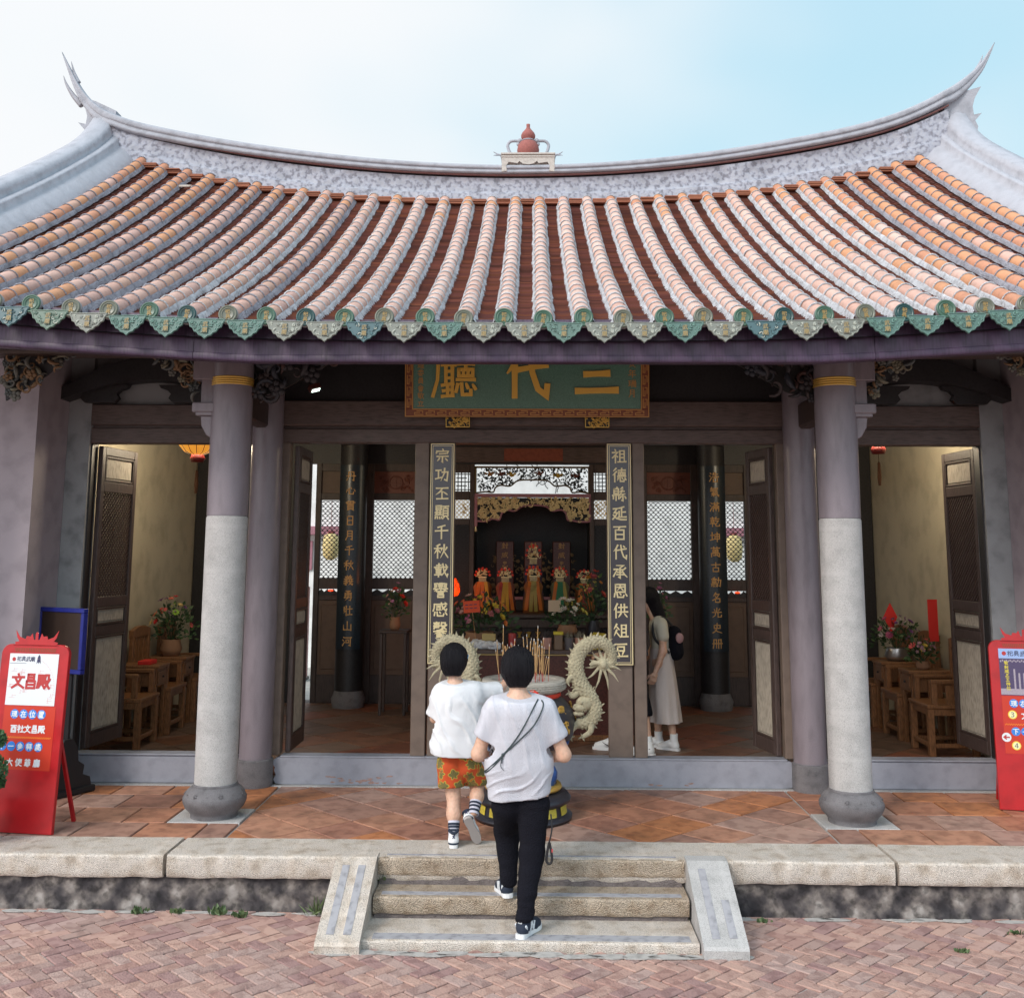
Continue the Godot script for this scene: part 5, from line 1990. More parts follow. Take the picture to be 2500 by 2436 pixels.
# ---------- inside ----------
func build_interior() -> void:
	var g := thing("hall_floor", "dim terracotta tile floor inside the hall", "floor", Vector3.ZERO, "", "structure")
	var b := MB.new()
	b.bar(V(-4.3, 0.0, -4.7), V(4.3, 0.385, -0.12))
	part("joint_bed", b, M.grime, g)
	var room := PackedVector2Array([Vector2(-4.28, -4.3), Vector2(4.28, -4.3), Vector2(4.28, -0.15), Vector2(-4.28, -0.15)])
	var d := 0.32
	for i in range(-15, 16):
		for j in range(-15, 2):
			if posmod(i + j, 2):
				continue
			var c := Vector2(i * d, j * d - 0.1)
			var q := PackedVector2Array([c + Vector2(0, -d), c + Vector2(d, 0), c + Vector2(0, d), c + Vector2(-d, 0)])
			for pc in Geometry2D.intersect_polygons(q, room):
				var inn := Geometry2D.offset_polygon(pc, -0.006)
				if inn.size() != 1:
					continue
				var m := Vector2.ZERO
				for p in inn[0]:
					m += p
				m /= inn[0].size()
				var fl2 := PackedVector2Array()
				for p in inn[0]:
					fl2.append(Vector2(p.x - m.x, -(p.y - m.y)))
				b = MB.new()
				b.prism(fl2, -0.02, 0.0, 0.003)
				var h := fmod(absf(sin(m.x * 12.9 + m.y * 78.2) * 43758.5), 1.0)
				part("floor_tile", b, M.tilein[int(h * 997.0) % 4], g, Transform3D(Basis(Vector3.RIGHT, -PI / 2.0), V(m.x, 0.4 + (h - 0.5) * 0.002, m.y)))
	# rear court behind the screen, open to the sky
	g = thing("rear_court", "pale paved court and white wall glimpsed through the rear lattices", "courtyard", Vector3.ZERO, "", "structure")
	b = MB.new()
	b.bar(V(-7, 0.0, -9.2), V(7, 0.3, -4.7))
	part("court_paving", b, mat("pale_paving", Color(0.42, 0.41, 0.38), 0.9, T.blotch, 0.6), g)
	b = MB.new()
	b.bar(V(-7, 0.3, -9.6), V(7, 4.5, -9.2))
	part("white_wall", b, M.whitewall, g)
	b = MB.new()
	b.bar(V(-7, 2.55, -9.2), V(-3.15, 2.7, -9.02), 0.01)
	part("pink_rail", b, M.pink, g)
	b = MB.new()
	b.bar(V(3.15, 2.55, -9.2), V(7, 2.7, -9.02), 0.01)
	part("pink_rail", b, M.pink, g)
	# ---- the rear screen ----
	b = MB.new()
	b.bar(V(-4.3, 3.4, -4.5), V(4.3, 5.75, -4.36))
	part("rear_upper_wall", b, M.woodblack, hall)
	var z := -4.4
	var sc := Node3D.new()
	sc.name = "rear_screen"
	hall.add_child(sc)
	for x in [[-4.28, -2.98], [2.98, 4.28]]:
		b = MB.new()
		b.bar(V(x[0], 0.39, z - 0.05), V(x[1], 3.42, z))
		part("board_wall", b, M.woodblack, sc)
	for s in [-1.0, 1.0]:
		# post positions across one half of the screen
		for x in [[0.74, 0.8], [1.02, 1.48], [2.04, 2.43], [2.72, 2.79]]:
			b = MB.new()
			b.bar(V(s * x[0], 0.39, z - 0.05), V(s * x[1], 3.42, z + 0.03), 0.006)
			part("post", b, M.wood, sc)
		# rails
		for r in [[1.47, 2.05], [2.42, 2.73]]:
			for y in [[0.39, 0.74], [1.66, 1.72], [1.8, 1.94], [2.93, 3.02], [3.3, 3.42]]:
				b = MB.new()
				b.bar(V(s * r[0], y[0], z - 0.035), V(s * r[1], y[1], z + 0.015), 0.005)
				part("rail", b, M.wood, sc)
			b = MB.new()
			b.bar(V(s * r[0], 0.74, z - 0.01), V(s * r[1], 1.66, z - 0.002))
			b.bar(V(s * (r[0] + 0.05), 0.8, z - 0.01), V(s * (r[1] - 0.05), 1.6, z + 0.006), 0.01)
			part("lower_panel", b, M.panelbrown, sc)
			b = MB.new()
			scales(b, minf(s * r[0], s * r[1]), 1.94, maxf(s * r[0], s * r[1]), 2.93, z - 0.01, 0.062, 0.0045)
			part("scale_lattice", b, M.woodblack, sc)
			b = MB.new()
			b.bar(V(s * r[0], 1.72, z - 0.02), V(s * r[1], 1.765, z))
			for k in 4:
				b.prism(poly([s * lerpf(r[0], r[1], k / 4.0), 1.76, s * lerpf(r[0], r[1], (k + 0.5) / 4.0), 1.8, s * lerpf(r[0], r[1], (k + 1.0) / 4.0), 1.76]), z - 0.02, z)
			part("transom", b, M.woodblack, sc)
		# carved red panel with a round longevity mark
		b = MB.new()
		b.bar(V(s * 1.48, 3.02, z - 0.02), V(s * 2.04, 3.3, z - 0.005))
		var cx: float = s * 1.76
		carve(b, poly([cx - 0.22, 3.06, cx - 0.09, 3.06, cx - 0.09, 3.26, cx - 0.22, 3.26]), z - 0.004, 16, 0.025, [Color(1, 1, 1)], 51, 0.01)
		carve(b, poly([cx + 0.22, 3.06, cx + 0.09, 3.06, cx + 0.09, 3.26, cx + 0.22, 3.26]), z - 0.004, 16, 0.025, [Color(1, 1, 1)], 52, 0.01)
		for k in 4:
			b.box(V(cx, 3.1 + k * 0.04, z + 0.006), V(0.11 - absf(k - 1.5) * 0.02, 0.012, 0.012))
		b.box(V(cx, 3.16, z + 0.006), V(0.012, 0.15, 0.014))
		var ring := PackedVector3Array()
		for k in 25:
			ring.append(V(cx + cos(TAU * k / 24.0) * 0.085, 3.16 + sin(TAU * k / 24.0) * 0.085, z + 0.004))
		b.tube(ring, fl([0.008]), 5, false)
		part("carved_panel", b, mat("carved_red_wood", Color(0.17, 0.05, 0.028), 0.5), sc)
		b = MB.new()
		b.bar(V(s * 2.42, 3.02, z - 0.02), V(s * 2.73, 3.3, z - 0.005))
		part("top_panel", b, M.panelbrown, sc)
		# strips beside the shrine: fret window, gilt rosette, dark lattice
		for y in [[3.29, 3.42], [2.94, 3.05], [2.62, 2.7], [0.39, 1.0]]:
			b = MB.new()
			b.bar(V(s * 0.8, y[0], z - 0.03), V(s * 1.02, y[1], z + 0.01), 0.004)
			part("strip_rail", b, M.wood, sc)
		b = MB.new()
		for k in 5:
			b.box(V(s * (0.82 + k * 0.045), 3.17, z), V(0.012, 0.24, 0.016))
		for k in 5:
			b.box(V(s * 0.91, 3.07 + k * 0.05, z + 0.003), V(0.22 - (0.08 if k % 2 else 0.0), 0.012, 0.016))
		part("fret_window", b, M.woodblack, sc)
		b = MB.new()
		lattice(b, minf(s * 0.8, s * 1.02), 2.7, maxf(s * 0.8, s * 1.02), 2.94, z, 0.055, 0.01)
		carve(b, poly([s * 0.86 - 0.05, 2.74, s * 0.86 + 0.1, 2.74, s * 0.86 + 0.1, 2.92, s * 0.86 - 0.05, 2.92]), z, 20, 0.022, [Color(1, 1, 1)], 61, 0.015)
		part("gilt_lattice", b, M.goldpale, sc)
		b = MB.new()
		lattice(b, minf(s * 0.8, s * 1.02), 1.0, maxf(s * 0.8, s * 1.02), 2.62, z, 0.055, 0.008)
		b.bar(V(s * 0.8, 1.0, z - 0.04), V(s * 1.02, 2.62, z - 0.03))
		part("dark_lattice", b, M.woodblack, sc)
		# round columns that carry the inner couplets
		b = MB.new()
		b.lathe(PackedVector2Array([Vector2(0.17, 0.6), Vector2(0.17, 5.2)]), 28)
		var rc := part("inner_column", b, M.woodblack, hall, Transform3D(Basis.IDENTITY, V(s * 2.24, 0, -4.0)))
		b = MB.new()
		b.lathe(PackedVector2Array([Vector2(0.19, 0.39), Vector2(0.21, 0.5), Vector2(0.17, 0.6)]), 28)
		part("stone_foot", b, M.basestone, rc)
		b = MB.new()
		b.bar(V(s * 4.1, 0.39, -4.36), V(s * 4.29, 4.6, -4.2), 0.005)
		part("corner_post", b, M.woodblack, hall)
		# beams overhead
		b = MB.new()
		b.box(V(s * 2.3, 3.75, -2.2), V(0.2, 0.32, 4.2), 0.03)
		part("cross_beam", b, M.wood, hall)
	# red-daubed head rails above the shrine
	b = MB.new()
	b.bar(V(-1.02, 3.42, z + 0.0), V(1.02, 3.62, z + 0.05), 0.005)
	b.bar(V(-1.02, 3.64, z + 0.02), V(1.02, 3.76, z + 0.09), 0.005)
	part("head_rail", b, M.woodh, sc)
	b = MB.new()
	b.bar(V(-0.36, 3.44, z + 0.05), V(0.4, 3.6, z + 0.053))
	b.bar(V(-0.4, 3.65, z + 0.09), V(0.42, 3.75, z + 0.093))
	part("red_paper", b, mat("faded_red_paper", Color(0.26, 0.07, 0.04), 0.8, T.blotch, 2.0), sc)
	# openwork valance: frame, scalloped lower edge, leaves and birds against the light
	b = MB.new()
	var edge := smooth2(poly([-0.72, 3.03, -0.6, 3.045, -0.5, 3.04, -0.47, 3.1, -0.4, 3.13, -0.28, 3.12, -0.18, 3.19, 0.0, 3.2, 0.2, 3.19, 0.3, 3.12, 0.42, 3.13, 0.49, 3.1, 0.52, 3.04, 0.62, 3.045, 0.74, 3.03]), 4)
	var ep := PackedVector3Array()
	for p in edge:
		ep.append(V(p.x, p.y, z))
	b.tube(ep, fl([0.011]), 5)
	b.bar(V(-0.74, 3.35, z - 0.02), V(0.74, 3.375, z + 0.02))
	b.bar(V(-0.74, 3.02, z - 0.02), V(-0.715, 3.36, z + 0.02))
	b.bar(V(0.725, 3.02, z - 0.02), V(0.745, 3.36, z + 0.02))
	part("valance_frame", b, mat("dull_gilt_frame", Color(0.14, 0.1, 0.045), 0.5), sc)
	b = MB.new()
	var r := RandomNumberGenerator.new()
	r.seed = 8
	var dom := PackedVector2Array([Vector2(-0.71, 3.35), Vector2(0.72, 3.35)])
	for k in range(edge.size() - 1, -1, -1):
		dom.append(edge[k] + Vector2(0, 0.006))
	for k in 42:
		# twisting stems
		var p := Vector2(r.randf_range(-0.7, 0.7), r.randf_range(3.05, 3.34))
		if not Geometry2D.is_point_in_polygon(p, dom):
			continue
		var pts := PackedVector3Array()
		var a := r.randf() * TAU
		for q in 6:
			pts.append(V(p.x, p.y, z))
			p += Vector2(cos(a), sin(a)) * 0.03
			a += r.randf_range(-0.7, 0.7)
		b.tube(pts, fl([0.005]), 4, false)
	for k in 620:
		var p := Vector2(r.randf_range(-0.7, 0.71), r.randf_range(3.04, 3.345))
		if not Geometry2D.is_point_in_polygon(p, dom):
			continue
		var a := r.randf() * TAU
		var dx := Vector2(cos(a), sin(a)) * r.randf_range(0.014, 0.026)
		var dy := Vector2(-dx.y, dx.x) * 0.5
		b.prism(PackedVector2Array([p - dx, p - dy, p + dx, p + dy]), z - 0.004, z + 0.006)
	stuff(part("valance_leaves", b, mat("dark_green_carving", Color(0.02, 0.03, 0.025), 0.6), sc))
	for k in 6:
		b = MB.new()
		var bx: float = [-0.54, -0.4, -0.26, 0.1, 0.34, 0.57][k]
		var by: float = [3.27, 3.27, 3.26, 3.28, 3.25, 3.25][k]
		b.ball(V(bx, by, z + 0.004), V(0.036, 0.022, 0.014), 8, 6)
		b.ball(V(bx + 0.04, by + 0.018, z + 0.006), V(0.018, 0.016, 0.012), 8, 5)
		b.prism(poly([bx - 0.03, by + 0.012, bx - 0.07, by + 0.03, bx - 0.06, by - 0.005]), z, z + 0.01)
		b.prism(poly([bx - 0.02, by + 0.01, bx - 0.03, by + 0.055, bx + 0.02, by + 0.015]), z, z + 0.012)
		part("carved_bird", b, mat("carved_bird_paint", [Color(0.35, 0.17, 0.05), Color(0.16, 0.05, 0.035), Color(0.5, 0.33, 0.05), Color(0.16, 0.055, 0.035), Color(0.5, 0.32, 0.03), Color(0.14, 0.05, 0.04)][k], 0.5), sc)
	# pink rail and gilt frieze
	b = MB.new()
	b.bar(V(-0.74, 2.975, z - 0.04), V(0.76, 3.02, z + 0.04), 0.006)
	b.bar(V(-0.74, 2.6, z - 0.03), V(-0.7, 2.98, z + 0.03), 0.005)
	b.bar(V(0.735, 2.66, z - 0.03), V(0.765, 2.98, z + 0.03), 0.005)
	var fe := smooth2(poly([-0.7, 2.67, -0.6, 2.665, -0.5, 2.7, -0.42, 2.685, -0.39, 2.76, -0.33, 2.81, -0.22, 2.8, -0.12, 2.86, 0.02, 2.875, 0.18, 2.86, 0.26, 2.805, 0.38, 2.815, 0.44, 2.77, 0.46, 2.69, 0.52, 2.68, 0.6, 2.665, 0.74, 2.665]), 4)
	ep = PackedVector3Array()
	for p in fe:
		ep.append(V(p.x, p.y, z + 0.01))
	b.tube(ep, fl([0.014]), 6)
	part("pink_frame", b, M.pink, sc)
	dom = PackedVector2Array([Vector2(-0.7, 2.97), Vector2(0.73, 2.97)])
	for k in range(fe.size() - 1, -1, -1):
		dom.append(fe[k] + Vector2(0, 0.006))
	b = MB.new()
	b.prism(dom, z - 0.02, z - 0.012)
	part("frieze_back", b, M.black, sc)
	b = MB.new()
	carve(b, dom, z - 0.005, 260, 0.036, [Color(1, 1, 1)], 71, 0.03)
	stuff(part("gilt_frieze", b, M.goldpale, sc))
	b = MB.new()
	b.lathe(PackedVector2Array([Vector2(0.0, -0.02), Vector2(0.018, -0.01), Vector2(0.014, 0.01), Vector2(0.008, 0.06), Vector2(0.008, 0.1)]), 10, V(-0.72, 2.55, z + 0.02))
	part("drop_knob", b, M.goldpale, sc)
	# ---- shrine box behind the opening, with three spirit tablets ----
	var sh := thing("shrine", "dark shrine niche behind the altar holding three inscribed spirit tablets", "shrine", V(0, 0, -4.46))
	b = MB.new()
	b.bar(V(-0.8, 0.4, -1.0), V(0.8, 2.97, -0.96))
	b.bar(V(-0.8, 0.4, -0.96), V(-0.76, 2.97, -0.02))
	b.bar(V(0.76, 0.4, -0.96), V(0.8, 2.97, -0.02))
	b.bar(V(-0.8, 2.93, -0.96), V(0.8, 2.97, -0.02))
	b.bar(V(-0.76, 0.4, -0.95), V(0.76, 1.66, -0.35))
	part("case", b, M.woodblack, sh)
	for k in 3:
		var tx: float = [-0.36, 0.02, 0.4][k]
		b = MB.new()
		b.bar(V(tx - 0.12, 1.68, -0.62), V(tx + 0.12, 2.42, -0.58), 0.01)
		var tb := part("tablet", b, M.maroon, sh)
		b = MB.new()
		for e in [-1.0, 1.0]:
			carve(b, poly([tx + e * 0.12, 1.7, tx + e * 0.19, 1.7, tx + e * 0.19, 2.1, tx + e * 0.12, 2.4]), -0.6, 14, 0.03, [Color(1, 1, 1)], 80 + k, 0.02)
		part("tablet_carving", b, mat("old_gilt", Color(0.2, 0.13, 0.06), 0.5), tb)
		var w := "封咸忠王神位"
		for q in w.length():
			b = MB.new()
			glyph(b, w[q], V(tx, 2.36 - q * 0.125, -0.58), 0.085, 0.004, 0.1)
			part("character", b, M.letterdim, tb)
	b = MB.new()
	b.bar(V(-0.76, 1.66, -0.36), V(0.76, 1.7, -0.3), 0.008)
	part("pink_shelf_edge", b, M.pink, sh)
	# things glimpsed in the rear court
	for s in [-1.0, 1.0]:
		b = MB.new()
		b.t = Transform3D(Basis.IDENTITY, V(s * 3.35, 2.35, -8.4))
		b.lathe(PackedVector2Array([Vector2(0.05, -0.22), Vector2(0.12, -0.17), Vector2(0.14, 0.0), Vector2(0.12, 0.17), Vector2(0.05, 0.22)]), 16)
		var ln := solo("rear_lantern", b, mat("yellow_silk", Color(0.7, 0.55, 0.25), 0.7), "yellow lantern glimpsed through the narrow %s rear lattice" % ("left" if s < 0 else "right"), "lantern", Vector3.ZERO, "lanterns in the rear court")
		b = MB.new()
		b.t = Transform3D(Basis.IDENTITY, V(s * 3.35, 2.35, -8.4))
		b.lathe(PackedVector2Array([Vector2(0.06, 0.22), Vector2(0.06, 0.26), Vector2(0.004, 0.26), Vector2(0.004, 0.9)]), 10)
		part("cap", b, M.red, ln)
	var pf := thing("framed_picture", "small pale framed picture on the rear wall, seen through the left gap", "picture", V(-4.02, 2.2, -9.17))
	b = MB.new()
	b.box(Vector3.ZERO, V(0.42, 0.5, 0.03), 0.006)
	part("frame", b, M.pink, pf)
	b = MB.new()
	b.box(V(0, 0, 0.018), V(0.33, 0.41, 0.004))
	part("print", b, mat("pale_blue_print", Color(0.4, 0.52, 0.5), 0.6), pf)
	b = MB.new()
	b.ball(V(0, 0, 0.02), V(0.07, 0.035, 0.004), 10, 4)
	part("motif", b, M.paper_orange, pf)
	var cb := thing("red_cabinet", "dark red cabinet standing in the rear court beyond the left gap", "cabinet", V(-3.75, 0.3, -7.4))
	b = MB.new()
	b.box(V(0, 0.72, 0), V(0.5, 1.4, 0.4), 0.01)
	part("body", b, M.red, cb)
	b = MB.new()
	b.box(V(0, 0.02, 0), V(0.54, 0.05, 0.44), 0.008)
	part("foot", b, M.woodblack, cb)

# ---------- hanging boards ----------
func build_boards() -> void:
	# name plaque
	var p := thing("name_plaque", "green flecked name plaque with three large gold characters above the doors", "plaque", V(-0.045, 3.43, 0.2))
	p.rotation.x = 0.12
	var w := 2.1
	var h := 0.78
	var b := MB.new()
	b.bar(V(-w * 0.5 + 0.05, 0.05, -0.04), V(w * 0.5 - 0.05, h - 0.05, 0.0))
	part("field", b, M.plaque, p)
	b = MB.new()
	b.bar(V(-w * 0.5, 0, -0.05), V(w * 0.5, 0.07, 0.008), 0.003)
	b.bar(V(-w * 0.5, h - 0.07, -0.05), V(w * 0.5, h, 0.008), 0.003)
	b.bar(V(-w * 0.5, 0.071, -0.05), V(-w * 0.5 + 0.07, h - 0.071, 0.0075), 0.003)
	b.bar(V(w * 0.5 - 0.07, 0.071, -0.05), V(w * 0.5, h - 0.071, 0.0075), 0.003)
	var fr := part("border", b, M.fretred, p)
	# meander fret in raised gold
	b = MB.new()
	var zt := 0.0085
	b.bar(V(-w * 0.5, 0.0, 0.0), V(w * 0.5, 0.008, zt + 0.003))
	b.bar(V(-w * 0.5 + 0.062, 0.062, 0.0), V(w * 0.5 - 0.062, 0.07, zt + 0.003))
	for e in [-1.0, 1.0]:
		b.bar(V(e * (w * 0.5 - 0.008), 0.009, 0.0), V(e * w * 0.5, h, zt + 0.0025))
		b.bar(V(e * (w * 0.5 - 0.07), 0.071, 0.0), V(e * (w * 0.5 - 0.062), h, zt + 0.0025))
	var stp := 0.1
	var lw := 0.0075
	for k in int(w / stp) - 1:
		var x := -w * 0.5 + 0.08 + k * stp
		b.bar(V(x, 0.015, 0), V(x + 0.08, 0.015 + lw, zt))
		b.bar(V(x, 0.015 + lw, 0), V(x + lw, 0.04, zt))
		b.bar(V(x + lw, 0.033, 0), V(x + 0.05, 0.04, zt))
		b.bar(V(x + 0.07, 0.031, 0), V(x + 0.07 + lw, 0.055, zt))
		b.bar(V(x + 0.02, 0.048, 0), V(x + 0.069, 0.055, zt))
	for e in [-1.0, 1.0]:
		for k in int(h / stp):
			var y := 0.08 + k * stp
			var xo: float = e * (w * 0.5 - 0.035)
			b.bar(V(xo - 0.02, y, 0), V(xo - 0.02 + lw, y + 0.08, zt))
			b.bar(V(xo - 0.0125, y, 0), V(xo + 0.003, y + lw, zt))
			b.bar(V(xo - 0.004, y + lw, 0), V(xo + 0.003, y + 0.05, zt))
			b.bar(V(xo + 0.0135, y + 0.02, 0), V(xo + 0.021, y + 0.077, zt))
			b.bar(V(xo - 0.004, y + 0.07, 0), V(xo + 0.013, y + 0.077, zt))
	part("fret", b, M.fret, fr)
	var ch := ["廳", "代", "三"]
	for k in 3:
		b = MB.new()
		glyph(b, ch[k], V([-0.625, 0.0, 0.6][k], 0.36, 0.0), 0.4, 0.018, [0.075, 0.125, 0.14][k])
		part("character", b, M.goldletter, p)
	b = MB.new()
	var small := "廟管理委員會敬立"
	for k in small.length():
		glyph(b, small[k], V(-0.915, 0.575 - k * 0.066, 0.0), 0.058, 0.004, 0.1)
	part("small_inscription", b, M.letterdim, p)
	b = MB.new()
	small = "亥年瑞月"
	for k in small.length():
		glyph(b, small[k], V(0.905, 0.46 - k * 0.085, 0.0), 0.07, 0.004, 0.1)
	part("small_inscription", b, M.letterdim, p)
	for e in [-1.0, 1.0]:
		var br := thing("plaque_bracket", "gilt carved bracket under the %s end of the green plaque" % ("left" if e < 0 else "right"), "bracket", V(-0.04 + e * 0.605, 3.4, 0.05), "gilt brackets under the plaque")
		b = MB.new()
		b.box(V(0, 0, 0.03), V(0.21, 0.1, 0.06), 0.006)
		part("block", b, M.black, br)
		b = MB.new()
		for q in [[-0.105, -0.05, 0.105, -0.042], [-0.105, 0.042, 0.105, 0.05], [-0.105, -0.042, -0.097, 0.042], [0.097, -0.042, 0.105, 0.042]]:
			b.bar(V(q[0], q[1], 0.055), V(q[2], q[3], 0.072), 0.002)
		carve(b, poly([-0.095, -0.042, 0.095, -0.042, 0.095, 0.042, -0.095, 0.042]), 0.058, 34, 0.018, [Color(1, 1, 1)], 91, 0.012)
		part("carving", b, M.gold, br)
	# long couplets on the middle posts
	for e in [-1.0, 1.0]:
		var txt := "宗功丕顯千秋載譽感馨香" if e < 0 else "祖德緜延百代承恩供俎豆"
		var x0 := -0.886 if e < 0 else 0.656
		var c := thing("couplet_board", "tall lacquer couplet board with gold characters on the %s middle door post" % ("left" if e < 0 else "right"), "couplet", V(x0 + 0.1035, 1.338, 0.0), "couplets on the door posts")
		b = MB.new()
		b.bar(V(-0.1035, 0, -0.033), V(0.1035, 1.882, 0.0), 0.002)
		part("board", b, M.lacquer, c)
		b = MB.new()
		for q in [[-0.1035, 0.0, 0.1035, 0.008], [-0.1035, 1.874, 0.1035, 1.882], [-0.1035, 0.0085, -0.0955, 1.8735], [0.0955, 0.0085, 0.1035, 1.8735], [-0.086, 0.018, 0.086, 0.022], [-0.086, 1.86, 0.086, 1.864], [-0.086, 0.0225, -0.082, 1.8595], [0.082, 0.0225, 0.086, 1.8595]]:
			b.bar(V(q[0], q[1], -0.01), V(q[2], q[3], 0.004))
		part("gilt_border", b, M.goldpale, c)
		for k in txt.length():
			b = MB.new()
			glyph(b, txt[k], V(0, 1.775 - k * 0.1655, 0.0), 0.128, 0.006, 0.1)
			part("character", b, M.goldpale, c)
		# couplets on the round inner columns
		txt = "丹心貫日月千秋義勇壯山河" if e < 0 else "浩氣滿乾坤萬古勳名光史冊"
		c = thing("inner_couplet", "dim curved couplet board with gold characters on the %s inner round column" % ("left" if e < 0 else "right"), "couplet", V(e * 2.24, 1.1, -4.0), "couplets on the inner columns")
		b = MB.new()
		var ra := PackedVector3Array()
		var rb := PackedVector3Array()
		for k in 13:
			var a := deg_to_rad(lerpf(-50, 50, k / 12.0))
			ra.append(V(sin(a) * 0.195, 0.0, cos(a) * 0.195))
			rb.append(V(sin(a) * 0.195, 2.24, cos(a) * 0.195))
		b.sheet([rb, ra], false)
		for k in [0, 12]:
			b.quad(ra[k], rb[k], rb[k] * V(0.86, 1, 0.86), ra[k] * V(0.86, 1, 0.86))
		part("board", b, M.blueboard, c)
		for k in txt.length():
			b = MB.new()
			glyph(b, txt[k], V(0, 2.1 - k * 0.182, 0.194), 0.125, 0.006, 0.095)
			part("character", b, M.letterdim, c)

# a small lit flood lamp under the porch beam, left of the plaque
func porch_lamp() -> void:
	var l := thing("flood_lamp", "small lit flood lamp under the beam left of the green plaque", "lamp", V(-1.82, 3.62, 0.45))
	l.rotation = V(-0.5, 0.5, 0.35)
	var b := MB.new()
	b.box(V(0, 0.03, 0), V(0.1, 0.05, 0.06), 0.006)
	part("housing", b, M.maroon, l)
	b = MB.new()
	b.box(V(0, 0.001, 0), V(0.075, 0.008, 0.036), 0.002)
	var gl := mat("lamp_glow", Color(0.9, 0.95, 0.92), 0.5)
	gl.emission_enabled = true
	gl.emission = Color(0.9, 1.0, 0.95)
	gl.emission_energy_multiplier = 2.5
	part("lamp_face", b, gl, l)
	b = MB.new()
	b.tube(PackedVector3Array([V(0, 0.05, 0), V(0, 0.3, 0)]), fl([0.008]), 6)
	part("stem", b, M.black, l)
	var s := SpotLight3D.new()
	s.name = "flood_light"
	s.position = V(0, -0.02, 0)
	s.rotation.x = -PI / 2.0
	s.light_color = Color(0.95, 1.0, 0.97)
	s.light_energy = 0.25
	s.spot_angle = 70.0
	s.spot_range = 8.0
	s.spot_attenuation = 2.0
	s.light_size = 0.05
	s.shadow_enabled = true
	l.add_child(s)

# ---------- furniture in the side bays ----------
func armchair() -> Node3D:
	# faces +z, origin on the floor at the middle
	var c := Node3D.new()
	var b := MB.new()
	b.box(V(0, 0.455, 0), V(0.52, 0.035, 0.48), 0.006)
	part("seat", b, M.chair, c)
	b = MB.new()
	b.box(V(0, 0.405, 0.205), V(0.44, 0.065, 0.03), 0.004)
	b.box(V(0, 0.405, -0.205), V(0.44, 0.065, 0.03), 0.004)
	b.box(V(0.225, 0.405, 0), V(0.03, 0.065, 0.38), 0.004)
	b.box(V(-0.225, 0.405, 0), V(0.03, 0.065, 0.38), 0.004)
	part("apron", b, M.chair, c)
	for sx in [-1.0, 1.0]:
		for sz in [-1.0, 1.0]:
			b = MB.new()
			b.box(V(sx * 0.225, 0.218, sz * 0.205), V(0.06, 0.436, 0.06), 0.006)
			part("leg", b, M.chair, c)
		b = MB.new()
		b.box(V(sx * 0.225, 0.1, 0), V(0.028, 0.04, 0.36), 0.004)
		part("stretcher", b, M.chair, c)
		b = MB.new()
		b.box(V(sx * 0.225, 0.76, -0.205), V(0.055, 0.58, 0.045), 0.005)
		part("back_post", b, M.chair, c)
		b = MB.new()
		b.box(V(sx * 0.225, 0.685, -0.01), V(0.05, 0.035, 0.4), 0.006)
		b.box(V(sx * 0.225, 0.57, 0.16), V(0.045, 0.2, 0.05), 0.005)
		part("armrest", b, M.chair, c)
		b = MB.new()
		b.box(V(sx * 0.225, 0.56, -0.02), V(0.02, 0.18, 0.14), 0.003)
		part("arm_panel", b, M.chair, c)
	b = MB.new()
	b.box(V(0, 0.1, 0.205), V(0.4, 0.04, 0.028), 0.004)
	part("stretcher", b, M.chair, c)
	b = MB.new()
	var pl := PackedVector2Array()
	for k in 9:
		var x := lerpf(-0.255, 0.255, k / 8.0)
		pl.append(Vector2(x, 1.04 + 0.045 * cos(x * 5.5)))
	pl.append(Vector2(0.255, 0.97))
	pl.append(Vector2(-0.255, 0.97))
	b.prism(pl, -0.23, -0.185, 0.005)
	part("crest_rail", b, M.chair, c)
	b = MB.new()
	b.box(V(0, 0.56, -0.205), V(0.4, 0.06, 0.03), 0.004)
	part("back_rail", b, M.chair, c)
	for x in [-0.11, 0.0, 0.11]:
		b = MB.new()
		b.box(V(x, 0.78, -0.205), V(0.05 if x != 0.0 else 0.1, 0.4, 0.018), 0.003)
		part("slat", b, M.chair, c)
	return c

func side_table() -> Node3D:
	var c := Node3D.new()
	var b := MB.new()
	b.box(V(0, 0.715, 0), V(0.32, 0.03, 0.44), 0.005)
	part("table_top", b, M.chair, c)
	b = MB.new()
	b.box(V(0, 0.61, 0), V(0.28, 0.18, 0.38), 0.004)
	part("case", b, M.chair, c)
	b = MB.new()
	b.box(V(0, 0.61, 0.196), V(0.22, 0.12, 0.014), 0.004)
	var d := part("drawer", b, M.chair, c)
	b = MB.new()
	b.ball(V(0, 0.61, 0.21), V(0.012, 0.012, 0.012), 8, 6)
	part("knob", b, M.black, d)
	for sx in [-1.0, 1.0]:
		for sz in [-1.0, 1.0]:
			b = MB.new()
			b.box(V(sx * 0.125, 0.27, sz * 0.17), V(0.04, 0.54, 0.04), 0.004)
			part("leg", b, M.chair, c)
	return c

func put(o: Node3D, called: String, label: String, category: String, at: Vector3, turn: float, group := "") -> Node3D:
	o.name = numbered(called)
	add_child(o)
	o.position = at
	o.rotation.y = turn
	tag(o, label, category, group)
	return o

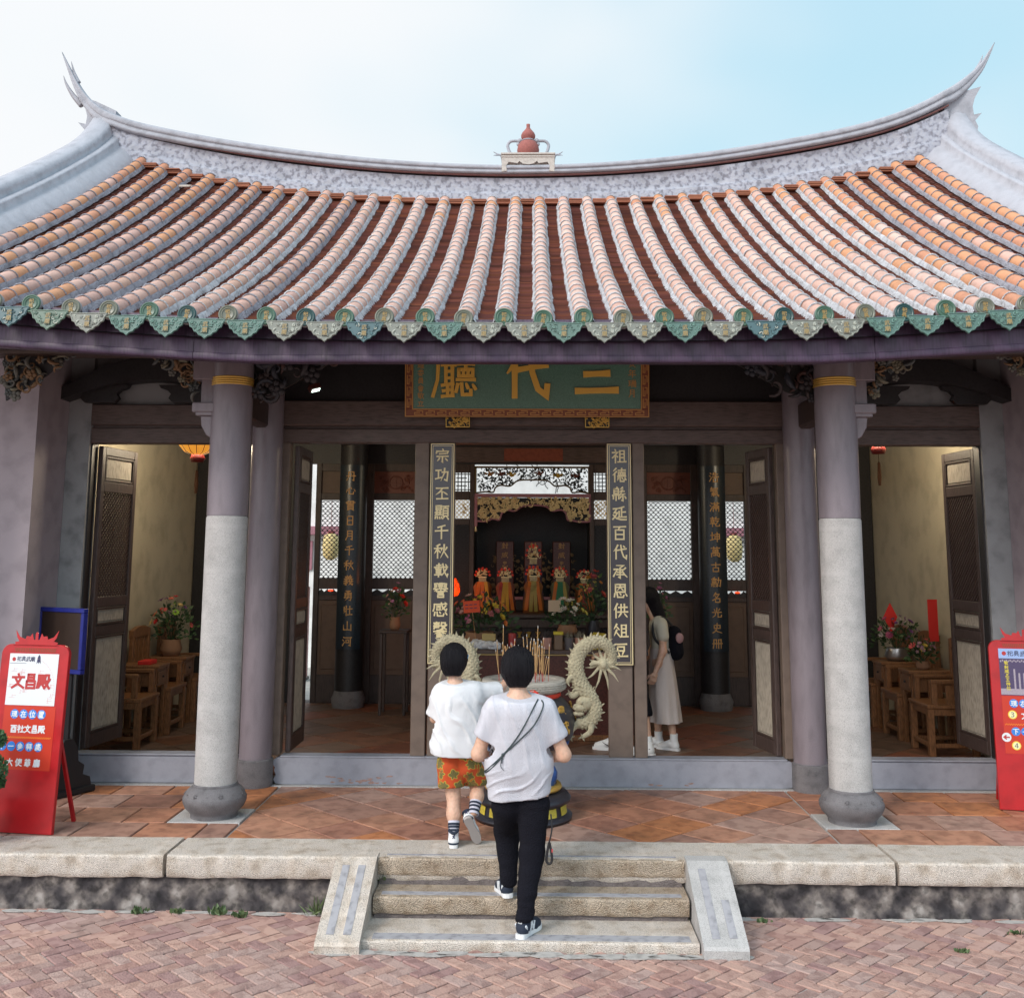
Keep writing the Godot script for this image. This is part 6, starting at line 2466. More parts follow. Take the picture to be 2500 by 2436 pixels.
# a flower: ring of petals facing dirv
func blossom(mb: MB, o: Vector3, dirv: Vector3, r: float, n: int, c: Color, heart: Color, cup := 0.25, wide := 0.5) -> void:
	var zz := dirv.normalized()
	var x := zz.cross(Vector3.UP)
	if x.length() < 0.05:
		x = Vector3.RIGHT
	x = x.normalized()
	var y := zz.cross(x)
	for k in n:
		var a := TAU * k / n
		var out := x * cos(a) + y * sin(a)
		var sd := (y * cos(a) - x * sin(a)) * r * wide
		var m := o + out * r * 0.55 + zz * r * cup * 0.6
		var e := o + out * r + zz * r * cup
		mb.col = c * (0.85 + 0.3 * fmod(k * 0.37, 1.0))
		mb.quad(o, m - sd * 0.5, e, m + sd * 0.5)
	mb.col = heart
	mb.ball(o + zz * r * 0.06, Vector3.ONE * r * 0.2, 6, 4)

func bouquet(called: String, label: String, at: Vector3, w: float, h: float, cols: Array, n: int, seed_: int, vase: Material, flat := 0.55) -> Node3D:
	var t := thing(called, label, "flowers", at, "flower arrangements")
	var r := RandomNumberGenerator.new()
	r.seed = seed_
	var b := MB.new()
	b.lathe(PackedVector2Array([Vector2(0.0, 0.0), Vector2(w * 0.16, 0.0), Vector2(w * 0.22, h * 0.1), Vector2(w * 0.18, h * 0.22), Vector2(w * 0.2, h * 0.25), Vector2(w * 0.17, h * 0.25)]), 16)
	part("vase", b, vase, t)
	b = MB.new()
	for k in int(150 * w / 0.4):
		var d := V(r.randfn(0, 1.0), r.randf_range(0.0, 1.3), r.randfn(0, 1.0) * flat).normalized()
		var o := V(0, h * 0.25, 0) + V(d.x * w * 0.5, d.y * h * 0.62, d.z * w * 0.4) * r.randf_range(0.3, 1.0)
		var l := r.randf_range(0.03, 0.085)
		var u := (d + V(r.randfn(0, 0.5), r.randfn(0, 0.4), r.randfn(0, 0.5))).normalized()
		var sd := u.cross(V(r.randf(), r.randf(), r.randf())).normalized() * l * 0.28
		b.col = Color(0.02, 0.05, 0.022).lerp(Color(0.05, 0.1, 0.03), r.randf())
		b.quad(o, o + u * l * 0.5 - sd, o + u * l, o + u * l * 0.5 + sd)
	for k in 12:
		var d := V(r.randf_range(-1, 1), r.randf_range(0.6, 1.2), r.randf_range(-0.4, 0.4)).normalized()
		b.col = Color(0.03, 0.06, 0.02)
		b.tube(PackedVector3Array([V(0, h * 0.2, 0), V(0, h * 0.25, 0) + V(d.x * w * 0.45, d.y * h * 0.6, d.z * w * 0.3)]), fl([0.003]), 4, false)
	stuff(part("foliage", b, M.flora, t))
	for k in n:
		var f := (k + 0.5) / n
		var a := k * 2.4
		var d := V(cos(a) * sqrt(f), 0.25 + 0.8 * (1.0 - f) + r.randf() * 0.3, absf(sin(a)) * 0.8 * sqrt(f) + 0.25).normalized()
		var o := V(0, h * 0.25, 0) + V(d.x * w * 0.48, d.y * h * 0.66, d.z * w * 0.36) * r.randf_range(0.85, 1.05)
		b = MB.new()
		var c: Color = cols[k % cols.size()]
		var rr := r.randf_range(0.026, 0.05)
		if k % 4 == 3:
			for q in 7:
				blossom(b, o + V(r.randfn(0, 0.02), r.randfn(0, 0.025), r.randfn(0, 0.015)), d, rr * 0.4, 5, c, Color(0.4, 0.3, 0.05), 0.3, 0.6)
		else:
			blossom(b, o, d, rr, [6, 9, 14][k % 3], c, Color(0.35, 0.28, 0.05) if k % 2 else c * 0.6, 0.35, [0.6, 0.45, 0.32][k % 3])
			if k % 3 == 2:
				blossom(b, o + d * rr * 0.15, d, rr * 0.65, 11, c, c * 0.7, 0.5, 0.35)
		part("blossom", b, M.flora, t)
	return t

func build_furniture() -> void:
	porch_lamp()
	var order := ["nearest the door", "second from the door", "farthest from the door"]
	for s in [-1.0, 1.0]:
		var side := "left" if s < 0 else "right"
		for k in 3:
			var z: float = [-1.37, -2.2, -3.03][k]
			put(armchair(), "armchair", "brown wooden armchair along the %s cream wall, %s" % [side, order[k]], "chair", V(s * 3.97, 0.4, z), -s * PI / 2.0, "armchairs along the side walls")
			if k < 2:
				put(side_table(), "side_table", "small brown drawer table along the %s cream wall, %s" % [side, order[k]], "table", V(s * 3.97, 0.4, z - 0.415), -s * PI / 2.0, "tables between the armchairs")
	var b := MB.new()
	b.box(V(0, 0.02, 0), V(0.13, 0.04, 0.2), 0.006)
	solo("red_box", b, M.paper_red, "small red box on the nearest table of the left row", "box", V(-3.93, 1.13, -1.78))
	bouquet("flower_arrangement", "tall bouquet with bird-of-paradise spikes by the left cream wall", V(-3.98, 1.13, -2.62), 0.55, 0.72, [Color(0.5, 0.02, 0.02), Color(0.14, 0.04, 0.16), Color(0.6, 0.16, 0.1), Color(0.2, 0.35, 0.04), Color(0.16, 0.05, 0.18), Color(0.55, 0.4, 0.16), Color(0.6, 0.1, 0.1)], 15, 3, M.clay)
	bouquet("flower_arrangement", "purple bouquet with red card by the right cream wall", V(3.98, 1.13, -2.62), 0.6, 0.55, [Color(0.14, 0.05, 0.18), Color(0.1, 0.03, 0.13), Color(0.35, 0.3, 0.3), Color(0.16, 0.04, 0.2), Color(0.3, 0.05, 0.12)], 15, 4, M.steel)
	bouquet("flower_arrangement", "low dark bouquet with pink blooms on the nearest right table", V(3.95, 1.13, -1.78), 0.34, 0.34, [Color(0.5, 0.08, 0.08), Color(0.3, 0.16, 0.22), Color(0.5, 0.36, 0.05), Color(0.24, 0.12, 0.2)], 8, 5, M.clay)
	for k in 2:
		b = MB.new()
		b.prism(poly([0, 0, 0.075, 0.18, 0.0, 0.33, -0.075, 0.18]) if k == 0 else poly([-0.05, 0, 0.05, 0, 0.05, 0.42, -0.05, 0.42]), 0.0, 0.003)
		solo("red_card", b, M.paper_red, "red diamond card standing in the right wall's purple bouquet" if k == 0 else "upright red paper strip behind the nearest right bouquet", "card", V(3.92, 1.42, -2.6) if k == 0 else V(4.1, 1.4, -1.85), "red paper cards")
	# lanterns in the side bays
	for s in [-1.0, 1.0]:
		var l := thing("lantern", "glowing round paper lantern with red ring and tassel in the %s bay" % ("left" if s < 0 else "right"), "lantern", V(-3.33 if s < 0 else 3.41, 3.42 if s < 0 else 3.52, -1.2), "lanterns in the side bays")
		b = MB.new()
		b.lathe(PackedVector2Array([Vector2(0.05, -0.2), Vector2(0.13, -0.17), Vector2(0.2, -0.09), Vector2(0.215, 0.0), Vector2(0.2, 0.09), Vector2(0.13, 0.17), Vector2(0.05, 0.2)]), 28)
		part("lamp_shade", b, M.lampshade, l)
		b = MB.new()
		for k in 14:
			var a := TAU * k / 14.0
			var pts := PackedVector3Array()
			for p in [Vector2(0.05, -0.203), Vector2(0.132, -0.173), Vector2(0.203, -0.09), Vector2(0.218, 0.0), Vector2(0.203, 0.09), Vector2(0.132, 0.173), Vector2(0.05, 0.203)]:
				pts.append(V(cos(a) * p.x, p.y, sin(a) * p.x))
			b.tube(pts, fl([0.0035]), 4, false)
		part("rib", b, M.woodblack, l)
		b = MB.new()
		for k in 6:
			var a := TAU * k / 6.0 + 0.3
			b.t = Transform3D(Basis(Vector3.UP, -a + PI / 2.0), Vector3.ZERO)
			b.prism(poly([-0.04, -0.06, 0.04, -0.06, 0.05, 0.05, -0.05, 0.05]), 0.2125, 0.2185)
		part("red_panel", b, M.lampred, l)
		b = MB.new()
		b.lathe(PackedVector2Array([Vector2(0.0, -0.27), Vector2(0.06, -0.27), Vector2(0.075, -0.235), Vector2(0.06, -0.2), Vector2(0.0, -0.2)]), 18)
		part("ring", b, M.red, l)
		b = MB.new()
		b.tube(PackedVector3Array([V(0, -0.27, 0), V(0, -0.36, 0)]), fl([0.003]), 5)
		b.lathe(PackedVector2Array([Vector2(0.0, -0.34), Vector2(0.014, -0.36), Vector2(0.02, -0.5), Vector2(0.014, -0.58), Vector2(0.0, -0.58)]), 10)
		part("tassel", b, mat("brown_tassel", Color(0.1, 0.04, 0.015), 0.8), l)
		b = MB.new()
		b.tube(PackedVector3Array([V(0, 0.2, 0), V(0, 0.9, 0)]), fl([0.004]), 5)
		part("cord", b, M.black, l)
		var om := OmniLight3D.new()
		om.name = "lantern_light"
		om.light_color = Color(1.0, 0.93, 0.8)
		om.light_energy = 1.7 if s < 0 else 1.5
		om.light_size = 0.15
		om.omni_range = 12.0
		om.omni_attenuation = 2.0
		om.shadow_enabled = true
		l.add_child(om)
# ---------- altar ----------
func statue(label: String, at: Vector3, h: float, rib: Array, robe: Color, seed_: int) -> void:
	var t := thing("deity_statue", label, "statue", at, "robed deity statues on the high altar")
	var b := MB.new()
	b.t = Transform3D(Basis.from_scale(V(1, 1, 0.75)), Vector3.ZERO)
	b.lathe(PackedVector2Array([Vector2(0.0, 0.0), Vector2(0.13, 0.0), Vector2(0.125, h * 0.2), Vector2(0.1, h * 0.42), Vector2(0.115, h * 0.56), Vector2(0.085, h * 0.66), Vector2(0.035, h * 0.7), Vector2(0.0, h * 0.71)]), 18)
	part("robe", b, mat("statue_robe", robe, 0.6, T.wear, 8.0), t)
	b = MB.new()
	b.ball(V(0, h * 0.76, 0.02), V(0.042, 0.055, 0.045), 12, 8)
	part("head", b, M.black, t)
	b = MB.new()
	carve(b, poly([-0.075, h * 0.79, 0.075, h * 0.79, 0.055, h * 0.92, 0.0, h * 0.98, -0.055, h * 0.92]), 0.02, 26, 0.018, [Color(1, 1, 1)], seed_, 0.03)
	b.box(V(0, h * 0.785, 0.055), V(0.1, 0.012, 0.02), 0.003)
	for k in 9:
		b.box(V(-0.04 + k * 0.01, h * 0.785 - 0.035, 0.066), V(0.004, 0.07, 0.004))
	part("crown", b, M.goldpale, t)
	b = MB.new()
	for k in 7:
		var a := PI * k / 6.0
		b.ball(V(cos(a) * 0.085, h * 0.83 + sin(a) * h * 0.15, 0.03), Vector3.ONE * 0.017, 7, 5)
	b.ball(V(0, h * 0.95, 0.05), Vector3.ONE * 0.014, 7, 5)
	part("pompom", b, M.satin_red, t)
	for k in rib.size():
		b = MB.new()
		var x := lerpf(-0.1, 0.1, (k + 0.5) / rib.size())
		var ra := PackedVector3Array()
		var rb := PackedVector3Array()
		for q in 7:
			var f := q / 6.0
			var y := lerpf(h * 0.68, h * 0.02 + absf(x) * 0.3, f)
			var cx := x * (0.55 + 0.65 * f)
			var zz := 0.075 + 0.035 * sin(f * 2.2) + 0.006 * sin(f * 9.0 + k)
			ra.append(V(cx - 0.02, y, zz))
			rb.append(V(cx + 0.02, y, zz + 0.004))
		b.sheet([ra, rb])
		b.sheet([rb, ra])
		part("ribbon", b, mat("satin_ribbon", rib[k], 0.45, T.blotch, 12.0), t)

func build_altar() -> void:
	var b := MB.new()
	var a := thing("high_altar", "tall carved dark wood altar bearing the robed statues", "altar", V(0, 0.4, -3.5))
	b.box(V(0, 1.15, 0), V(2.0, 0.05, 0.8), 0.01)
	part("top", b, M.wood, a)
	b = MB.new()
	b.box(V(0, 1.07, 0.36), V(1.94, 0.1, 0.03), 0.006)
	b.box(V(0, 0.6, 0.3), V(1.9, 0.85, 0.03), 0.006)
	b.box(V(0, 0.12, 0.3), V(1.94, 0.22, 0.1), 0.01)
	part("front", b, M.wood, a)
	b = MB.new()
	carve(b, poly([-0.9, 0.75, 0.9, 0.75, 0.9, 1.0, -0.9, 1.0]), 0.317, 90, 0.035, [Color(0.05, 0.03, 0.02), Color(0.09, 0.05, 0.02), Color(0.03, 0.025, 0.02), Color(0.03, 0.04, 0.06)], 5, 0.02)
	stuff(part("relief", b, vmat("old_painted_relief", 0.5), a))
	for x in [-0.96, 0.96]:
		b = MB.new()
		b.box(V(x, 0.55, 0.34), V(0.07, 1.1, 0.07), 0.008)
		part("leg", b, M.wood, a)
	var yt := 1.576
	var Y := Color(0.7, 0.42, 0.03)
	var O := Color(0.7, 0.2, 0.02)
	var G := Color(0.03, 0.25, 0.1)
	var R := Color(0.4, 0.05, 0.03)
	var P := Color(0.5, 0.4, 0.1)
	statue("largest robed statue in dark blue at the back of the altar", V(0.02, yt, -3.72), 0.8, [O, Color(0.12, 0.1, 0.2), Color(0.12, 0.1, 0.2), O], Color(0.05, 0.04, 0.1), 11)
	statue("middle front statue with orange and gold ribbons", V(0.02, yt, -3.38), 0.54, [O, P, P, O], Color(0.25, 0.1, 0.03), 12)
	statue("robed statue with yellow ribbons left of the middle one", V(-0.31, yt, -3.4), 0.52, [R, Y, Y, O], Color(0.2, 0.07, 0.05), 13)
	statue("robed statue with green ribbons right of the middle one", V(0.33, yt, -3.4), 0.53, [O, G, G, P], Color(0.12, 0.12, 0.06), 14)
	statue("orange robed statue behind the left bouquet", V(-0.58, yt, -3.45), 0.52, [O, O, Y], Color(0.3, 0.1, 0.02), 15)
	statue("flame coloured statue at the right end of the altar", V(0.62, yt, -3.45), 0.5, [O, R, O], Color(0.3, 0.1, 0.03), 16)
	# offering table before it
	a = thing("offering_table", "maroon offering table in front of the altar", "table", V(0, 0.4, -2.15))
	b = MB.new()
	b.box(V(0, 0.87, 0), V(2.2, 0.045, 0.72), 0.008)
	part("top", b, M.woodh, a)
	b = MB.new()
	b.box(V(0, 0.845, 0.363), V(2.2, 0.012, 0.01))
	part("edge_line", b, mat("brass_edge", Color(0.4, 0.28, 0.1), 0.4), a)
	b = MB.new()
	b.box(V(0, 0.44, 0.33), V(2.12, 0.8, 0.03), 0.006)
	part("front_panel", b, M.maroon, a)
	b = MB.new()
	b.box(V(0, 0.03, 0.33), V(2.2, 0.06, 0.09), 0.008)
	part("plinth", b, M.chair, a)
	# things on the offering table
	var ty := 1.2925
	bouquet("flower_arrangement", "large mixed bouquet with dark red lilies on the offering table", V(-0.55, ty, -2.12), 0.78, 0.62, [Color(0.4, 0.12, 0.12), Color(0.6, 0.09, 0.03), Color(0.6, 0.42, 0.04), Color(0.4, 0.06, 0.2), Color(0.5, 0.28, 0.25), Color(0.7, 0.2, 0.05), Color(0.14, 0.03, 0.05), Color(0.65, 0.5, 0.06)], 30, 21, M.clay)
	bouquet("flower_arrangement", "white and cream bouquet behind the pink cups", V(0.38, ty + 0.12, -2.25), 0.5, 0.42, [Color(0.62, 0.6, 0.5), Color(0.65, 0.55, 0.5), Color(0.6, 0.58, 0.5), Color(0.55, 0.5, 0.1), Color(0.7, 0.68, 0.62)], 14, 22, M.clay)
	bouquet("flower_arrangement", "tall dark green spray at the right of the altar", V(0.66, ty + 0.05, -2.4), 0.34, 0.85, [Color(0.4, 0.04, 0.03), Color(0.55, 0.2, 0.03), Color(0.3, 0.05, 0.06), Color(0.5, 0.42, 0.1)], 10, 23, M.blackiron)
	bouquet("flower_arrangement", "pink and red bouquet half behind the left door post", V(-1.62, 1.36, -3.5), 0.3, 0.6, [Color(0.5, 0.2, 0.35), Color(0.55, 0.3, 0.25), Color(0.55, 0.03, 0.02)], 9, 24, M.clay)
	bouquet("flower_arrangement", "pink bouquet half behind the right door post", V(1.5, 1.36, -3.5), 0.26, 0.62, [Color(0.4, 0.14, 0.2), Color(0.5, 0.22, 0.2), Color(0.3, 0.1, 0.2)], 8, 25, M.clay)
	for s in [-1.0, 1.0]:
		var st := thing("flower_stand", "dark wooden stand carrying the bouquet behind the %s door post" % ("left" if s < 0 else "right"), "stand", V(-1.62 if s < 0 else 1.5, 0.4, -3.5), "flower stands")
		b = MB.new()
		b.box(V(0, 0.945, 0), V(0.34, 0.03, 0.34), 0.006)
		part("top", b, M.wood, st)
		for sx in [-1.0, 1.0]:
			for sz in [-1.0, 1.0]:
				b = MB.new()
				b.box(V(sx * 0.14, 0.465, sz * 0.14), V(0.035, 0.93, 0.035), 0.004)
				part("leg", b, M.wood, st)
	for k in 4:
		var lab: String = ["pink cup of dark grass on the offering table", "brown patterned tin with yellow lid on the offering table", "grey cup of pale grass on the offering table", "pink cup of pale grass at the right of the table"][k]
		var c := thing("offering_cup", lab, "cup", V([0.16, 0.275, 0.385, 0.49][k], ty, -1.86), "cups and tins on the offering table")
		b = MB.new()
		if k == 1:
			b.box(V(0, 0.075, 0), V(0.085, 0.15, 0.085), 0.006)
		else:
			b.lathe(PackedVector2Array([Vector2(0.0, 0.002), Vector2(0.042, 0.002), Vector2(0.05, 0.12), Vector2(0.046, 0.12), Vector2(0.044, 0.1), Vector2(0.0, 0.1)]), 18)
		part("body", b, [mat("pink_paper_cup", Color(0.5, 0.27, 0.22), 0.6), mat("patterned_tin", Color(0.2, 0.13, 0.08), 0.5, T.speck, 10.0), mat("grey_cup", Color(0.16, 0.15, 0.16), 0.5, T.speck, 8.0), mat("salmon_cup", Color(0.55, 0.28, 0.2), 0.6)][k], c)
		b = MB.new()
		if k == 1:
			b.box(V(0, 0.165, 0), V(0.1, 0.03, 0.09), 0.004)
			part("lid", b, mat("yellow_paper", Color(0.6, 0.5, 0.05), 0.7), c)
		else:
			var r := RandomNumberGenerator.new()
			r.seed = 40 + k
			for q in 46:
				var o := V(r.randf_range(-0.036, 0.036), 0.1, r.randf_range(-0.036, 0.036))
				b.tube(PackedVector3Array([o, o + V(r.randf_range(-0.02, 0.02), r.randf_range(0.05, 0.09), r.randf_range(-0.01, 0.01))]), fl([0.002, 0.001]), 3, false)
			stuff(part("grass", b, mat("dry_grass", Color(0.07, 0.065, 0.07) if k == 0 else Color(0.3, 0.28, 0.22), 0.8), c))
	b = MB.new()
	b.prism(poly([-0.12, 0, 0.12, 0, 0.1, 0.16, -0.02, 0.17]), -0.04, 0.04, 0.004)
	solo("yellow_packet", b, mat("yellow_card", Color(0.55, 0.42, 0.04), 0.7), "yellow folded packet at the right end of the offering table", "packet", V(0.66, ty, -1.92))
	var pl := thing("cloth_bundle", "crumpled white cloth bundle on the offering table left of the incense", "cloth", V(-0.47, ty, -1.88))
	b = MB.new()
	var ff := noise(14.0, 3, 9)
	flesh(b, [[V(-0.14, 0.03, 0), V(0.1, 0.03, 0.0), 0.045, 0.04], [V(-0.1, 0.05, 0.01), V(0.12, 0.04, 0.02), 0.04, 0.035]], 0.012, 0.04, [[V(0, 0.001, 0), V(0, -1, 0)]], func(p: Vector3) -> float: return ff.get_noise_3d(p.x, p.y * 2.0, p.z) * 0.03)
	part("cloth", b, M.shirtwhite, pl)
	b = MB.new()
	b.box(V(0.03, 0.12, 0), V(0.14, 0.07, 0.08), 0.008)
	part("parcel", b, mat("straw_parcel", Color(0.5, 0.38, 0.16), 0.7, T.fine, 5.0), pl)
	b = MB.new()
	b.lathe(PackedVector2Array([Vector2(0.0, 0.002), Vector2(0.035, 0.002), Vector2(0.042, 0.15), Vector2(0.03, 0.16), Vector2(0.0, 0.16)]), 16)
	solo("red_can", b, mat("red_striped_can", Color(0.4, 0.05, 0.05), 0.4, T.wear, 8.0), "red patterned can beside the white cloth bundle", "can", V(-0.2, ty, -1.9))
	var cd := thing("message_card", "orange message card on a stick in the large bouquet", "card", V(-0.62, 1.72, -1.86))
	b = MB.new()
	b.t = Transform3D(Basis(V(0, 0, 1), 0.08), Vector3.ZERO)
	b.box(Vector3.ZERO, V(0.17, 0.12, 0.003))
	part("card", b, M.paper_orange, cd)
	b = MB.new()
	b.t = Transform3D(Basis(V(0, 0, 1), 0.08), Vector3.ZERO)
	for k in 6:
		b.box(V(-0.05 + (k % 3) * 0.045, 0.02 - (k / 3) * 0.035, 0.003), V(0.032, 0.008, 0.002))
	part("handwriting", b, M.navyprint, cd)
	b = MB.new()
	b.tube(PackedVector3Array([V(0.01, -0.06, 0), V(0.04, -0.35, -0.1)]), fl([0.003]), 5)
	part("stick", b, M.stick, cd)
	b = MB.new()
	b.box(Vector3.ZERO, V(0.13, 0.12, 0.003))
	solo("note_card", b, mat("beige_note", Color(0.5, 0.38, 0.26), 0.7), "beige note card standing in the white bouquet", "card", V(0.24, 1.72, -2.1))
	var eg := thing("net_lamp", "orange glowing egg lamp in a net beside the left couplet", "lamp", V(-0.9, 1.87, -3.1))
	b = MB.new()
	b.lathe(PackedVector2Array([Vector2(0.0, -0.1), Vector2(0.05, -0.09), Vector2(0.075, -0.04), Vector2(0.06, 0.04), Vector2(0.03, 0.1), Vector2(0.0, 0.12)]), 18)
	part("lamp_shade", b, M.bulbred, eg)
	b = MB.new()
	for k in 8:
		for e in [-1.0, 1.0]:
			var pts := PackedVector3Array()
			for q in 9:
				var f := q / 8.0
				var an: float = TAU * k / 8.0 + e * f * 2.0
				var rr := 0.078 * sin(PI * clampf(0.12 + 0.8 * f, 0.0, 1.0)) + 0.003
				pts.append(V(cos(an) * rr, -0.1 + 0.22 * f, sin(an) * rr))
			b.tube(pts, fl([0.003]), 4, false)
	part("net", b, M.black, eg)
	b = MB.new()
	b.lathe(PackedVector2Array([Vector2(0.0, -0.29), Vector2(0.06, -0.29), Vector2(0.02, -0.26), Vector2(0.015, -0.12), Vector2(0.04, -0.1), Vector2(0.0, -0.1)]), 14)
	part("stem", b, M.wood, eg)
	var lo := OmniLight3D.new()
	lo.name = "net_light"
	lo.light_color = Color(1.0, 0.55, 0.25)
	lo.light_energy = 0.1
	lo.light_size = 0.04
	lo.omni_range = 8.0
	lo.omni_attenuation = 2.0
	lo.shadow_enabled = true
	eg.add_child(lo)
	for s in [-1.0, 1.0]:
		b = MB.new()
		b.ball(Vector3.ZERO, V(0.035, 0.012, 0.012), 10, 6)
		solo("red_candle_glow", b, M.bulbred, "tiny glowing red candle light behind the %s lattice" % ("left" if s < 0 else "right"), "candle", V(s * 2.57 + 0.02, 1.785, -4.3), "red candle lights")
	for k in 3:
		b = MB.new()
		b.lathe(PackedVector2Array([Vector2(0.0, 0.0), Vector2(0.022, 0.0), Vector2(0.01, 0.02), Vector2(0.03, 0.06), Vector2(0.026, 0.06), Vector2(0.0, 0.03)]), 14)
		solo("brass_cup", b, M.gold, "%s of three small brass cups in front of the altar" % ["leftmost", "middle", "rightmost"][k], "cup", V(-0.13 + k * 0.1, ty + 0.08, -2.35), "brass cups")
	b = MB.new()
	b.box(V(0, 0.04, 0), V(0.45, 0.08, 0.14), 0.008)
	solo("cup_stand", b, M.wood, "low dark stand under the three brass cups", "stand", V(-0.03, ty, -2.35))

# ---------- the big incense burner ----------
func build_censer() -> void:
	var cx := -0.06
	var cz := 1.0
	var c := thing("incense_burner", "large black incense burner with stone rim and two dragon handles", "incense burner", V(cx, 0.34, cz))
	var b := MB.new()
	b.lathe(PackedVector2Array([Vector2(0.0, 0.002), Vector2(0.36, 0.002), Vector2(0.365, 0.03), Vector2(0.33, 0.045), Vector2(0.32, 0.05), Vector2(0.31, 0.11), Vector2(0.32, 0.115), Vector2(0.35, 0.13), Vector2(0.355, 0.155), Vector2(0.33, 0.185), Vector2(0.26, 0.2), Vector2(0.24, 0.2)]), 48)
	part("foot_drum", b, M.blackiron, c)
	var yel := mat("yellow_enamel", Color(0.6, 0.48, 0.06), 0.4, T.wear, 4.0)
	for k in 10:
		b = MB.new()
		var a0 := TAU * k / 10.0
		b.lathe(PackedVector2Array([Vector2(0.326, 0.05), Vector2(0.318, 0.11)]), 8, Vector3.ZERO, a0 + 0.09, a0 + TAU / 10.0 - 0.09)
		part("yellow_panel", b, yel, c)
	b = MB.new()
	b.lathe(PackedVector2Array([Vector2(0.24, 0.2), Vector2(0.28, 0.21), Vector2(0.29, 0.225), Vector2(0.28, 0.245), Vector2(0.25, 0.25)]), 40)
	part("gilt_ring", b, M.gold, c)
	b = MB.new()
	b.lathe(PackedVector2Array([Vector2(0.25, 0.25), Vector2(0.2, 0.27), Vector2(0.12, 0.3), Vector2(0.1, 0.36)]), 32)
	part("neck", b, M.blackiron, c)
	# three curved feet in blue and green enamel
	for k in 3:
		var a := TAU * k / 3.0 + 0.45
		var d := V(cos(a), 0, sin(a))
		b = MB.new()
		b.tube(smooth3(PackedVector3Array([d * 0.2 + V(0, 0.28, 0), d * 0.23 + V(0, 0.34, 0), d * 0.19 + V(0, 0.42, 0), d * 0.25 + V(0, 0.52, 0), d * 0.3 + V(0, 0.6, 0)]), 4), fl([0.06, 0.06, 0.055, 0.05, 0.045, 0.04, 0.04, 0.04, 0.045, 0.05, 0.055, 0.06, 0.07, 0.075, 0.08, 0.08, 0.08]), 10)
		part("leg", b, mat("blue_enamel", Color(0.03, 0.1, 0.32), 0.35, T.wear, 5.0), c)
	b = MB.new()
	b.lathe(PackedVector2Array([Vector2(0.1, 0.35), Vector2(0.2, 0.4), Vector2(0.3, 0.48), Vector2(0.375, 0.6), Vector2(0.39, 0.7), Vector2(0.37, 0.78), Vector2(0.31, 0.85), Vector2(0.27, 0.875), Vector2(0.27, 0.91)]), 48)
	part("pot", b, M.blackiron, c)
	for k in 8:
		b = MB.new()
		var a := TAU * k / 8.0 + 0.1
		b.t = Transform3D(Basis(Vector3.UP, a) * Basis(Vector3.RIGHT, -0.1), V(sin(a) * 0.392, 0.7, cos(a) * 0.392))
		glyph(b, "祀典武廟"[k % 4], V(0, 0.09, -0.03), 0.09, 0.012, 0.1)
		glyph(b, "典武廟祀"[k % 4], V(0, -0.02, -0.002), 0.09, 0.008, 0.1)
		part("gilt_character", b, M.gold, c)
	b = MB.new()
	b.lathe(PackedVector2Array([Vector2(0.275, 0.87), Vector2(0.285, 0.885), Vector2(0.28, 0.905)]), 40)
	b.ball(V(0.06, 0.9, 0.27), V(0.06, 0.05, 0.04), 10, 8)
	for k in 16:
		var a := TAU * k / 16.0
		b.ball(V(0.06 + cos(a) * 0.045, 0.9 + sin(a) * 0.04, 0.3), Vector3.ONE * 0.02, 6, 4)
	b.tube(PackedVector3Array([V(0.1, 0.88, 0.29), V(0.14, 0.8, 0.31)]), fl([0.02, 0.015]), 6)
	part("red_bow", b, M.satin_red, c)
	b = MB.new()
	b.lathe(PackedVector2Array([Vector2(0.26, 0.9), Vector2(0.295, 0.915), Vector2(0.318, 0.93), Vector2(0.32, 0.985), Vector2(0.31, 1.0), Vector2(0.25, 1.0), Vector2(0.24, 0.985), Vector2(0.235, 0.95)]), 56)
	var rim := part("rim", b, M.caststone, c)
	b = MB.new()
	for k in 56:
		var a := TAU * k / 56.0
		for q in 3:
			b.t = Transform3D(Basis(Vector3.UP, -a - (0.056 if q % 2 else 0.0) + PI / 2.0), Vector3.ZERO)
			b.box(V(0, 0.944 + q * 0.015, 0.32), V(0.027, 0.009, 0.008), 0.002)
	stuff(part("rim_relief", b, M.caststone, rim))
	b = MB.new()
	var nz := noise(18.0, 3, 4)
	var rows := []
	for i in 9:
		var r := PackedVector3Array()
		for k in 33:
			var a := TAU * k / 32.0
			var rr := 0.24 * i / 8.0
			r.append(V(cos(a) * rr, 0.962 + nz.get_noise_2d(cos(a) * rr * 2.0, sin(a) * rr * 2.0) * 0.02, sin(a) * rr))
		rows.append(r)
	b.sheet(rows, true)
	part("ash", b, M.ash, c)
	# dragon handles
	for s in [-1.0, 1.0]:
		b = MB.new()
		b.t = Transform3D(Basis(V(s, 0, 0), Vector3.UP, V(0, 0, 1)), Vector3.ZERO)
		var body := smooth3(path3([0.4, 0.68, 0.03, 0.5, 0.7, 0.03, 0.535, 0.78, 0.03, 0.5, 0.87, 0.03, 0.44, 0.95, 0.03, 0.4, 1.04, 0.03, 0.395, 1.13, 0.03, 0.43, 1.21, 0.03, 0.5, 1.265, 0.03, 0.59, 1.27, 0.02, 0.655, 1.21, 0.0, 0.665, 1.13, -0.01, 0.63, 1.08, -0.01]), 5)
		var rad := PackedFloat32Array()
		for k in body.size():
			var f := float(k) / (body.size() - 1)
			rad.append(0.024 + 0.034 * sin(PI * clampf(f * 0.85 + 0.16, 0.0, 1.0)))
		b.tube(body, rad, 12)
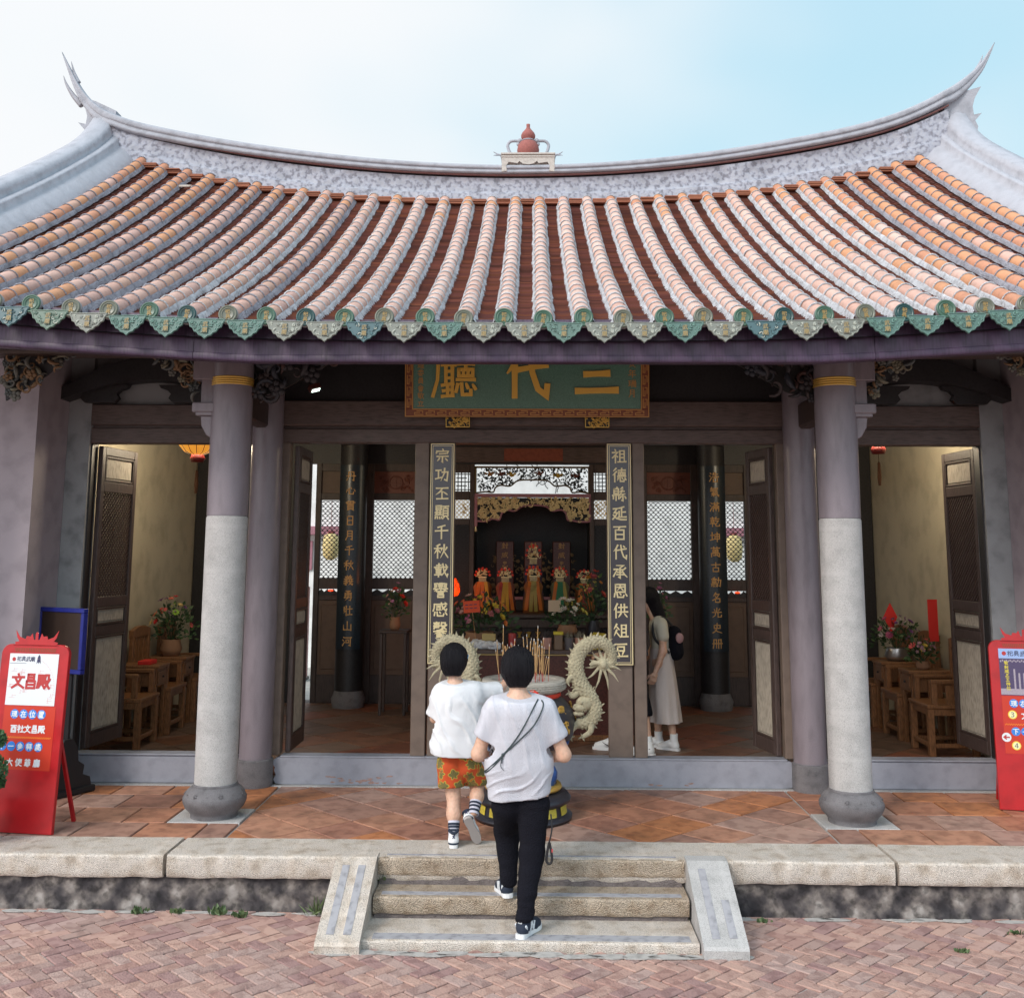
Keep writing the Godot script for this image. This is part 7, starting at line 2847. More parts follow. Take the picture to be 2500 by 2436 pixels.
		for k in range(3, body.size() - 1, 2):
			var tg := (body[k + 1] - body[k - 1]).normalized()
			var outw := V(-tg.y, tg.x, 0)
			if k < 12:
				outw = -outw
			var p := body[k] + outw * rad[k] * 0.85
			b.tube(PackedVector3Array([p, p + outw * 0.035 + tg * 0.012]), fl([0.014, 0.001]), 5, false)
		# scales
		for k in range(2, body.size() - 2):
			var tg := (body[k + 1] - body[k - 1]).normalized()
			var sd := V(-tg.y, tg.x, 0)
			for q in 5:
				var an := (q - 2) * 0.6 + (0.3 if k % 2 else 0.0)
				b.ball(body[k] + (sd * sin(an) + V(0, 0, 1) * cos(an)) * rad[k] * 0.97, V(0.011, 0.011, 0.007), 5, 3)
		# spiral at the tail end and flaming pearl
		b.ball(V(0.6, 1.11, 0.0), V(0.055, 0.055, 0.035), 12, 8)
		b.ball(V(0.6, 1.11, 0.03), V(0.03, 0.03, 0.02), 10, 6)
		for k in 12:
			var an := TAU * k / 12.0 + 0.2
			var l := 0.055 + 0.05 * fmod(k * 0.618, 1.0)
			if an > 3.6 and an < 5.6:
				l += 0.06
			var d := V(cos(an), sin(an), 0)
			var pd := V(-d.y, d.x, 0)
			b.tube(PackedVector3Array([V(0.6, 1.11, 0.01) + d * 0.045, V(0.6, 1.11, 0.01) + d * (0.05 + l * 0.5) + pd * 0.008, V(0.6, 1.11, 0.01) + d * (0.05 + l)]), fl([0.013, 0.009, 0.001]), 6, false)
		b.tube(path3([0.5, 1.1, 0.02, 0.53, 1.12, 0.02, 0.58, 1.115, 0.02]), fl([0.012, 0.022, 0.015]), 7)
		# head: skull, snout, jaws, horns, whiskers
		b.ball(V(0.455, 0.83, 0.05), V(0.065, 0.055, 0.055), 12, 8)
		b.ball(V(0.415, 0.8, 0.07), V(0.05, 0.032, 0.04), 10, 7)
		b.ball(V(0.41, 0.755, 0.065), V(0.045, 0.02, 0.032), 10, 6)
		b.ball(V(0.43, 0.84, 0.1), V(0.014, 0.014, 0.012), 8, 6)
		b.ball(V(0.385, 0.815, 0.09), V(0.014, 0.012, 0.014), 8, 6)
		for k in 6:
			b.tube(PackedVector3Array([V(0.4 + k * 0.013, 0.788, 0.095), V(0.4 + k * 0.013, 0.768, 0.092)]), fl([0.006, 0.001]), 5, false)
		b.tube(smooth3(path3([0.47, 0.87, 0.05, 0.51, 0.9, 0.05, 0.53, 0.95, 0.05]), 4), ramp(9, 0.014, 0.003), 6)
		b.tube(smooth3(path3([0.44, 0.88, 0.06, 0.4, 0.93, 0.07, 0.37, 0.92, 0.07, 0.38, 0.885, 0.07]), 4), ramp(13, 0.012, 0.004), 6)
		for k in 5:
			var an := -0.6 + k * 0.45
			b.tube(PackedVector3Array([V(0.49, 0.82, 0.04), V(0.49 + cos(an) * 0.085, 0.82 + sin(an) * 0.085, 0.04)]), fl([0.02, 0.002]), 5, false)
		# claws
		for cl in [[0.42, 0.69, 0.36, 0.64, 0.35, 0.58], [0.5, 0.72, 0.5, 0.63, 0.44, 0.585], [0.41, 1.0, 0.36, 1.02, 0.33, 0.98], [0.43, 0.93, 0.37, 0.88, 0.345, 0.9]]:
			b.tube(smooth3(path3([cl[0], cl[1], 0.04, cl[2], cl[3], 0.06, cl[4], cl[5], 0.05]), 4), ramp(9, 0.03, 0.016), 7)
			for q in 4:
				var an := TAU * q / 4.0 + 0.4
				b.tube(PackedVector3Array([V(cl[4], cl[5], 0.05), V(cl[4] + cos(an) * 0.035, cl[5] + sin(an) * 0.03, 0.065)]), fl([0.012, 0.002]), 5, false)
		part("dragon_handle", b, M.cast, c)
	# incense sticks
	var r := RandomNumberGenerator.new()
	r.seed = 77
	for k in 40:
		var left := k < 13
		var o := V((r.randf_range(-0.19, -0.06) if left else r.randf_range(0.02, 0.2)), 0, r.randf_range(-0.14, 0.1))
		var h := r.randf_range(0.2, 0.34)
		if r.randf() < 0.2:
			h += 0.1
		var tip := V(r.randf_range(-0.04, 0.04), h, r.randf_range(-0.02, 0.02))
		b = MB.new()
		b.col = Color(0.4, 0.06, 0.05)
		b.tube(PackedVector3Array([Vector3.ZERO, tip * 0.28]), fl([0.0016]), 5, false)
		b.col = Color(0.5, 0.3, 0.13)
		b.tube(PackedVector3Array([tip * 0.28, tip * 0.95]), fl([0.0024]), 5, false)
		b.col = Color(0.6, 0.58, 0.55)
		b.tube(PackedVector3Array([tip * 0.95, tip]), fl([0.0024, 0.0015]), 5)
		solo("incense_stick", b, vmat("incense", 0.9) if k == 0 else M.incense_v, "thin burning incense stick standing in the burner's ash", "incense stick", V(cx + o.x, 0.34 + 0.955, cz + o.z), "incense sticks in the burner")
		if k == 0:
			M.incense_v = vmat("incense", 0.9)

# ---------- signs on the porch ----------
func disc(mb: MB, o: Vector3, r: float, th: float) -> void:
	var p := PackedVector2Array()
	for k in 28:
		p.append(Vector2(o.x + cos(TAU * k / 28.0) * r, o.y + sin(TAU * k / 28.0) * r))
	mb.prism(p, o.z, o.z + th)

func temple_cut(mb: MB, cx: float, y: float, w: float) -> void:
	# little sheet-metal temple roof standing on the sign's head
	var p := PackedVector2Array()
	var half := [0.5, 0.0, 0.44, 0.03, 0.46, 0.07, 0.37, 0.09, 0.42, 0.16, 0.46, 0.3, 0.36, 0.17, 0.24, 0.13, 0.22, 0.19, 0.14, 0.18, 0.1, 0.24, 0.06, 0.12, 0.03, 0.12, 0.03, 0.24, 0.0, 0.27]
	for k in range(0, half.size(), 2):
		p.append(Vector2(cx + half[k] * w, y + half[k + 1] * w))
	for k in range(half.size() - 4, -1, -2):
		p.append(Vector2(cx - half[k] * w, y + half[k + 1] * w))
	mb.prism(p, -0.003, 0.0)

func sign_board(label: String, at: Transform3D, which: int) -> void:
	var s := thing("red_sign", label, "sign", Vector3.ZERO, "red guide signs")
	s.transform = at
	var w := 0.53
	var h := 1.27
	var b := MB.new()
	var p := PackedVector2Array([Vector2(0, 0), Vector2(w, 0)])
	for k in 9:
		var a := PI / 2.0 * k / 8.0
		p.append(Vector2(w - 0.07 + 0.07 * cos(a), h - 0.07 + 0.07 * sin(a)))
	for k in 9:
		var a := PI / 2.0 + PI / 2.0 * k / 8.0
		p.append(Vector2(0.07 + 0.07 * cos(a), h - 0.07 + 0.07 * sin(a)))
	b.prism(p, -0.03, 0.0, 0.003)
	part("panel", b, M.signred, s)
	b = MB.new()
	temple_cut(b, w * 0.5, h - 0.012, 0.37)
	var cut := part("roof_silhouette", b, M.signred, s)
	b = MB.new()
	for k in 24:
		var x := w * 0.5 + (k - 11.5) * 0.0135
		b.t = Transform3D(Basis(V(0, 0, 1), -(k - 11.5) * 0.03), V(x, h - 0.04, 0.0))
		b.box(V(0, 0, 0.0006), V(0.006, 0.03, 0.0012))
	part("slot", b, M.fretred, cut)
	for x in [0.06, w - 0.06]:
		b = MB.new()
		b.beam(V(x, 0.75, -0.03), V(x, 0.025, -0.36), 0.03, 0.02, 0.003)
		part("rear_strut", b, M.signred, s)
	b = MB.new()
	b.bar(V(0.07, 0.415, 0.0), V(w - 0.06, 0.845, 0.0015))
	part("orange_field", b, M.signorange, s)
	b = MB.new()
	for k in 44:
		b.box(V(0.085 + k * 0.0085, 0.632 + (0.003 if k % 2 else -0.003), 0.002), V(0.007, 0.006, 0.002))
	part("wave_line", b, mat("orange_wave_print", Color(0.8, 0.25, 0.02), 0.5), s)
	var x0 := 0.07
	if which == 0:
		b = MB.new()
		b.bar(V(x0, 0.85, 0.0), V(w - 0.075, 1.205, 0.002))
		part("white_print", b, M.white, s)
		b = MB.new()
		# faint red line drawing of a temple precinct
		var r := RandomNumberGenerator.new()
		r.seed = 3
		for k in 26:
			var ox := r.randf_range(x0 + 0.02, w - 0.11)
			var oy := r.randf_range(0.86, 1.1)
			b.box(V(ox, oy, 0.0022), V(r.randf_range(0.01, 0.05), 0.0018, 0.0012))
			b.box(V(ox, oy + 0.012, 0.0022), V(0.0018, 0.02, 0.0012))
			b.box(V(ox + 0.015, oy + 0.016, 0.0023), V(0.03, 0.0018, 0.0012))
		for k in 26:
			var a := -0.3 + k * 0.06
			b.box(V(w - 0.33 + cos(a) * 0.24, 0.97 + sin(a) * 0.22, 0.0024), V(0.007, 0.003, 0.0012))
		stuff(part("line_drawing", b, mat("pale_red_line", Color(0.65, 0.36, 0.34), 0.6), s))
		b = MB.new()
		for k in 3:
			glyph(b, "文昌殿"[k], V(x0 + 0.085 + k * 0.1, 1.015, 0.002), 0.105, 0.0015, 0.16, 0.0)
		part("lettering", b, M.redprint, s)
		b = MB.new()
		for k in 4:
			glyph(b, "祀典武廟"[k], V(x0 + 0.075 + k * 0.036, 1.168, 0.002), 0.036, 0.001, 0.1, 0.3)
		b.box(V(x0 + 0.07, 1.138, 0.003), V(0.13, 0.002, 0.001))
		b.prism(poly([x0 + 0.215, 1.135, x0 + 0.222, 1.185, x0 + 0.232, 1.2, x0 + 0.242, 1.185, x0 + 0.248, 1.135, x0 + 0.238, 1.15, x0 + 0.232, 1.135, x0 + 0.226, 1.15]), 0.002, 0.003)
		part("heading", b, M.navyprint, s)
		b = MB.new()
		disc(b, V(x0 + 0.035, 1.165, 0.002), 0.014, 0.001)
		part("seal", b, M.redprint, s)
	else:
		# colour photograph: sky, tiled eave, dark hall with pale columns
		b = MB.new()
		b.bar(V(x0, 1.13, 0.0), V(w - 0.075, 1.205, 0.002))
		part("print_sky", b, mat("print_blue_sky", Color(0.3, 0.42, 0.7), 0.4), s)
		b = MB.new()
		b.bar(V(x0, 0.85, 0.0), V(w - 0.075, 1.13, 0.002))
		part("print_hall", b, mat("print_violet_shade", Color(0.07, 0.05, 0.12), 0.4, T.blotch, 9.0), s)
		b = MB.new()
		for k in 26:
			b.box(V(x0 + 0.012 + k * 0.014, 1.108 + (0.006 if k % 2 else 0.0), 0.0025), V(0.009, 0.014, 0.001))
		b.bar(V(x0, 0.855, 0.002), V(w - 0.075, 0.9, 0.0026))
		for k in 3:
			b.bar(V(x0 + 0.1 + k * 0.034, 0.87, 0.002), V(x0 + 0.113 + k * 0.034, 1.02 + (0.03 if k == 0 else 0.0), 0.0032))
		part("print_columns", b, mat("print_pale_stone", Color(0.35, 0.3, 0.36), 0.5, T.blotch, 9.0), s)
		b = MB.new()
		for k in 7:
			glyph(b, "敬封咸忠王神位"[k], V(x0 + 0.05 + k * 0.001, 1.095 - k * 0.032, 0.003), 0.03, 0.001, 0.12, 0.0)
		part("yellow_lettering", b, mat("yellow_print", Color(0.6, 0.5, 0.06), 0.5), s)
		b = MB.new()
		for k in 4:
			glyph(b, "祀典武廟"[k], V(x0 + 0.085 + k * 0.046, 1.168, 0.002), 0.044, 0.001, 0.1, 0.3)
		part("heading", b, M.navyprint, s)
		b = MB.new()
		disc(b, V(x0 + 0.04, 1.168, 0.002), 0.016, 0.001)
		part("seal", b, M.redprint, s)
	# blue discs with white characters, white lines of text
	var top_row := ["現", "在", "位", "置"]
	var low_row := ["下", "一", "參", "拜", "處"]
	for row in 2:
		var rw: Array = top_row if row == 0 else low_row
		for k in rw.size():
			var step := 0.07 if row == 0 or which == 1 else 0.07
			var xx := (0.155 + k * step) if which == 0 else (0.155 + k * step)
			if which == 0 and row == 1:
				xx = 0.155 + (k - 1) * step
			var yy := 0.79 if row == 0 else (0.572 if which == 0 else 0.58)
			b = MB.new()
			disc(b, V(xx, yy, 0.0016), 0.0325, 0.0012)
			part("blue_disc", b, M.blueprint, s)
			b = MB.new()
			glyph(b, rw[k], V(xx, yy, 0.0028), 0.046, 0.0012, 0.13, 0.0)
			part("disc_character", b, M.white, s)
	if which == 0:
		b = MB.new()
		var tx := "酉社文昌殿"
		for k in tx.length():
			glyph(b, tx[k], V(0.16 + k * 0.054, 0.69, 0.0016), 0.054, 0.0012, 0.15, 0.0)
		part("white_text", b, M.white, s)
		b = MB.new()
		tx = "大使爺廳"
		for k in tx.length():
			glyph(b, tx[k], V(0.155 + k * 0.07, 0.465, 0.0016), 0.052, 0.0012, 0.14, 0.0)
		part("white_text", b, M.white, s)
	else:
		for k in 2:
			var oy: float = [0.705, 0.475][k]
			b = MB.new()
			disc(b, V(0.14 + k * 0.012, oy, 0.0016), 0.033, 0.0012)
			part("yellow_ring", b, mat("yellow_ring_print", Color(0.75, 0.55, 0.05), 0.5), s)
			b = MB.new()
			disc(b, V(0.14 + k * 0.012, oy, 0.0028), 0.026, 0.0008)
			part("pale_disc", b, mat("cream_disc_print", Color(0.75, 0.72, 0.4), 0.5), s)
			var tmm := TextMesh.new()
			tmm.text = ["3", "4"][k]
			var fnt := SystemFont.new()
			fnt.font_names = PackedStringArray(["Droid Sans"])
			tmm.font = fnt
			tmm.font_size = 40
			tmm.pixel_size = 0.00125
			tmm.depth = 0.001
			var o := part("numeral", tmm, M.navyprint, s)
			o.position = V(0.14 + k * 0.012, oy, 0.0042)
		b = MB.new()
		disc(b, V(0.085, 0.535, 0.0016), 0.034, 0.0012)
		part("arrow_disc", b, M.white, s)
		b = MB.new()
		glyph(b, "←", V(0.085, 0.535, 0.0028), 0.05, 0.001, 0.2, 0.0)
		part("arrow", b, M.redprint, s)
		b = MB.new()
		var tx := "文昌殿"
		for k in 3:
			glyph(b, tx[k], V(0.23 + k * 0.06, 0.7, 0.0016), 0.054, 0.0012, 0.15, 0.0)
			glyph(b, "大使廳"[k], V(0.24 + k * 0.06, 0.475, 0.0016), 0.054, 0.0012, 0.15, 0.0)
		part("white_text", b, M.white, s)

func build_signs() -> void:
	var lean := deg_to_rad(-3.5)
	sign_board("red guide sign with white title panel at the left porch edge", Transform3D(Basis(Vector3.UP, deg_to_rad(-9.0)) * Basis(Vector3.RIGHT, lean), V(-3.822, 0.345, 1.555)), 0)
	sign_board("red guide sign with photograph panel at the right picture edge", Transform3D(Basis(Vector3.UP, deg_to_rad(-12.0)) * Basis(Vector3.RIGHT, lean), V(3.6, 0.345, 0.65)), 1)
	# dark notice board in a blue frame on a black stand
	var n := thing("notice_board", "dark notice board in a blue frame behind the left red sign", "notice board", V(-3.86, 0.34, 0.42))
	n.rotation.y = deg_to_rad(-28)
	var b := MB.new()
	b.bar(V(-0.26, 0.98, -0.02), V(0.24, 1.44, 0.0))
	part("board", b, mat("dark_brown_board", Color(0.03, 0.016, 0.01), 0.5, T.blotch, 2.0), n)
	b = MB.new()
	for q in [[-0.29, 0.95, 0.27, 0.985], [-0.29, 1.435, 0.27, 1.47], [-0.29, 0.986, -0.255, 1.434], [0.235, 0.986, 0.27, 1.434]]:
		b.bar(V(q[0], q[1], -0.035), V(q[2], q[3], 0.012), 0.004)
	part("frame", b, M.bluepaint, n)
	b = MB.new()
	b.bar(V(-0.2, 0.06, -0.04), V(0.14, 0.96, -0.01), 0.006)
	part("upright", b, M.black, n)
	for s in [-1.0, 1.0]:
		b = MB.new()
		b.t = Transform3D(Basis(Vector3.UP, PI / 2.0), V(s * 0.16, 0, 0))
		b.prism(poly([-0.24, 0.05, 0.24, 0.05, 0.22, 0.12, 0.15, 0.15, 0.16, 0.22, 0.1, 0.26, 0.09, 0.36, 0.04, 0.44, -0.04, 0.44, -0.09, 0.36, -0.1, 0.26, -0.16, 0.22, -0.15, 0.15, -0.22, 0.12]), -0.02, 0.02, 0.004)
		b.bar(V(-0.27, 0.002, -0.04), V(0.27, 0.052, 0.04), 0.008)
		part("foot", b, M.black, n)
# ---------- people ----------
func field_at(bones: Array, k: float, p: Vector3) -> float:
	var o := 1.0
	for b in bones:
		var d: float
		if b.size() == 2:
			var q: Vector3 = (p - b[0]) / b[1]
			var ql := q.length()
			var q2: float = (q / b[1]).length()
			d = ql * (ql - 1.0) / maxf(q2, 1e-5)
		else:
			var ab: Vector3 = b[1] - b[0]
			var tt := clampf((p - b[0]).dot(ab) / maxf(ab.length_squared(), 1e-9), 0.0, 1.0)
			d = (p - b[0] - ab * tt).length() - lerpf(b[2], b[3], tt)
		var hh := k - absf(o - d)
		o = minf(o, d) - (hh * hh * 0.25 / k if hh > 0.0 else 0.0)
	return o

# a hand: palm and five fingers; dirv = towards the fingertips, nrm = back of the hand, thumb = side of the thumb
func hand(mb: MB, wrist: Vector3, dirv: Vector3, nrm: Vector3, thumb: float, curl: float, s := 1.0) -> void:
	var y := dirv.normalized()
	var z := (nrm - y * nrm.dot(y)).normalized()
	var x := y.cross(z) * thumb
	var bones := [[wrist - y * 0.02 * s, wrist + y * 0.03 * s, 0.022 * s, 0.022 * s]]
	for k in 4:
		var ox := (0.03 - k * 0.019) * s
		bones.append([wrist + y * 0.02 * s + x * ox * 0.7, wrist + y * 0.075 * s + x * ox, 0.014 * s, 0.0105 * s])
		var l: float = [0.036, 0.041, 0.038, 0.03][k] * s
		var p := wrist + y * 0.08 * s + x * ox
		var a := 0.0
		for q in 3:
			a += curl * (0.8 if q == 0 else 1.0)
			var d := y * cos(a) - z * sin(a)
			var e: Vector3 = p + d * l * float([1.0, 0.7, 0.55][q])
			bones.append([p, e, (0.0092 - q * 0.0008) * s, (0.0086 - q * 0.001) * s])
			p = e
	var tp := wrist + y * 0.025 * s + x * 0.025 * s
	var t1 := tp + (x * 0.6 + y * 0.7 - z * 0.3).normalized() * 0.038 * s
	var t2 := t1 + (x * 0.1 + y * 0.9 - z * 0.4).normalized() * 0.03 * s
	bones.append([tp, t1, 0.013 * s, 0.0105 * s])
	bones.append([t1, t2, 0.0105 * s, 0.009 * s])
	flesh(mb, bones, 0.0042, 0.008)

# a trainer: heel at the origin, toe along -z, sole at y = 0
func shoe(parent: Node3D, tr: Transform3D, len_: float, upper: Material, sole: Material, mark: Material, style: int) -> void:
	var b := MB.new()
	var s := len_ / 0.27
	flesh(b, [[V(0, 0.05, -0.05) * s, V(0, 0.06, -0.09) * s, 0.036 * s, 0.034 * s], [V(0, 0.1, -0.055) * s, V(0, 0.05, -0.05) * s, 0.035 * s, 0.037 * s], [V(0, 0.075, -0.11) * s, V(0.004, 0.042, -0.2) * s, 0.034 * s, 0.026 * s], [V(0.004, 0.036, -0.16) * s, V(0.002, 0.034, -0.225) * s, 0.037 * s, 0.028 * s]], 0.0075 * s, 0.03 * s, [[V(0, 0.018, 0) * s, V(0, -1, 0)], [V(0, 0.122, -0.05) * s, V(0, 1, 0.1)]])
	var o := part("shoe_upper", b, upper, parent, tr)
	var out := smooth2(poly([0.0, 0.004, 0.028, -0.006, 0.035, -0.04, 0.031, -0.1, 0.039, -0.17, 0.04, -0.21, 0.024, -0.255, 0.0, -0.268, -0.024, -0.255, -0.037, -0.21, -0.036, -0.17, -0.029, -0.1, -0.034, -0.04, -0.028, -0.006, 0.0, 0.004]), 3)
	var pl := PackedVector2Array()
	for p in out.slice(0, out.size() - 1):
		pl.append(Vector2(p.x, -p.y) * s)
	b = MB.new()
	b.t = Transform3D(Basis(Vector3.RIGHT, -PI / 2.0), Vector3.ZERO)
	b.prism(pl, 0.001, 0.026 * s, 0.003)
	part("sole", b, sole, o)
	b = MB.new()
	b.t = Transform3D(Basis.IDENTITY, Vector3.ZERO)
	if style == 0:
		# white N on both sides, small NB at the heel
		for e in [-1.0, 1.0]:
			for q in [[-0.075, 0.035, -0.09, 0.085], [-0.09, 0.085, -0.115, 0.035], [-0.115, 0.035, -0.13, 0.08]]:
				b.beam(V(e * 0.0385, q[1], q[0]) * s, V(e * 0.037, q[3], q[2]) * s, 0.014 * s, 0.006, 0.0, V(1, 0, 0))
			b.beam(V(e * 0.036, 0.075, -0.02) * s, V(e * 0.039, 0.035, -0.055) * s, 0.012 * s, 0.006, 0.0, V(1, 0, 0))
		part("side_mark", b, mark, o)
		var tm := TextMesh.new()
		tm.text = "NB"
		var fnt := SystemFont.new()
		fnt.font_names = PackedStringArray(["Droid Sans"])
		fnt.font_weight = 700
		tm.font = fnt
		tm.font_size = 32
		tm.pixel_size = 0.0006
		tm.depth = 0.002
		var h := part("heel_mark", tm, mark, o)
		h.position = V(0, 0.092, -0.012) * s
	elif style == 1:
		# leaping figure mark at the heel, dark collar and heel band
		for q in [[0, 0.0, 0.006, 0.014], [0, 0.0, -0.01, -0.012], [0, 0.0, 0.01, -0.012], [0.002, 0.01, 0.012, 0.02], [0.0, 0.008, -0.01, 0.004]]:
			b.beam(V(q[0], 0.085 + q[1], -0.0105) * s, V(q[2], 0.085 + q[3], -0.0105) * s, 0.005, 0.004, 0.0, V(0, 0, 1))
		part("heel_mark", b, M.navyprint, o)
		b = MB.new()
		var ring := PackedVector3Array()
		for k in 17:
			var a := TAU * k / 16.0
			ring.append(V(cos(a) * 0.034, 0.12 + 0.008 * cos(a * 2.0), -0.055 + sin(a) * 0.042) * s)
		b.tube(ring, fl([0.012 * s]), 7, false)
		part("collar", b, M.shoenavy, o)
		b = MB.new()
		var ban := PackedVector3Array()
		for k in 9:
			var a := PI * k / 8.0
			ban.append(V(cos(a) * 0.036, 0.032, -0.045 + sin(a) * 0.04) * s)
		b.tube(ban, fl([0.008 * s]), 6)
		part("heel_band", b, M.shoenavy, o)
	elif style == 2:
		for e in [-1.0, 1.0]:
			b.tube(smooth3(path3([e * 0.037 * s, 0.075 * s, -0.03 * s, e * 0.039 * s, 0.045 * s, -0.075 * s, e * 0.04 * s, 0.045 * s, -0.1 * s, e * 0.036 * s, 0.075 * s, -0.16 * s]), 4), fl([0.002, 0.004, 0.006, 0.008, 0.009, 0.009, 0.008, 0.007, 0.006, 0.005, 0.004, 0.003, 0.002]), 5)
		part("side_mark", b, mark, o)
	else:
		for k in 5:
			b.beam(V(-0.02, 0.1 - k * 0.008, -0.09 - k * 0.016) * s, V(0.02, 0.1 - k * 0.008, -0.09 - k * 0.016) * s, 0.005, 0.006)
		part("laces", b, mark, o)

func sock(parent: Node3D, a: Vector3, b_: Vector3, ra: float, rb: float, m: Material, bands: Array) -> void:
	var b := MB.new()
	b.tube(PackedVector3Array([a, a.lerp(b_, 0.5), b_]), fl([ra, (ra + rb) * 0.48, rb]), 16, false)
	var s := part("sock", b, m, parent)
	for f in bands:
		b = MB.new()
		var p := a.lerp(b_, f)
		var r := lerpf(ra, rb, f) + 0.001
		var d := (b_ - a).normalized() * 0.007
		b.tube(PackedVector3Array([p - d, p + d]), fl([r + 0.0006]), 16, false)
		part("stripe", b, M.shoenavy, s)

func build_people() -> void:
	adult()
	boy()
	woman()
	man()

func adult() -> void:
	var p := thing("person", "person in pale grey T-shirt and black trousers climbing the steps, seen from behind", "person", Vector3.ZERO)
	var b := MB.new()
	var bones := [
		[V(-0.085, 1.585, 2.46), V(0.074, 0.1, 0.09)], [V(-0.085, 1.53, 2.42), V(0.055, 0.07, 0.06)], [V(-0.085, 1.555, 2.365), V(0.014, 0.02, 0.02)],
		[V(-0.085, 1.5, 2.47), V(-0.08, 1.38, 2.49), 0.05, 0.058],
		[V(-0.08, 1.39, 2.49), V(-0.22, 1.335, 2.49), 0.05, 0.05], [V(-0.08, 1.39, 2.49), V(0.075, 1.335, 2.49), 0.05, 0.05],
		[V(-0.14, 1.28, 2.47), V(-0.14, 1.0, 2.45), 0.09, 0.085], [V(-0.01, 1.28, 2.47), V(-0.01, 1.0, 2.45), 0.09, 0.085],
		[V(-0.13, 0.95, 2.44), V(-0.13, 0.86, 2.43), 0.1, 0.1], [V(0.0, 0.95, 2.44), V(0.0, 0.86, 2.43), 0.1, 0.1],
		[V(-0.24, 1.32, 2.49), V(-0.325, 1.06, 2.475), 0.048, 0.04], [V(-0.325, 1.06, 2.475), V(-0.2, 0.99, 2.28), 0.04, 0.028],
		[V(0.09, 1.32, 2.49), V(0.2, 1.06, 2.475), 0.048, 0.04], [V(0.2, 1.06, 2.475), V(0.06, 1.0, 2.28), 0.04, 0.028],
		[V(0.03, 0.86, 2.43), V(0.0, 0.48, 2.46), 0.08, 0.05], [V(0.0, 0.48, 2.46), V(-0.05, 0.13, 2.59), 0.05, 0.032],
		[V(-0.15, 0.86, 2.43), V(-0.15, 0.56, 2.22), 0.08, 0.05], [V(-0.15, 0.56, 2.22), V(-0.14, 0.27, 2.3), 0.05, 0.032],
		[V(-0.163, 1.58, 2.455), V(0.012, 0.026, 0.016)], [V(-0.007, 1.58, 2.455), V(0.012, 0.026, 0.016)]]
	flesh(b, bones, 0.0125, 0.03)
	hand(b, V(-0.2, 0.99, 2.28), V(0.6, 0.1, -0.75), V(-0.3, 0.9, 0), 1.0, 0.5)
	hand(b, V(0.06, 1.0, 2.28), V(-0.6, 0.1, -0.75), V(0.3, 0.9, 0), -1.0, 0.5)
	part("body", b, M.skin, p)
	# hair: short, rounded, with a parting line
	b = MB.new()
	var hf := noise(26.0, 2, 3)
	flesh(b, [[V(-0.085, 1.6, 2.47), V(0.103, 0.108, 0.11)], [V(-0.085, 1.55, 2.48), V(0.1, 0.085, 0.1)], [V(-0.085, 1.495, 2.505), V(0.066, 0.05, 0.055)]], 0.007, 0.03, [[V(-0.085, 1.56, 2.39), V(0, -0.35, -1).normalized()], [V(-0.085, 1.458, 2.5), V(0, -1, 0.2).normalized()]], func(q: Vector3) -> float:
		var a := atan2(q.x + 0.085, q.z - 2.47)
		return hf.get_noise_2d(a * 1.6, q.y * 0.12) * 0.006 + (0.004 if absf(q.x + 0.055 - (q.z - 2.5) * 0.2) < 0.004 and q.y > 1.66 else 0.0))
	part("hair", b, M.hair, p)
	# T-shirt
	var sb := [
		[V(-0.08, 1.375, 2.49), V(-0.205, 1.325, 2.49), 0.072, 0.075], [V(-0.08, 1.375, 2.49), V(0.06, 1.325, 2.49), 0.072, 0.075],
		[V(-0.155, 1.29, 2.48), V(-0.165, 1.0, 2.46), 0.115, 0.115], [V(0.005, 1.29, 2.48), V(0.01, 1.0, 2.46), 0.115, 0.115],
		[V(-0.07, 1.3, 2.5), V(-0.075, 1.0, 2.48), 0.12, 0.12],
		[V(-0.155, 1.0, 2.46), V(-0.145, 0.8, 2.45), 0.118, 0.12], [V(0.005, 1.0, 2.46), V(-0.005, 0.8, 2.45), 0.118, 0.12],
		[V(-0.22, 1.315, 2.49), V(-0.285, 1.18, 2.485), 0.075, 0.07], [V(0.075, 1.315, 2.49), V(0.155, 1.18, 2.485), 0.075, 0.07]]
	var f1 := noise(2.6, 2, 15)
	var f2 := noise(7.0, 2, 25)
	var folds := func(q: Vector3) -> float:
		# slanting folds low on the back, fine ripples elsewhere
		var low := clampf((1.02 - q.y) / 0.15, 0.0, 1.0)
		var u := q.y - 0.55 * q.x + f1.get_noise_3d(q.x, q.y, q.z) * 0.06
		var r := pow(maxf(0.0, sin(u * 75.0)), 3.0) * 0.011 * low
		var v := q.x * 0.9 + 0.25 * q.y + f1.get_noise_3d(q.x + 5.0, q.y, q.z) * 0.05
		r += pow(maxf(0.0, sin(v * 60.0)), 3.0) * 0.005 * (1.0 - low)
		return (-r + f2.get_noise_3d(q.x, q.y * 0.6, q.z) * 0.004) * clampf((q.y - 0.1 * q.x - 0.83) / 0.05, 0.05, 1.0)
	b = MB.new()
	flesh(b, sb, 0.0095, 0.05, [[V(-0.08, 1.415, 2.5), V(0.02, 1, 0.35).normalized()], [V(-0.08, 0.815, 2.45), V(0.1, -1, -0.1).normalized()], [V(-0.3, 1.155, 2.485), V(-0.45, -0.9, 0).normalized(), 0.12], [V(0.18, 1.155, 2.485), V(0.5, -0.87, 0).normalized(), 0.12]], folds)
	part("t_shirt", b, M.shirtgrey, p)
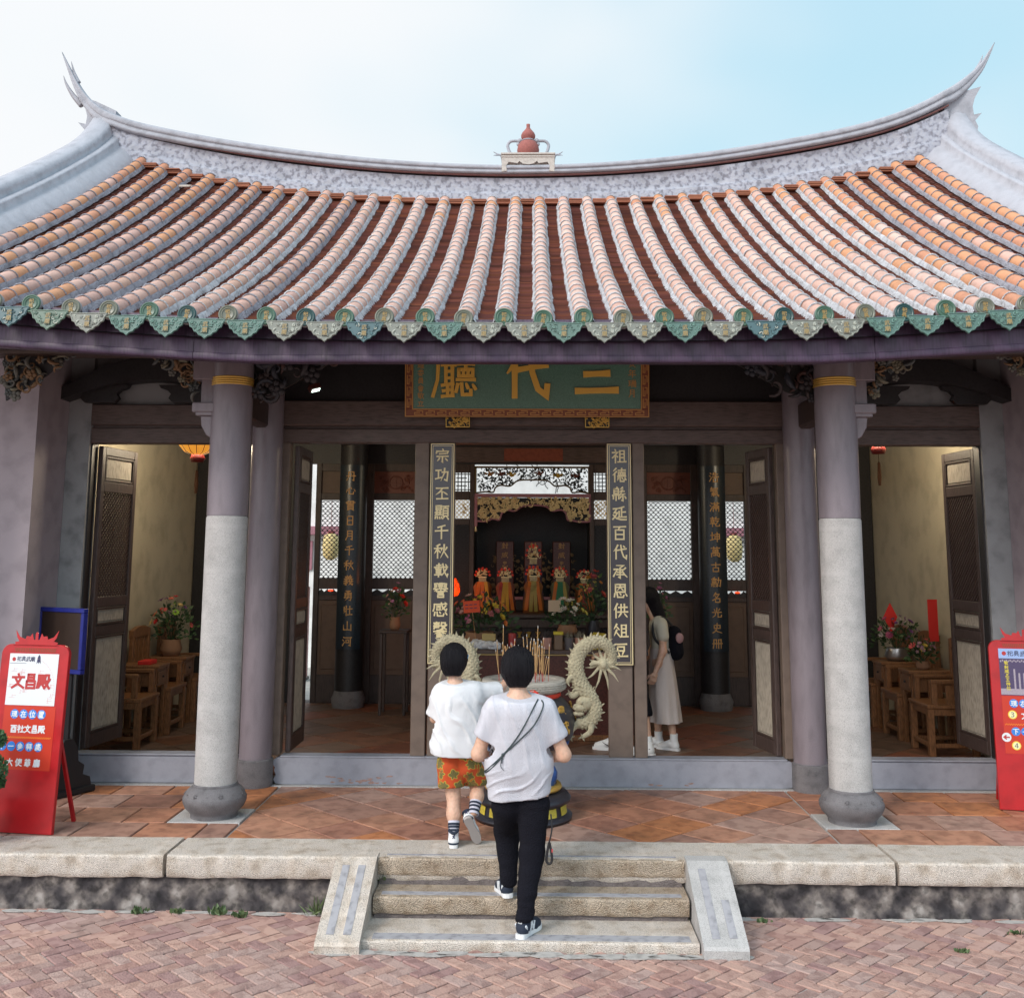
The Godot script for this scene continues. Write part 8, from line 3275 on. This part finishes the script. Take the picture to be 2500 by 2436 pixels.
	# trousers
	var tb := [
		[V(-0.13, 0.92, 2.44), V(-0.13, 0.8, 2.44), 0.085, 0.09], [V(-0.015, 0.92, 2.44), V(-0.01, 0.8, 2.44), 0.085, 0.09],
		[V(0.015, 0.76, 2.445), V(0.005, 0.48, 2.47), 0.1, 0.072], [V(0.005, 0.48, 2.47), V(-0.04, 0.16, 2.585), 0.075, 0.05],
		[V(-0.15, 0.76, 2.43), V(-0.15, 0.56, 2.24), 0.098, 0.078], [V(-0.15, 0.56, 2.24), V(-0.14, 0.28, 2.3), 0.08, 0.05]]
	var f3 := noise(5.0, 3, 35)
	b = MB.new()
	flesh(b, tb, 0.011, 0.03, [[V(0, 0.135, 0), V(0, -1, 0)], [V(0, 0.94, 0), V(0, 1, 0)]], func(q: Vector3) -> float:
		var low := clampf((0.34 - q.y) / 0.15, 0.0, 1.0)
		return f3.get_noise_3d(q.x, q.y * 2.2, q.z) * (0.006 + 0.012 * low))
	part("trousers", b, M.trousers, p)
	# shoes
	shoe(p, Transform3D(Basis(Vector3.UP, deg_to_rad(-28)), V(-0.07, 0.052, 2.63)), 0.26, M.shoenavy, M.shoewhite, M.white, 0)
	shoe(p, Transform3D(Basis(Vector3.UP, deg_to_rad(18)) * Basis(Vector3.RIGHT, deg_to_rad(-4)), V(-0.135, 0.188, 2.345)), 0.26, M.shoenavy, M.shoewhite, M.white, 0)
	# cord of a shoulder bag lying on the back
	var bag := thing("shoulder_bag", "dark green corded shoulder bag worn by the person on the steps", "bag", Vector3.ZERO)
	for k in 2:
		var pts := PackedVector3Array()
		var ln := [[0.04, 1.4], [0.01, 1.35], [-0.05, 1.24], [-0.11, 1.15], [-0.17, 1.08], [-0.24, 1.01], [-0.285, 0.965]] if k == 0 else [[0.062, 1.395], [0.07, 1.36], [0.02, 1.26], [-0.07, 1.17], [-0.16, 1.085], [-0.235, 1.0], [-0.285, 0.955]]
		var bmp := PackedVector2Array()
		for q in ln:
			bmp.append(Vector2(q[0], q[1]))
		for q in smooth2(bmp, 5):
			var z := 2.75
			while z > 2.4 and field_at(sb, 0.05, V(q.x, q.y, z)) > 0.004:
				z -= 0.003
			pts.append(V(q.x, q.y, z + 0.002))
		b = MB.new()
		b.tube(pts, fl([0.0042]), 7)
		if k == 0:
			b.ball(pts[20] + V(0, 0, 0.004), V(0.011, 0.011, 0.008), 8, 6)
			b.tube(PackedVector3Array([pts[20] + V(0, 0, 0.004), pts[20] + V(-0.008, -0.05, 0.006)]), fl([0.003]), 5)
			b.tube(smooth3(PackedVector3Array([pts[20] + V(0, 0, 0.004), pts[20] + V(-0.015, -0.06, 0.006), pts[20] + V(0.005, -0.09, 0.006)]), 4), fl([0.002]), 5)
		part("cord", b, M.cord, bag)
	b = MB.new()
	b.box(V(-0.14, 0.93, 2.24), V(0.2, 0.16, 0.05), 0.02)
	part("pouch", b, M.cord, bag)
	var ws := thing("wrist_strap", "black looped strap hanging from the trouser pocket of the climbing person", "strap", Vector3.ZERO)
	b = MB.new()
	b.tube(smooth3(path3([0.118, 0.72, 2.5, 0.125, 0.65, 2.51, 0.118, 0.6, 2.515, 0.108, 0.56, 2.515]), 4), fl([0.005]), 6)
	b.tube(smooth3(path3([0.108, 0.56, 2.515, 0.095, 0.5, 2.515, 0.092, 0.455, 2.515, 0.108, 0.44, 2.515, 0.123, 0.455, 2.515, 0.122, 0.5, 2.515, 0.11, 0.56, 2.515]), 4), fl([0.008]), 7)
	part("loop", b, M.black, ws)
	b = MB.new()
	b.box(V(0.126, 0.515, 2.517), V(0.008, 0.02, 0.014), 0.002)
	part("red_tab", b, mat("red_tab", Color(0.5, 0.06, 0.06), 0.6), ws)

func boy() -> void:
	var p := thing("person", "child in white T-shirt and orange leaf-print shorts reaching to the incense burner", "person", Vector3.ZERO)
	var b := MB.new()
	var bones := [
		[V(-0.53, 1.545, 1.72), V(0.075, 0.1, 0.09)], [V(-0.515, 1.5, 1.675), V(0.055, 0.065, 0.06)], [V(-0.5, 1.52, 1.62), V(0.014, 0.018, 0.02)],
		[V(-0.53, 1.47, 1.73), V(-0.525, 1.38, 1.74), 0.042, 0.048],
		[V(-0.525, 1.37, 1.74), V(-0.62, 1.33, 1.74), 0.045, 0.042], [V(-0.525, 1.37, 1.74), V(-0.4, 1.34, 1.72), 0.045, 0.042],
		[V(-0.57, 1.27, 1.73), V(-0.56, 0.98, 1.72), 0.08, 0.08], [V(-0.46, 1.27, 1.73), V(-0.45, 0.98, 1.72), 0.08, 0.08],
		[V(-0.635, 1.32, 1.74), V(-0.665, 1.15, 1.68), 0.038, 0.032], [V(-0.665, 1.15, 1.68), V(-0.56, 1.17, 1.5), 0.032, 0.023],
		[V(-0.39, 1.33, 1.71), V(-0.235, 1.31, 1.58), 0.036, 0.032], [V(-0.235, 1.31, 1.58), V(-0.15, 1.4, 1.36), 0.032, 0.023],
		[V(-0.56, 0.94, 1.72), V(-0.53, 0.66, 1.71), 0.075, 0.048], [V(-0.53, 0.66, 1.71), V(-0.522, 0.54, 1.76), 0.046, 0.046], [V(-0.522, 0.54, 1.76), V(-0.517, 0.42, 1.81), 0.046, 0.029],
		[V(-0.43, 0.94, 1.72), V(-0.375, 0.7, 1.62), 0.075, 0.048], [V(-0.375, 0.7, 1.62), V(-0.37, 0.64, 1.7), 0.046, 0.046], [V(-0.37, 0.64, 1.7), V(-0.385, 0.56, 1.79), 0.045, 0.029],
		[V(-0.455, 1.545, 1.71), V(0.012, 0.024, 0.016)], [V(-0.605, 1.545, 1.715), V(0.012, 0.024, 0.016)]]
	flesh(b, bones, 0.012, 0.025)
	hand(b, V(-0.15, 1.4, 1.36), V(0.15, 0.5, -0.75), V(0.8, 0.4, 0.3), 1.0, 0.55, 0.8)
	hand(b, V(-0.56, 1.17, 1.5), V(0.5, 0.2, -0.8), V(-0.4, 0.8, 0), 1.0, 0.5, 0.8)
	part("body", b, M.skin, p)
	b = MB.new()
	var hf := noise(26.0, 2, 4)
	flesh(b, [[V(-0.535, 1.56, 1.73), V(0.096, 0.104, 0.106)], [V(-0.538, 1.51, 1.75), V(0.082, 0.08, 0.085)], [V(-0.54, 1.46, 1.765), V(0.05, 0.035, 0.04)]], 0.007, 0.03, [[V(-0.53, 1.52, 1.655), V(0.2, -0.35, -1).normalized()], [V(-0.535, 1.438, 1.76), V(0, -1, 0.2).normalized()], [V(-0.47, 1.5, 1.72), V(0.85, -0.6, -0.5).normalized()]], func(q: Vector3) -> float:
		var a := atan2(q.x + 0.56, q.z - 1.74)
		return hf.get_noise_2d(a * 1.8, q.y * 0.15) * 0.006)
	part("hair", b, M.hair, p)
	b = MB.new()
	b.tube(smooth3(path3([-0.44, 1.575, 1.7, -0.437, 1.575, 1.725, -0.443, 1.555, 1.74, -0.45, 1.535, 1.735]), 4), fl([0.003]), 6)
	b.tube(path3([-0.44, 1.577, 1.7, -0.45, 1.575, 1.62]), fl([0.002]), 5)
	part("mask_loop", b, mat("sky_blue_elastic", Color(0.12, 0.4, 0.75), 0.6), p)
	# oversized T-shirt
	var sb := [
		[V(-0.53, 1.36, 1.74), V(-0.6, 1.325, 1.74), 0.07, 0.068], [V(-0.525, 1.36, 1.74), V(-0.41, 1.33, 1.725), 0.07, 0.068],
		[V(-0.57, 1.26, 1.74), V(-0.555, 0.96, 1.745), 0.11, 0.12], [V(-0.45, 1.26, 1.735), V(-0.425, 0.96, 1.735), 0.11, 0.12],
		[V(-0.51, 1.28, 1.745), V(-0.49, 0.9, 1.745), 0.115, 0.125], [V(-0.56, 0.96, 1.745), V(-0.55, 0.88, 1.745), 0.12, 0.122], [V(-0.43, 0.96, 1.735), V(-0.42, 0.88, 1.735), 0.12, 0.122],
		[V(-0.61, 1.31, 1.74), V(-0.655, 1.17, 1.7), 0.068, 0.072], [V(-0.4, 1.325, 1.72), V(-0.23, 1.32, 1.59), 0.068, 0.07]]
	var f1 := noise(3.0, 2, 17)
	var f2 := noise(7.5, 2, 27)
	b = MB.new()
	flesh(b, sb, 0.0095, 0.045, [[V(-0.525, 1.405, 1.74), V(0, 1, 0.3).normalized()], [V(-0.49, 0.925, 1.74), V(-0.03, -1, -0.05).normalized()], [V(-0.665, 1.165, 1.7), V(-0.3, -0.95, -0.1).normalized(), 0.115], [V(-0.235, 1.31, 1.6), V(0.75, -0.05, -0.65).normalized(), 0.13]], func(q: Vector3) -> float:
		# drape from the raised right shoulder down to the left hem
		var u := q.x * 1.4 + q.y * 0.9 + f1.get_noise_3d(q.x, q.y, q.z) * 0.09
		var r := pow(maxf(0.0, sin(u * 42.0)), 2.5) * 0.009 * clampf((1.36 - q.y) / 0.1, 0.0, 1.0)
		var d := Vector2(q.x + 0.42, q.y - 1.36)
		var rad := sin(atan2(d.x, -d.y) * 11.0) * 0.003 * clampf(1.0 - d.length() / 0.22, 0.0, 1.0) * clampf(d.length() / 0.08 - 0.5, 0.0, 1.0)
		return (-r + rad + f2.get_noise_3d(q.x, q.y, q.z) * 0.005) * clampf((q.y - 0.93) / 0.05, 0.05, 1.0))
	part("t_shirt", b, M.shirtwhite, p)
	b = MB.new()
	var f3 := noise(6.0, 2, 37)
	flesh(b, [[V(-0.55, 0.95, 1.73), V(-0.55, 0.9, 1.73), 0.075, 0.08], [V(-0.44, 0.95, 1.73), V(-0.43, 0.9, 1.73), 0.075, 0.08], [V(-0.555, 0.85, 1.73), V(-0.535, 0.68, 1.715), 0.09, 0.085], [V(-0.425, 0.85, 1.72), V(-0.37, 0.72, 1.64), 0.085, 0.08]], 0.01, 0.02, [[V(-0.54, 0.7, 1.72), V(0.05, -1, 0.12).normalized()], [V(0, 0.96, 0), V(0, 1, 0)]], func(q: Vector3) -> float: return f3.get_noise_3d(q.x, q.y * 0.5, q.z) * 0.012)
	part("shorts", b, M.shortsm, p)
	sock(p, V(-0.517, 0.42, 1.815), V(-0.518, 0.5, 1.785), 0.034, 0.04, M.sock, [0.3, 0.55, 0.75])
	sock(p, V(-0.387, 0.545, 1.8), V(-0.375, 0.615, 1.745), 0.034, 0.041, M.sock, [0.25, 0.55, 0.8])
	shoe(p, Transform3D(Basis(Vector3.UP, deg_to_rad(6)), V(-0.512, 0.346, 1.87)), 0.225, M.shoewhite, M.shoewhite, M.navyprint, 1)
	shoe(p, Transform3D(Basis(V(0, 0, 1), deg_to_rad(22)) * Basis(Vector3.RIGHT, deg_to_rad(-62)), V(-0.425, 0.535, 1.87)), 0.225, M.shoewhite, M.shoegrey, M.navyprint, 1)
	# two incense sticks and a red string in the raised hand
	b = MB.new()
	for k in 2:
		b.tube(path3([-0.14 + k * 0.006, 1.4, 1.3, -0.2 + k * 0.008, 1.6, 1.26]), fl([0.0022]), 5)
	solo("held_incense", b, M.stick, "pair of incense sticks held up by the child", "incense stick")

func woman() -> void:
	var p := thing("person", "person with long dark hair in cream skirt standing inside the right doorway", "person", Vector3.ZERO)
	var b := MB.new()
	flesh(b, [
		[V(1.14, 1.83, -1.42), V(0.09, 0.105, 0.075)], [V(1.09, 1.78, -1.42), V(0.055, 0.06, 0.055)], [V(1.04, 1.8, -1.42), V(0.018, 0.018, 0.013)],
		[V(1.17, 1.74, -1.42), V(1.22, 1.64, -1.42), 0.045, 0.05],
		[V(1.25, 1.58, -1.5), V(1.25, 1.58, -1.34), 0.06, 0.06], [V(1.25, 1.55, -1.47), V(1.26, 1.35, -1.46), 0.075, 0.07], [V(1.25, 1.55, -1.37), V(1.26, 1.35, -1.38), 0.075, 0.07],
		[V(1.26, 1.3, -1.47), V(1.26, 1.22, -1.47), 0.085, 0.09], [V(1.26, 1.3, -1.37), V(1.26, 1.22, -1.37), 0.085, 0.09],
		[V(1.27, 1.57, -1.27), V(1.27, 1.34, -1.25), 0.04, 0.035], [V(1.27, 1.34, -1.25), V(1.19, 1.14, -1.24), 0.035, 0.025],
		[V(1.25, 1.57, -1.55), V(1.22, 1.34, -1.58), 0.04, 0.035], [V(1.22, 1.34, -1.58), V(1.1, 1.2, -1.55), 0.035, 0.025],
		[V(1.26, 1.2, -1.46), V(1.23, 0.8, -1.47), 0.08, 0.05], [V(1.23, 0.8, -1.47), V(1.24, 0.5, -1.47), 0.048, 0.03],
		[V(1.26, 1.2, -1.36), V(1.33, 0.8, -1.34), 0.08, 0.05], [V(1.33, 0.8, -1.34), V(1.37, 0.49, -1.33), 0.048, 0.03]], 0.013, 0.03)
	hand(b, V(1.19, 1.14, -1.24), V(-0.3, -0.9, 0.0), V(0.3, 0.0, 1), 1.0, 0.7)
	part("body", b, M.skin, p)
	b = MB.new()
	flesh(b, [[V(1.165, 1.845, -1.42), V(0.1, 0.105, 0.09)], [V(1.22, 1.75, -1.42), V(1.31, 1.5, -1.42), 0.075, 0.06], [V(1.31, 1.5, -1.42), V(1.33, 1.36, -1.42), 0.06, 0.03]], 0.011, 0.04, [[V(1.1, 1.82, -1.42), V(-1, -0.5, 0).normalized()]])
	part("hair", b, M.hair, p)
	b = MB.new()
	flesh(b, [[V(1.25, 1.6, -1.52), V(1.25, 1.6, -1.32), 0.07, 0.07], [V(1.25, 1.55, -1.48), V(1.26, 1.34, -1.46), 0.088, 0.085], [V(1.25, 1.55, -1.36), V(1.26, 1.34, -1.38), 0.088, 0.085], [V(1.265, 1.58, -1.27), V(1.275, 1.48, -1.255), 0.056, 0.056]], 0.012, 0.03, [[V(0, 1.33, 0), V(0, -1, 0)], [V(1.2, 1.66, -1.42), V(-0.3, 1, 0).normalized()]])
	part("top", b, mat("cream_knit", Color(0.55, 0.52, 0.42), 0.9, T.fine, 6.0), p)
	# pleated skirt
	b = MB.new()
	var rows := []
	for i in 12:
		var f := i / 11.0
		var r := PackedVector3Array()
		for k in 49:
			var a := TAU * k / 48.0
			var pl := 1.0 + 0.06 * sin(a * 9.0 + sin(f * 3.0)) * f
			r.append(V(lerpf(1.265, 1.305, f) + cos(a) * lerpf(0.1, 0.155, pow(f, 0.7)) * pl, lerpf(1.36, 0.66, f), -1.415 + sin(a) * lerpf(0.13, 0.19, f) * pl))
		rows.append(r)
	b.sheet(rows, true)
	part("skirt", b, M.skirt, p)
	sock(p, V(1.24, 0.48, -1.47), V(1.24, 0.56, -1.47), 0.04, 0.04, M.shoewhite, [])
	sock(p, V(1.37, 0.48, -1.33), V(1.37, 0.56, -1.33), 0.04, 0.04, M.shoewhite, [])
	shoe(p, Transform3D(Basis(Vector3.UP, deg_to_rad(78)), V(1.3, 0.402, -1.47)), 0.245, M.shoewhite, M.shoewhite, M.sock, 3)
	shoe(p, Transform3D(Basis(Vector3.UP, deg_to_rad(58)), V(1.42, 0.402, -1.3)), 0.245, M.shoewhite, M.shoewhite, M.sock, 3)
	var bag := thing("backpack", "small black backpack worn by the person in the cream skirt", "backpack", Vector3.ZERO)
	b = MB.new()
	flesh(b, [[V(1.4, 1.5, -1.46), V(1.41, 1.32, -1.46), 0.07, 0.08], [V(1.4, 1.5, -1.38), V(1.41, 1.32, -1.38), 0.07, 0.08]], 0.014, 0.04)
	part("bag", b, M.trousers, bag)
	b = MB.new()
	b.tube(smooth3(path3([1.37, 1.58, -1.33, 1.28, 1.655, -1.3, 1.19, 1.6, -1.3, 1.2, 1.45, -1.29, 1.34, 1.32, -1.3]), 5), fl([0.014]), 6)
	part("strap", b, M.black, bag)
	b = MB.new()
	b.ball(V(1.44, 1.46, -1.31), V(0.04, 0.05, 0.02), 10, 8)
	part("charm", b, mat("pink_charm", Color(0.35, 0.2, 0.2), 0.5), bag)

func man() -> void:
	var p := thing("person", "person in dark blue clothes mostly hidden behind the right door posts", "person", Vector3.ZERO)
	var b := MB.new()
	flesh(b, [
		[V(0.86, 1.83, -1.2), V(0.09, 0.11, 0.08)], [V(0.81, 1.78, -1.2), V(0.055, 0.06, 0.055)], [V(0.765, 1.8, -1.2), V(0.018, 0.018, 0.013)],
		[V(0.89, 1.74, -1.2), V(0.94, 1.64, -1.2), 0.05, 0.055], [V(0.96, 1.58, -1.3), V(0.96, 1.58, -1.1), 0.06, 0.06],
		[V(0.96, 1.5, -1.26), V(0.98, 1.2, -1.25), 0.09, 0.09], [V(0.96, 1.5, -1.14), V(0.98, 1.2, -1.15), 0.09, 0.09],
		[V(0.95, 1.57, -1.02), V(0.86, 1.33, -1.02), 0.045, 0.038], [V(0.86, 1.33, -1.02), V(0.72, 1.3, -1.15), 0.038, 0.026],
		[V(0.95, 1.57, -1.38), V(0.86, 1.33, -1.4), 0.045, 0.038], [V(0.86, 1.33, -1.4), V(0.72, 1.3, -1.3), 0.038, 0.026],
		[V(0.95, 1.1, -1.26), V(0.85, 0.8, -1.28), 0.09, 0.055], [V(0.85, 0.8, -1.28), V(0.78, 0.5, -1.28), 0.052, 0.032],
		[V(0.98, 1.1, -1.14), V(1.06, 0.8, -1.1), 0.09, 0.055], [V(1.06, 0.8, -1.1), V(1.1, 0.5, -1.05), 0.052, 0.032]], 0.014, 0.03)
	hand(b, V(0.72, 1.3, -1.15), V(-0.9, 0.1, -0.2), V(0, 0.9, 0.3), 1.0, 0.5)
	hand(b, V(0.72, 1.3, -1.3), V(-0.9, 0.1, 0.2), V(0, 0.9, -0.3), -1.0, 0.5)
	part("body", b, M.skin, p)
	b = MB.new()
	flesh(b, [[V(0.885, 1.85, -1.2), V(0.098, 0.105, 0.09)], [V(0.91, 1.8, -1.2), V(0.075, 0.07, 0.08)]], 0.012, 0.03, [[V(0.83, 1.82, -1.2), V(-1, -0.4, 0).normalized()]])
	part("hair", b, M.hair, p)
	b = MB.new()
	flesh(b, [[V(0.96, 1.6, -1.32), V(0.96, 1.6, -1.08), 0.075, 0.075], [V(0.96, 1.5, -1.27), V(0.99, 1.2, -1.26), 0.13, 0.14], [V(0.96, 1.5, -1.13), V(0.99, 1.2, -1.14), 0.13, 0.14], [V(0.95, 1.57, -1.03), V(0.89, 1.42, -1.02), 0.07, 0.072], [V(0.95, 1.57, -1.37), V(0.89, 1.42, -1.38), 0.07, 0.072]], 0.014, 0.05, [[V(0, 1.2, 0), V(0.1, -1, 0).normalized()], [V(0.92, 1.67, -1.2), V(-0.3, 1, 0).normalized()]])
	part("t_shirt", b, M.navy, p)
	b = MB.new()
	flesh(b, [[V(0.98, 1.22, -1.26), V(0.96, 1.08, -1.26), 0.115, 0.115], [V(0.98, 1.22, -1.14), V(0.98, 1.08, -1.14), 0.115, 0.115], [V(0.95, 1.08, -1.27), V(0.86, 0.78, -1.28), 0.105, 0.085], [V(0.98, 1.08, -1.14), V(1.06, 0.78, -1.1), 0.105, 0.085]], 0.014, 0.03, [[V(0, 0.76, 0), V(0, -1, 0)]])
	part("shorts", b, M.trousers, p)
	sock(p, V(0.78, 0.47, -1.28), V(0.79, 0.58, -1.28), 0.042, 0.042, M.shoewhite, [])
	sock(p, V(1.1, 0.47, -1.05), V(1.09, 0.58, -1.06), 0.042, 0.042, M.shoewhite, [])
	shoe(p, Transform3D(Basis(Vector3.UP, deg_to_rad(70)), V(0.85, 0.402, -1.28)), 0.28, M.shoewhite, M.shoewhite, M.black, 2)
	shoe(p, Transform3D(Basis(Vector3.UP, deg_to_rad(60)), V(1.15, 0.402, -1.0)), 0.28, M.shoewhite, M.shoewhite, M.black, 2)

# ---------- plants ----------
func build_green() -> void:
	# potted shrub at the left edge
	var t := thing("potted_shrub", "clipped green shrub in a clay pot before the left red sign", "plant", V(-3.75, 0.345, 1.86))
	var b := MB.new()
	b.lathe(PackedVector2Array([Vector2(0.0, 0.002), Vector2(0.11, 0.002), Vector2(0.15, 0.2), Vector2(0.165, 0.2), Vector2(0.165, 0.235), Vector2(0.15, 0.235), Vector2(0.14, 0.2), Vector2(0.0, 0.2)]), 28)
	part("pot", b, M.clay, t)
	b = MB.new()
	b.tube(smooth3(path3([0, 0.19, 0, 0.03, 0.35, 0.0, -0.02, 0.5, 0.02, 0.02, 0.68, 0.0]), 4), ramp(13, 0.025, 0.01), 7)
	b.tube(path3([0.0, 0.42, 0, 0.1, 0.47, 0.05]), ramp(2, 0.014, 0.006), 6)
	b.tube(path3([0.0, 0.6, 0, 0.1, 0.66, 0.03]), ramp(2, 0.012, 0.005), 6)
	part("trunk", b, M.wood, t)
	var r := RandomNumberGenerator.new()
	r.seed = 15
	var pads := [[0.1, 0.48, 0.05, 0.13, 0.09], [0.02, 0.38, 0.06, 0.12, 0.08], [0.1, 0.67, 0.03, 0.1, 0.06], [-0.12, 0.55, 0.0, 0.13, 0.08], [-0.02, 0.75, 0.0, 0.12, 0.07], [0.13, 0.4, 0.02, 0.08, 0.06]]
	b = MB.new()
	for pd in pads:
		for k in 1100:
			var d := V(r.randfn(0, 1), r.randfn(0, 1), r.randfn(0, 1)).normalized()
			var o := V(pd[0], pd[1], pd[2]) + V(d.x * pd[3], d.y * pd[4], d.z * pd[3]) * r.randf_range(0.65, 1.02)
			var u := (d + V(r.randfn(0, 0.6), r.randfn(0, 0.6) + 0.2, r.randfn(0, 0.6))).normalized()
			var sd := u.cross(V(r.randf(), r.randf(), r.randf())).normalized()
			var l := r.randf_range(0.016, 0.03)
			b.col = Color(0.02, 0.06, 0.022).lerp(Color(0.05, 0.13, 0.04), r.randf())
			b.quad(o, o + u * l * 0.5 - sd * l * 0.3, o + u * l, o + u * l * 0.5 + sd * l * 0.3)
	var lm := vmat("small_leaves", 0.6)
	lm.backlight_enabled = true
	lm.backlight = Color(0.2, 0.25, 0.1)
	stuff(part("foliage", b, lm, t))
	# weeds at the foot of the plinth
	var spots := [[-2.5, 2.11, 0.05], [-1.98, 2.12, 0.07], [-1.83, 2.16, 0.05], [-1.36, 2.12, 0.12], [-0.955, 2.05, 0.09], [-2.25, 2.1, 0.04], [1.45, 2.14, 0.03], [2.5, 2.6, 0.03], [-1.2, 2.5, 0.03], [2.95, 2.3, 0.03]]
	for k in spots.size():
		var s: Array = spots[k]
		var wb := MB.new()
		for q in 40:
			var a := r.randf() * TAU
			var d := V(cos(a) * r.randf_range(0.2, 1.0), r.randf_range(0.3, 1.2), sin(a) * r.randf_range(0.1, 0.6)).normalized()
			var o := V(r.randfn(0, 0.02), 0, r.randfn(0, 0.008))
			var l: float = s[2] * r.randf_range(0.4, 1.1)
			var sd := d.cross(V(r.randf(), 0.2, r.randf())).normalized() * (0.004 if k == 3 else 0.011)
			wb.col = Color(0.06, 0.1, 0.04).lerp(Color(0.14, 0.19, 0.08), r.randf())
			wb.quad(o, o + d * l * 0.6 - sd, o + d * l, o + d * l * 0.6 + sd)
		var lab: String = ["small weed tuft against the left plinth wall, outermost", "broad weed by a crack in the left plinth wall", "flat weed among the bricks below the left plinth", "feathery weed nearest the steps on the left", "green weed growing in the corner of the upper step", "tiny weed between two others along the left plinth", "tiny weed right of the steps at the plinth foot", "tiny weed between bricks far right of the steps", "tiny weed beside the left side stone of the steps", "tiny weed between bricks near the right picture edge"][k]
		solo("weed", wb, lm, lab, "weed", V(s[0], 0.19 if k == 4 else 0.0, s[1]), "weeds along the plinth")
	# a loose shard on the tiles
	b = MB.new()
	b.prism(poly([-0.07, -0.02, 0.05, -0.03, 0.08, 0.01, 0.02, 0.035, -0.06, 0.03]), 0.0, 0.014, 0.002)
	var sh := solo("tile_shard", b, mat("pale_shard", Color(0.55, 0.48, 0.42), 0.9, T.fine, 3.0), "pale loose tile shard lying near the upper left of the roof", "shard", V(-3.83, roof_y(-3.83, -1.85) + 0.05, -1.85))
	sh.rotation = V(-PI / 2.0 + 0.5, 0.0, 0.1)
	# palm beyond the right end of the roof
	var pt := thing("palm_tree", "palm tree rising behind the right end of the roof", "tree", V(10.75, 0.45, -12))
	b = MB.new()
	var tp := PackedVector3Array()
	for k in 12:
		tp.append(V(0.25 * sin(k * 0.18), k * 0.87, 0))
	b.tube(tp, ramp(12, 0.2, 0.12), 12)
	part("trunk", b, mat("palm_bark", Color(0.2, 0.17, 0.14), 0.9, T.fine, 2.0), pt)
	b = MB.new()
	var top := tp[11]
	for k in 15:
		var a := TAU * k / 15.0 + 0.2
		var ev := r.randf_range(0.1, 0.9)
		var pts := PackedVector3Array()
		for q in 9:
			var f := q / 8.0
			pts.append(top + V(cos(a) * 2.0 * f, ev * 1.6 * f - 1.5 * f * f * 1.1, sin(a) * 2.0 * f))
		b.col = Color(0.1, 0.13, 0.05)
		b.tube(pts, ramp(9, 0.025, 0.006), 5, false)
		for q in 54:
			var f := 0.1 + 0.9 * q / 54.0
			var i := mini(int(f * 8.0), 7)
			var o := pts[i].lerp(pts[i + 1], f * 8.0 - i)
			var tg := (pts[i + 1] - pts[i]).normalized()
			for e in [-1.0, 1.0]:
				var sd: Vector3 = tg.cross(Vector3.UP).normalized() * e
				var d := (sd * 0.8 + tg * 0.5 + V(0, -0.45, 0)).normalized()
				var l := 0.55 * sin(PI * clampf(f * 0.9 + 0.08, 0.0, 1.0)) + 0.08
				var wv := tg * 0.016
				b.col = Color(0.05, 0.1, 0.03).lerp(Color(0.1, 0.16, 0.05), r.randf())
				b.quad(o - wv, o + d * l * 0.6 - wv + V(0, -0.02, 0), o + d * l + V(0, -0.08, 0), o + wv)
	stuff(part("crown", b, lm, pt))
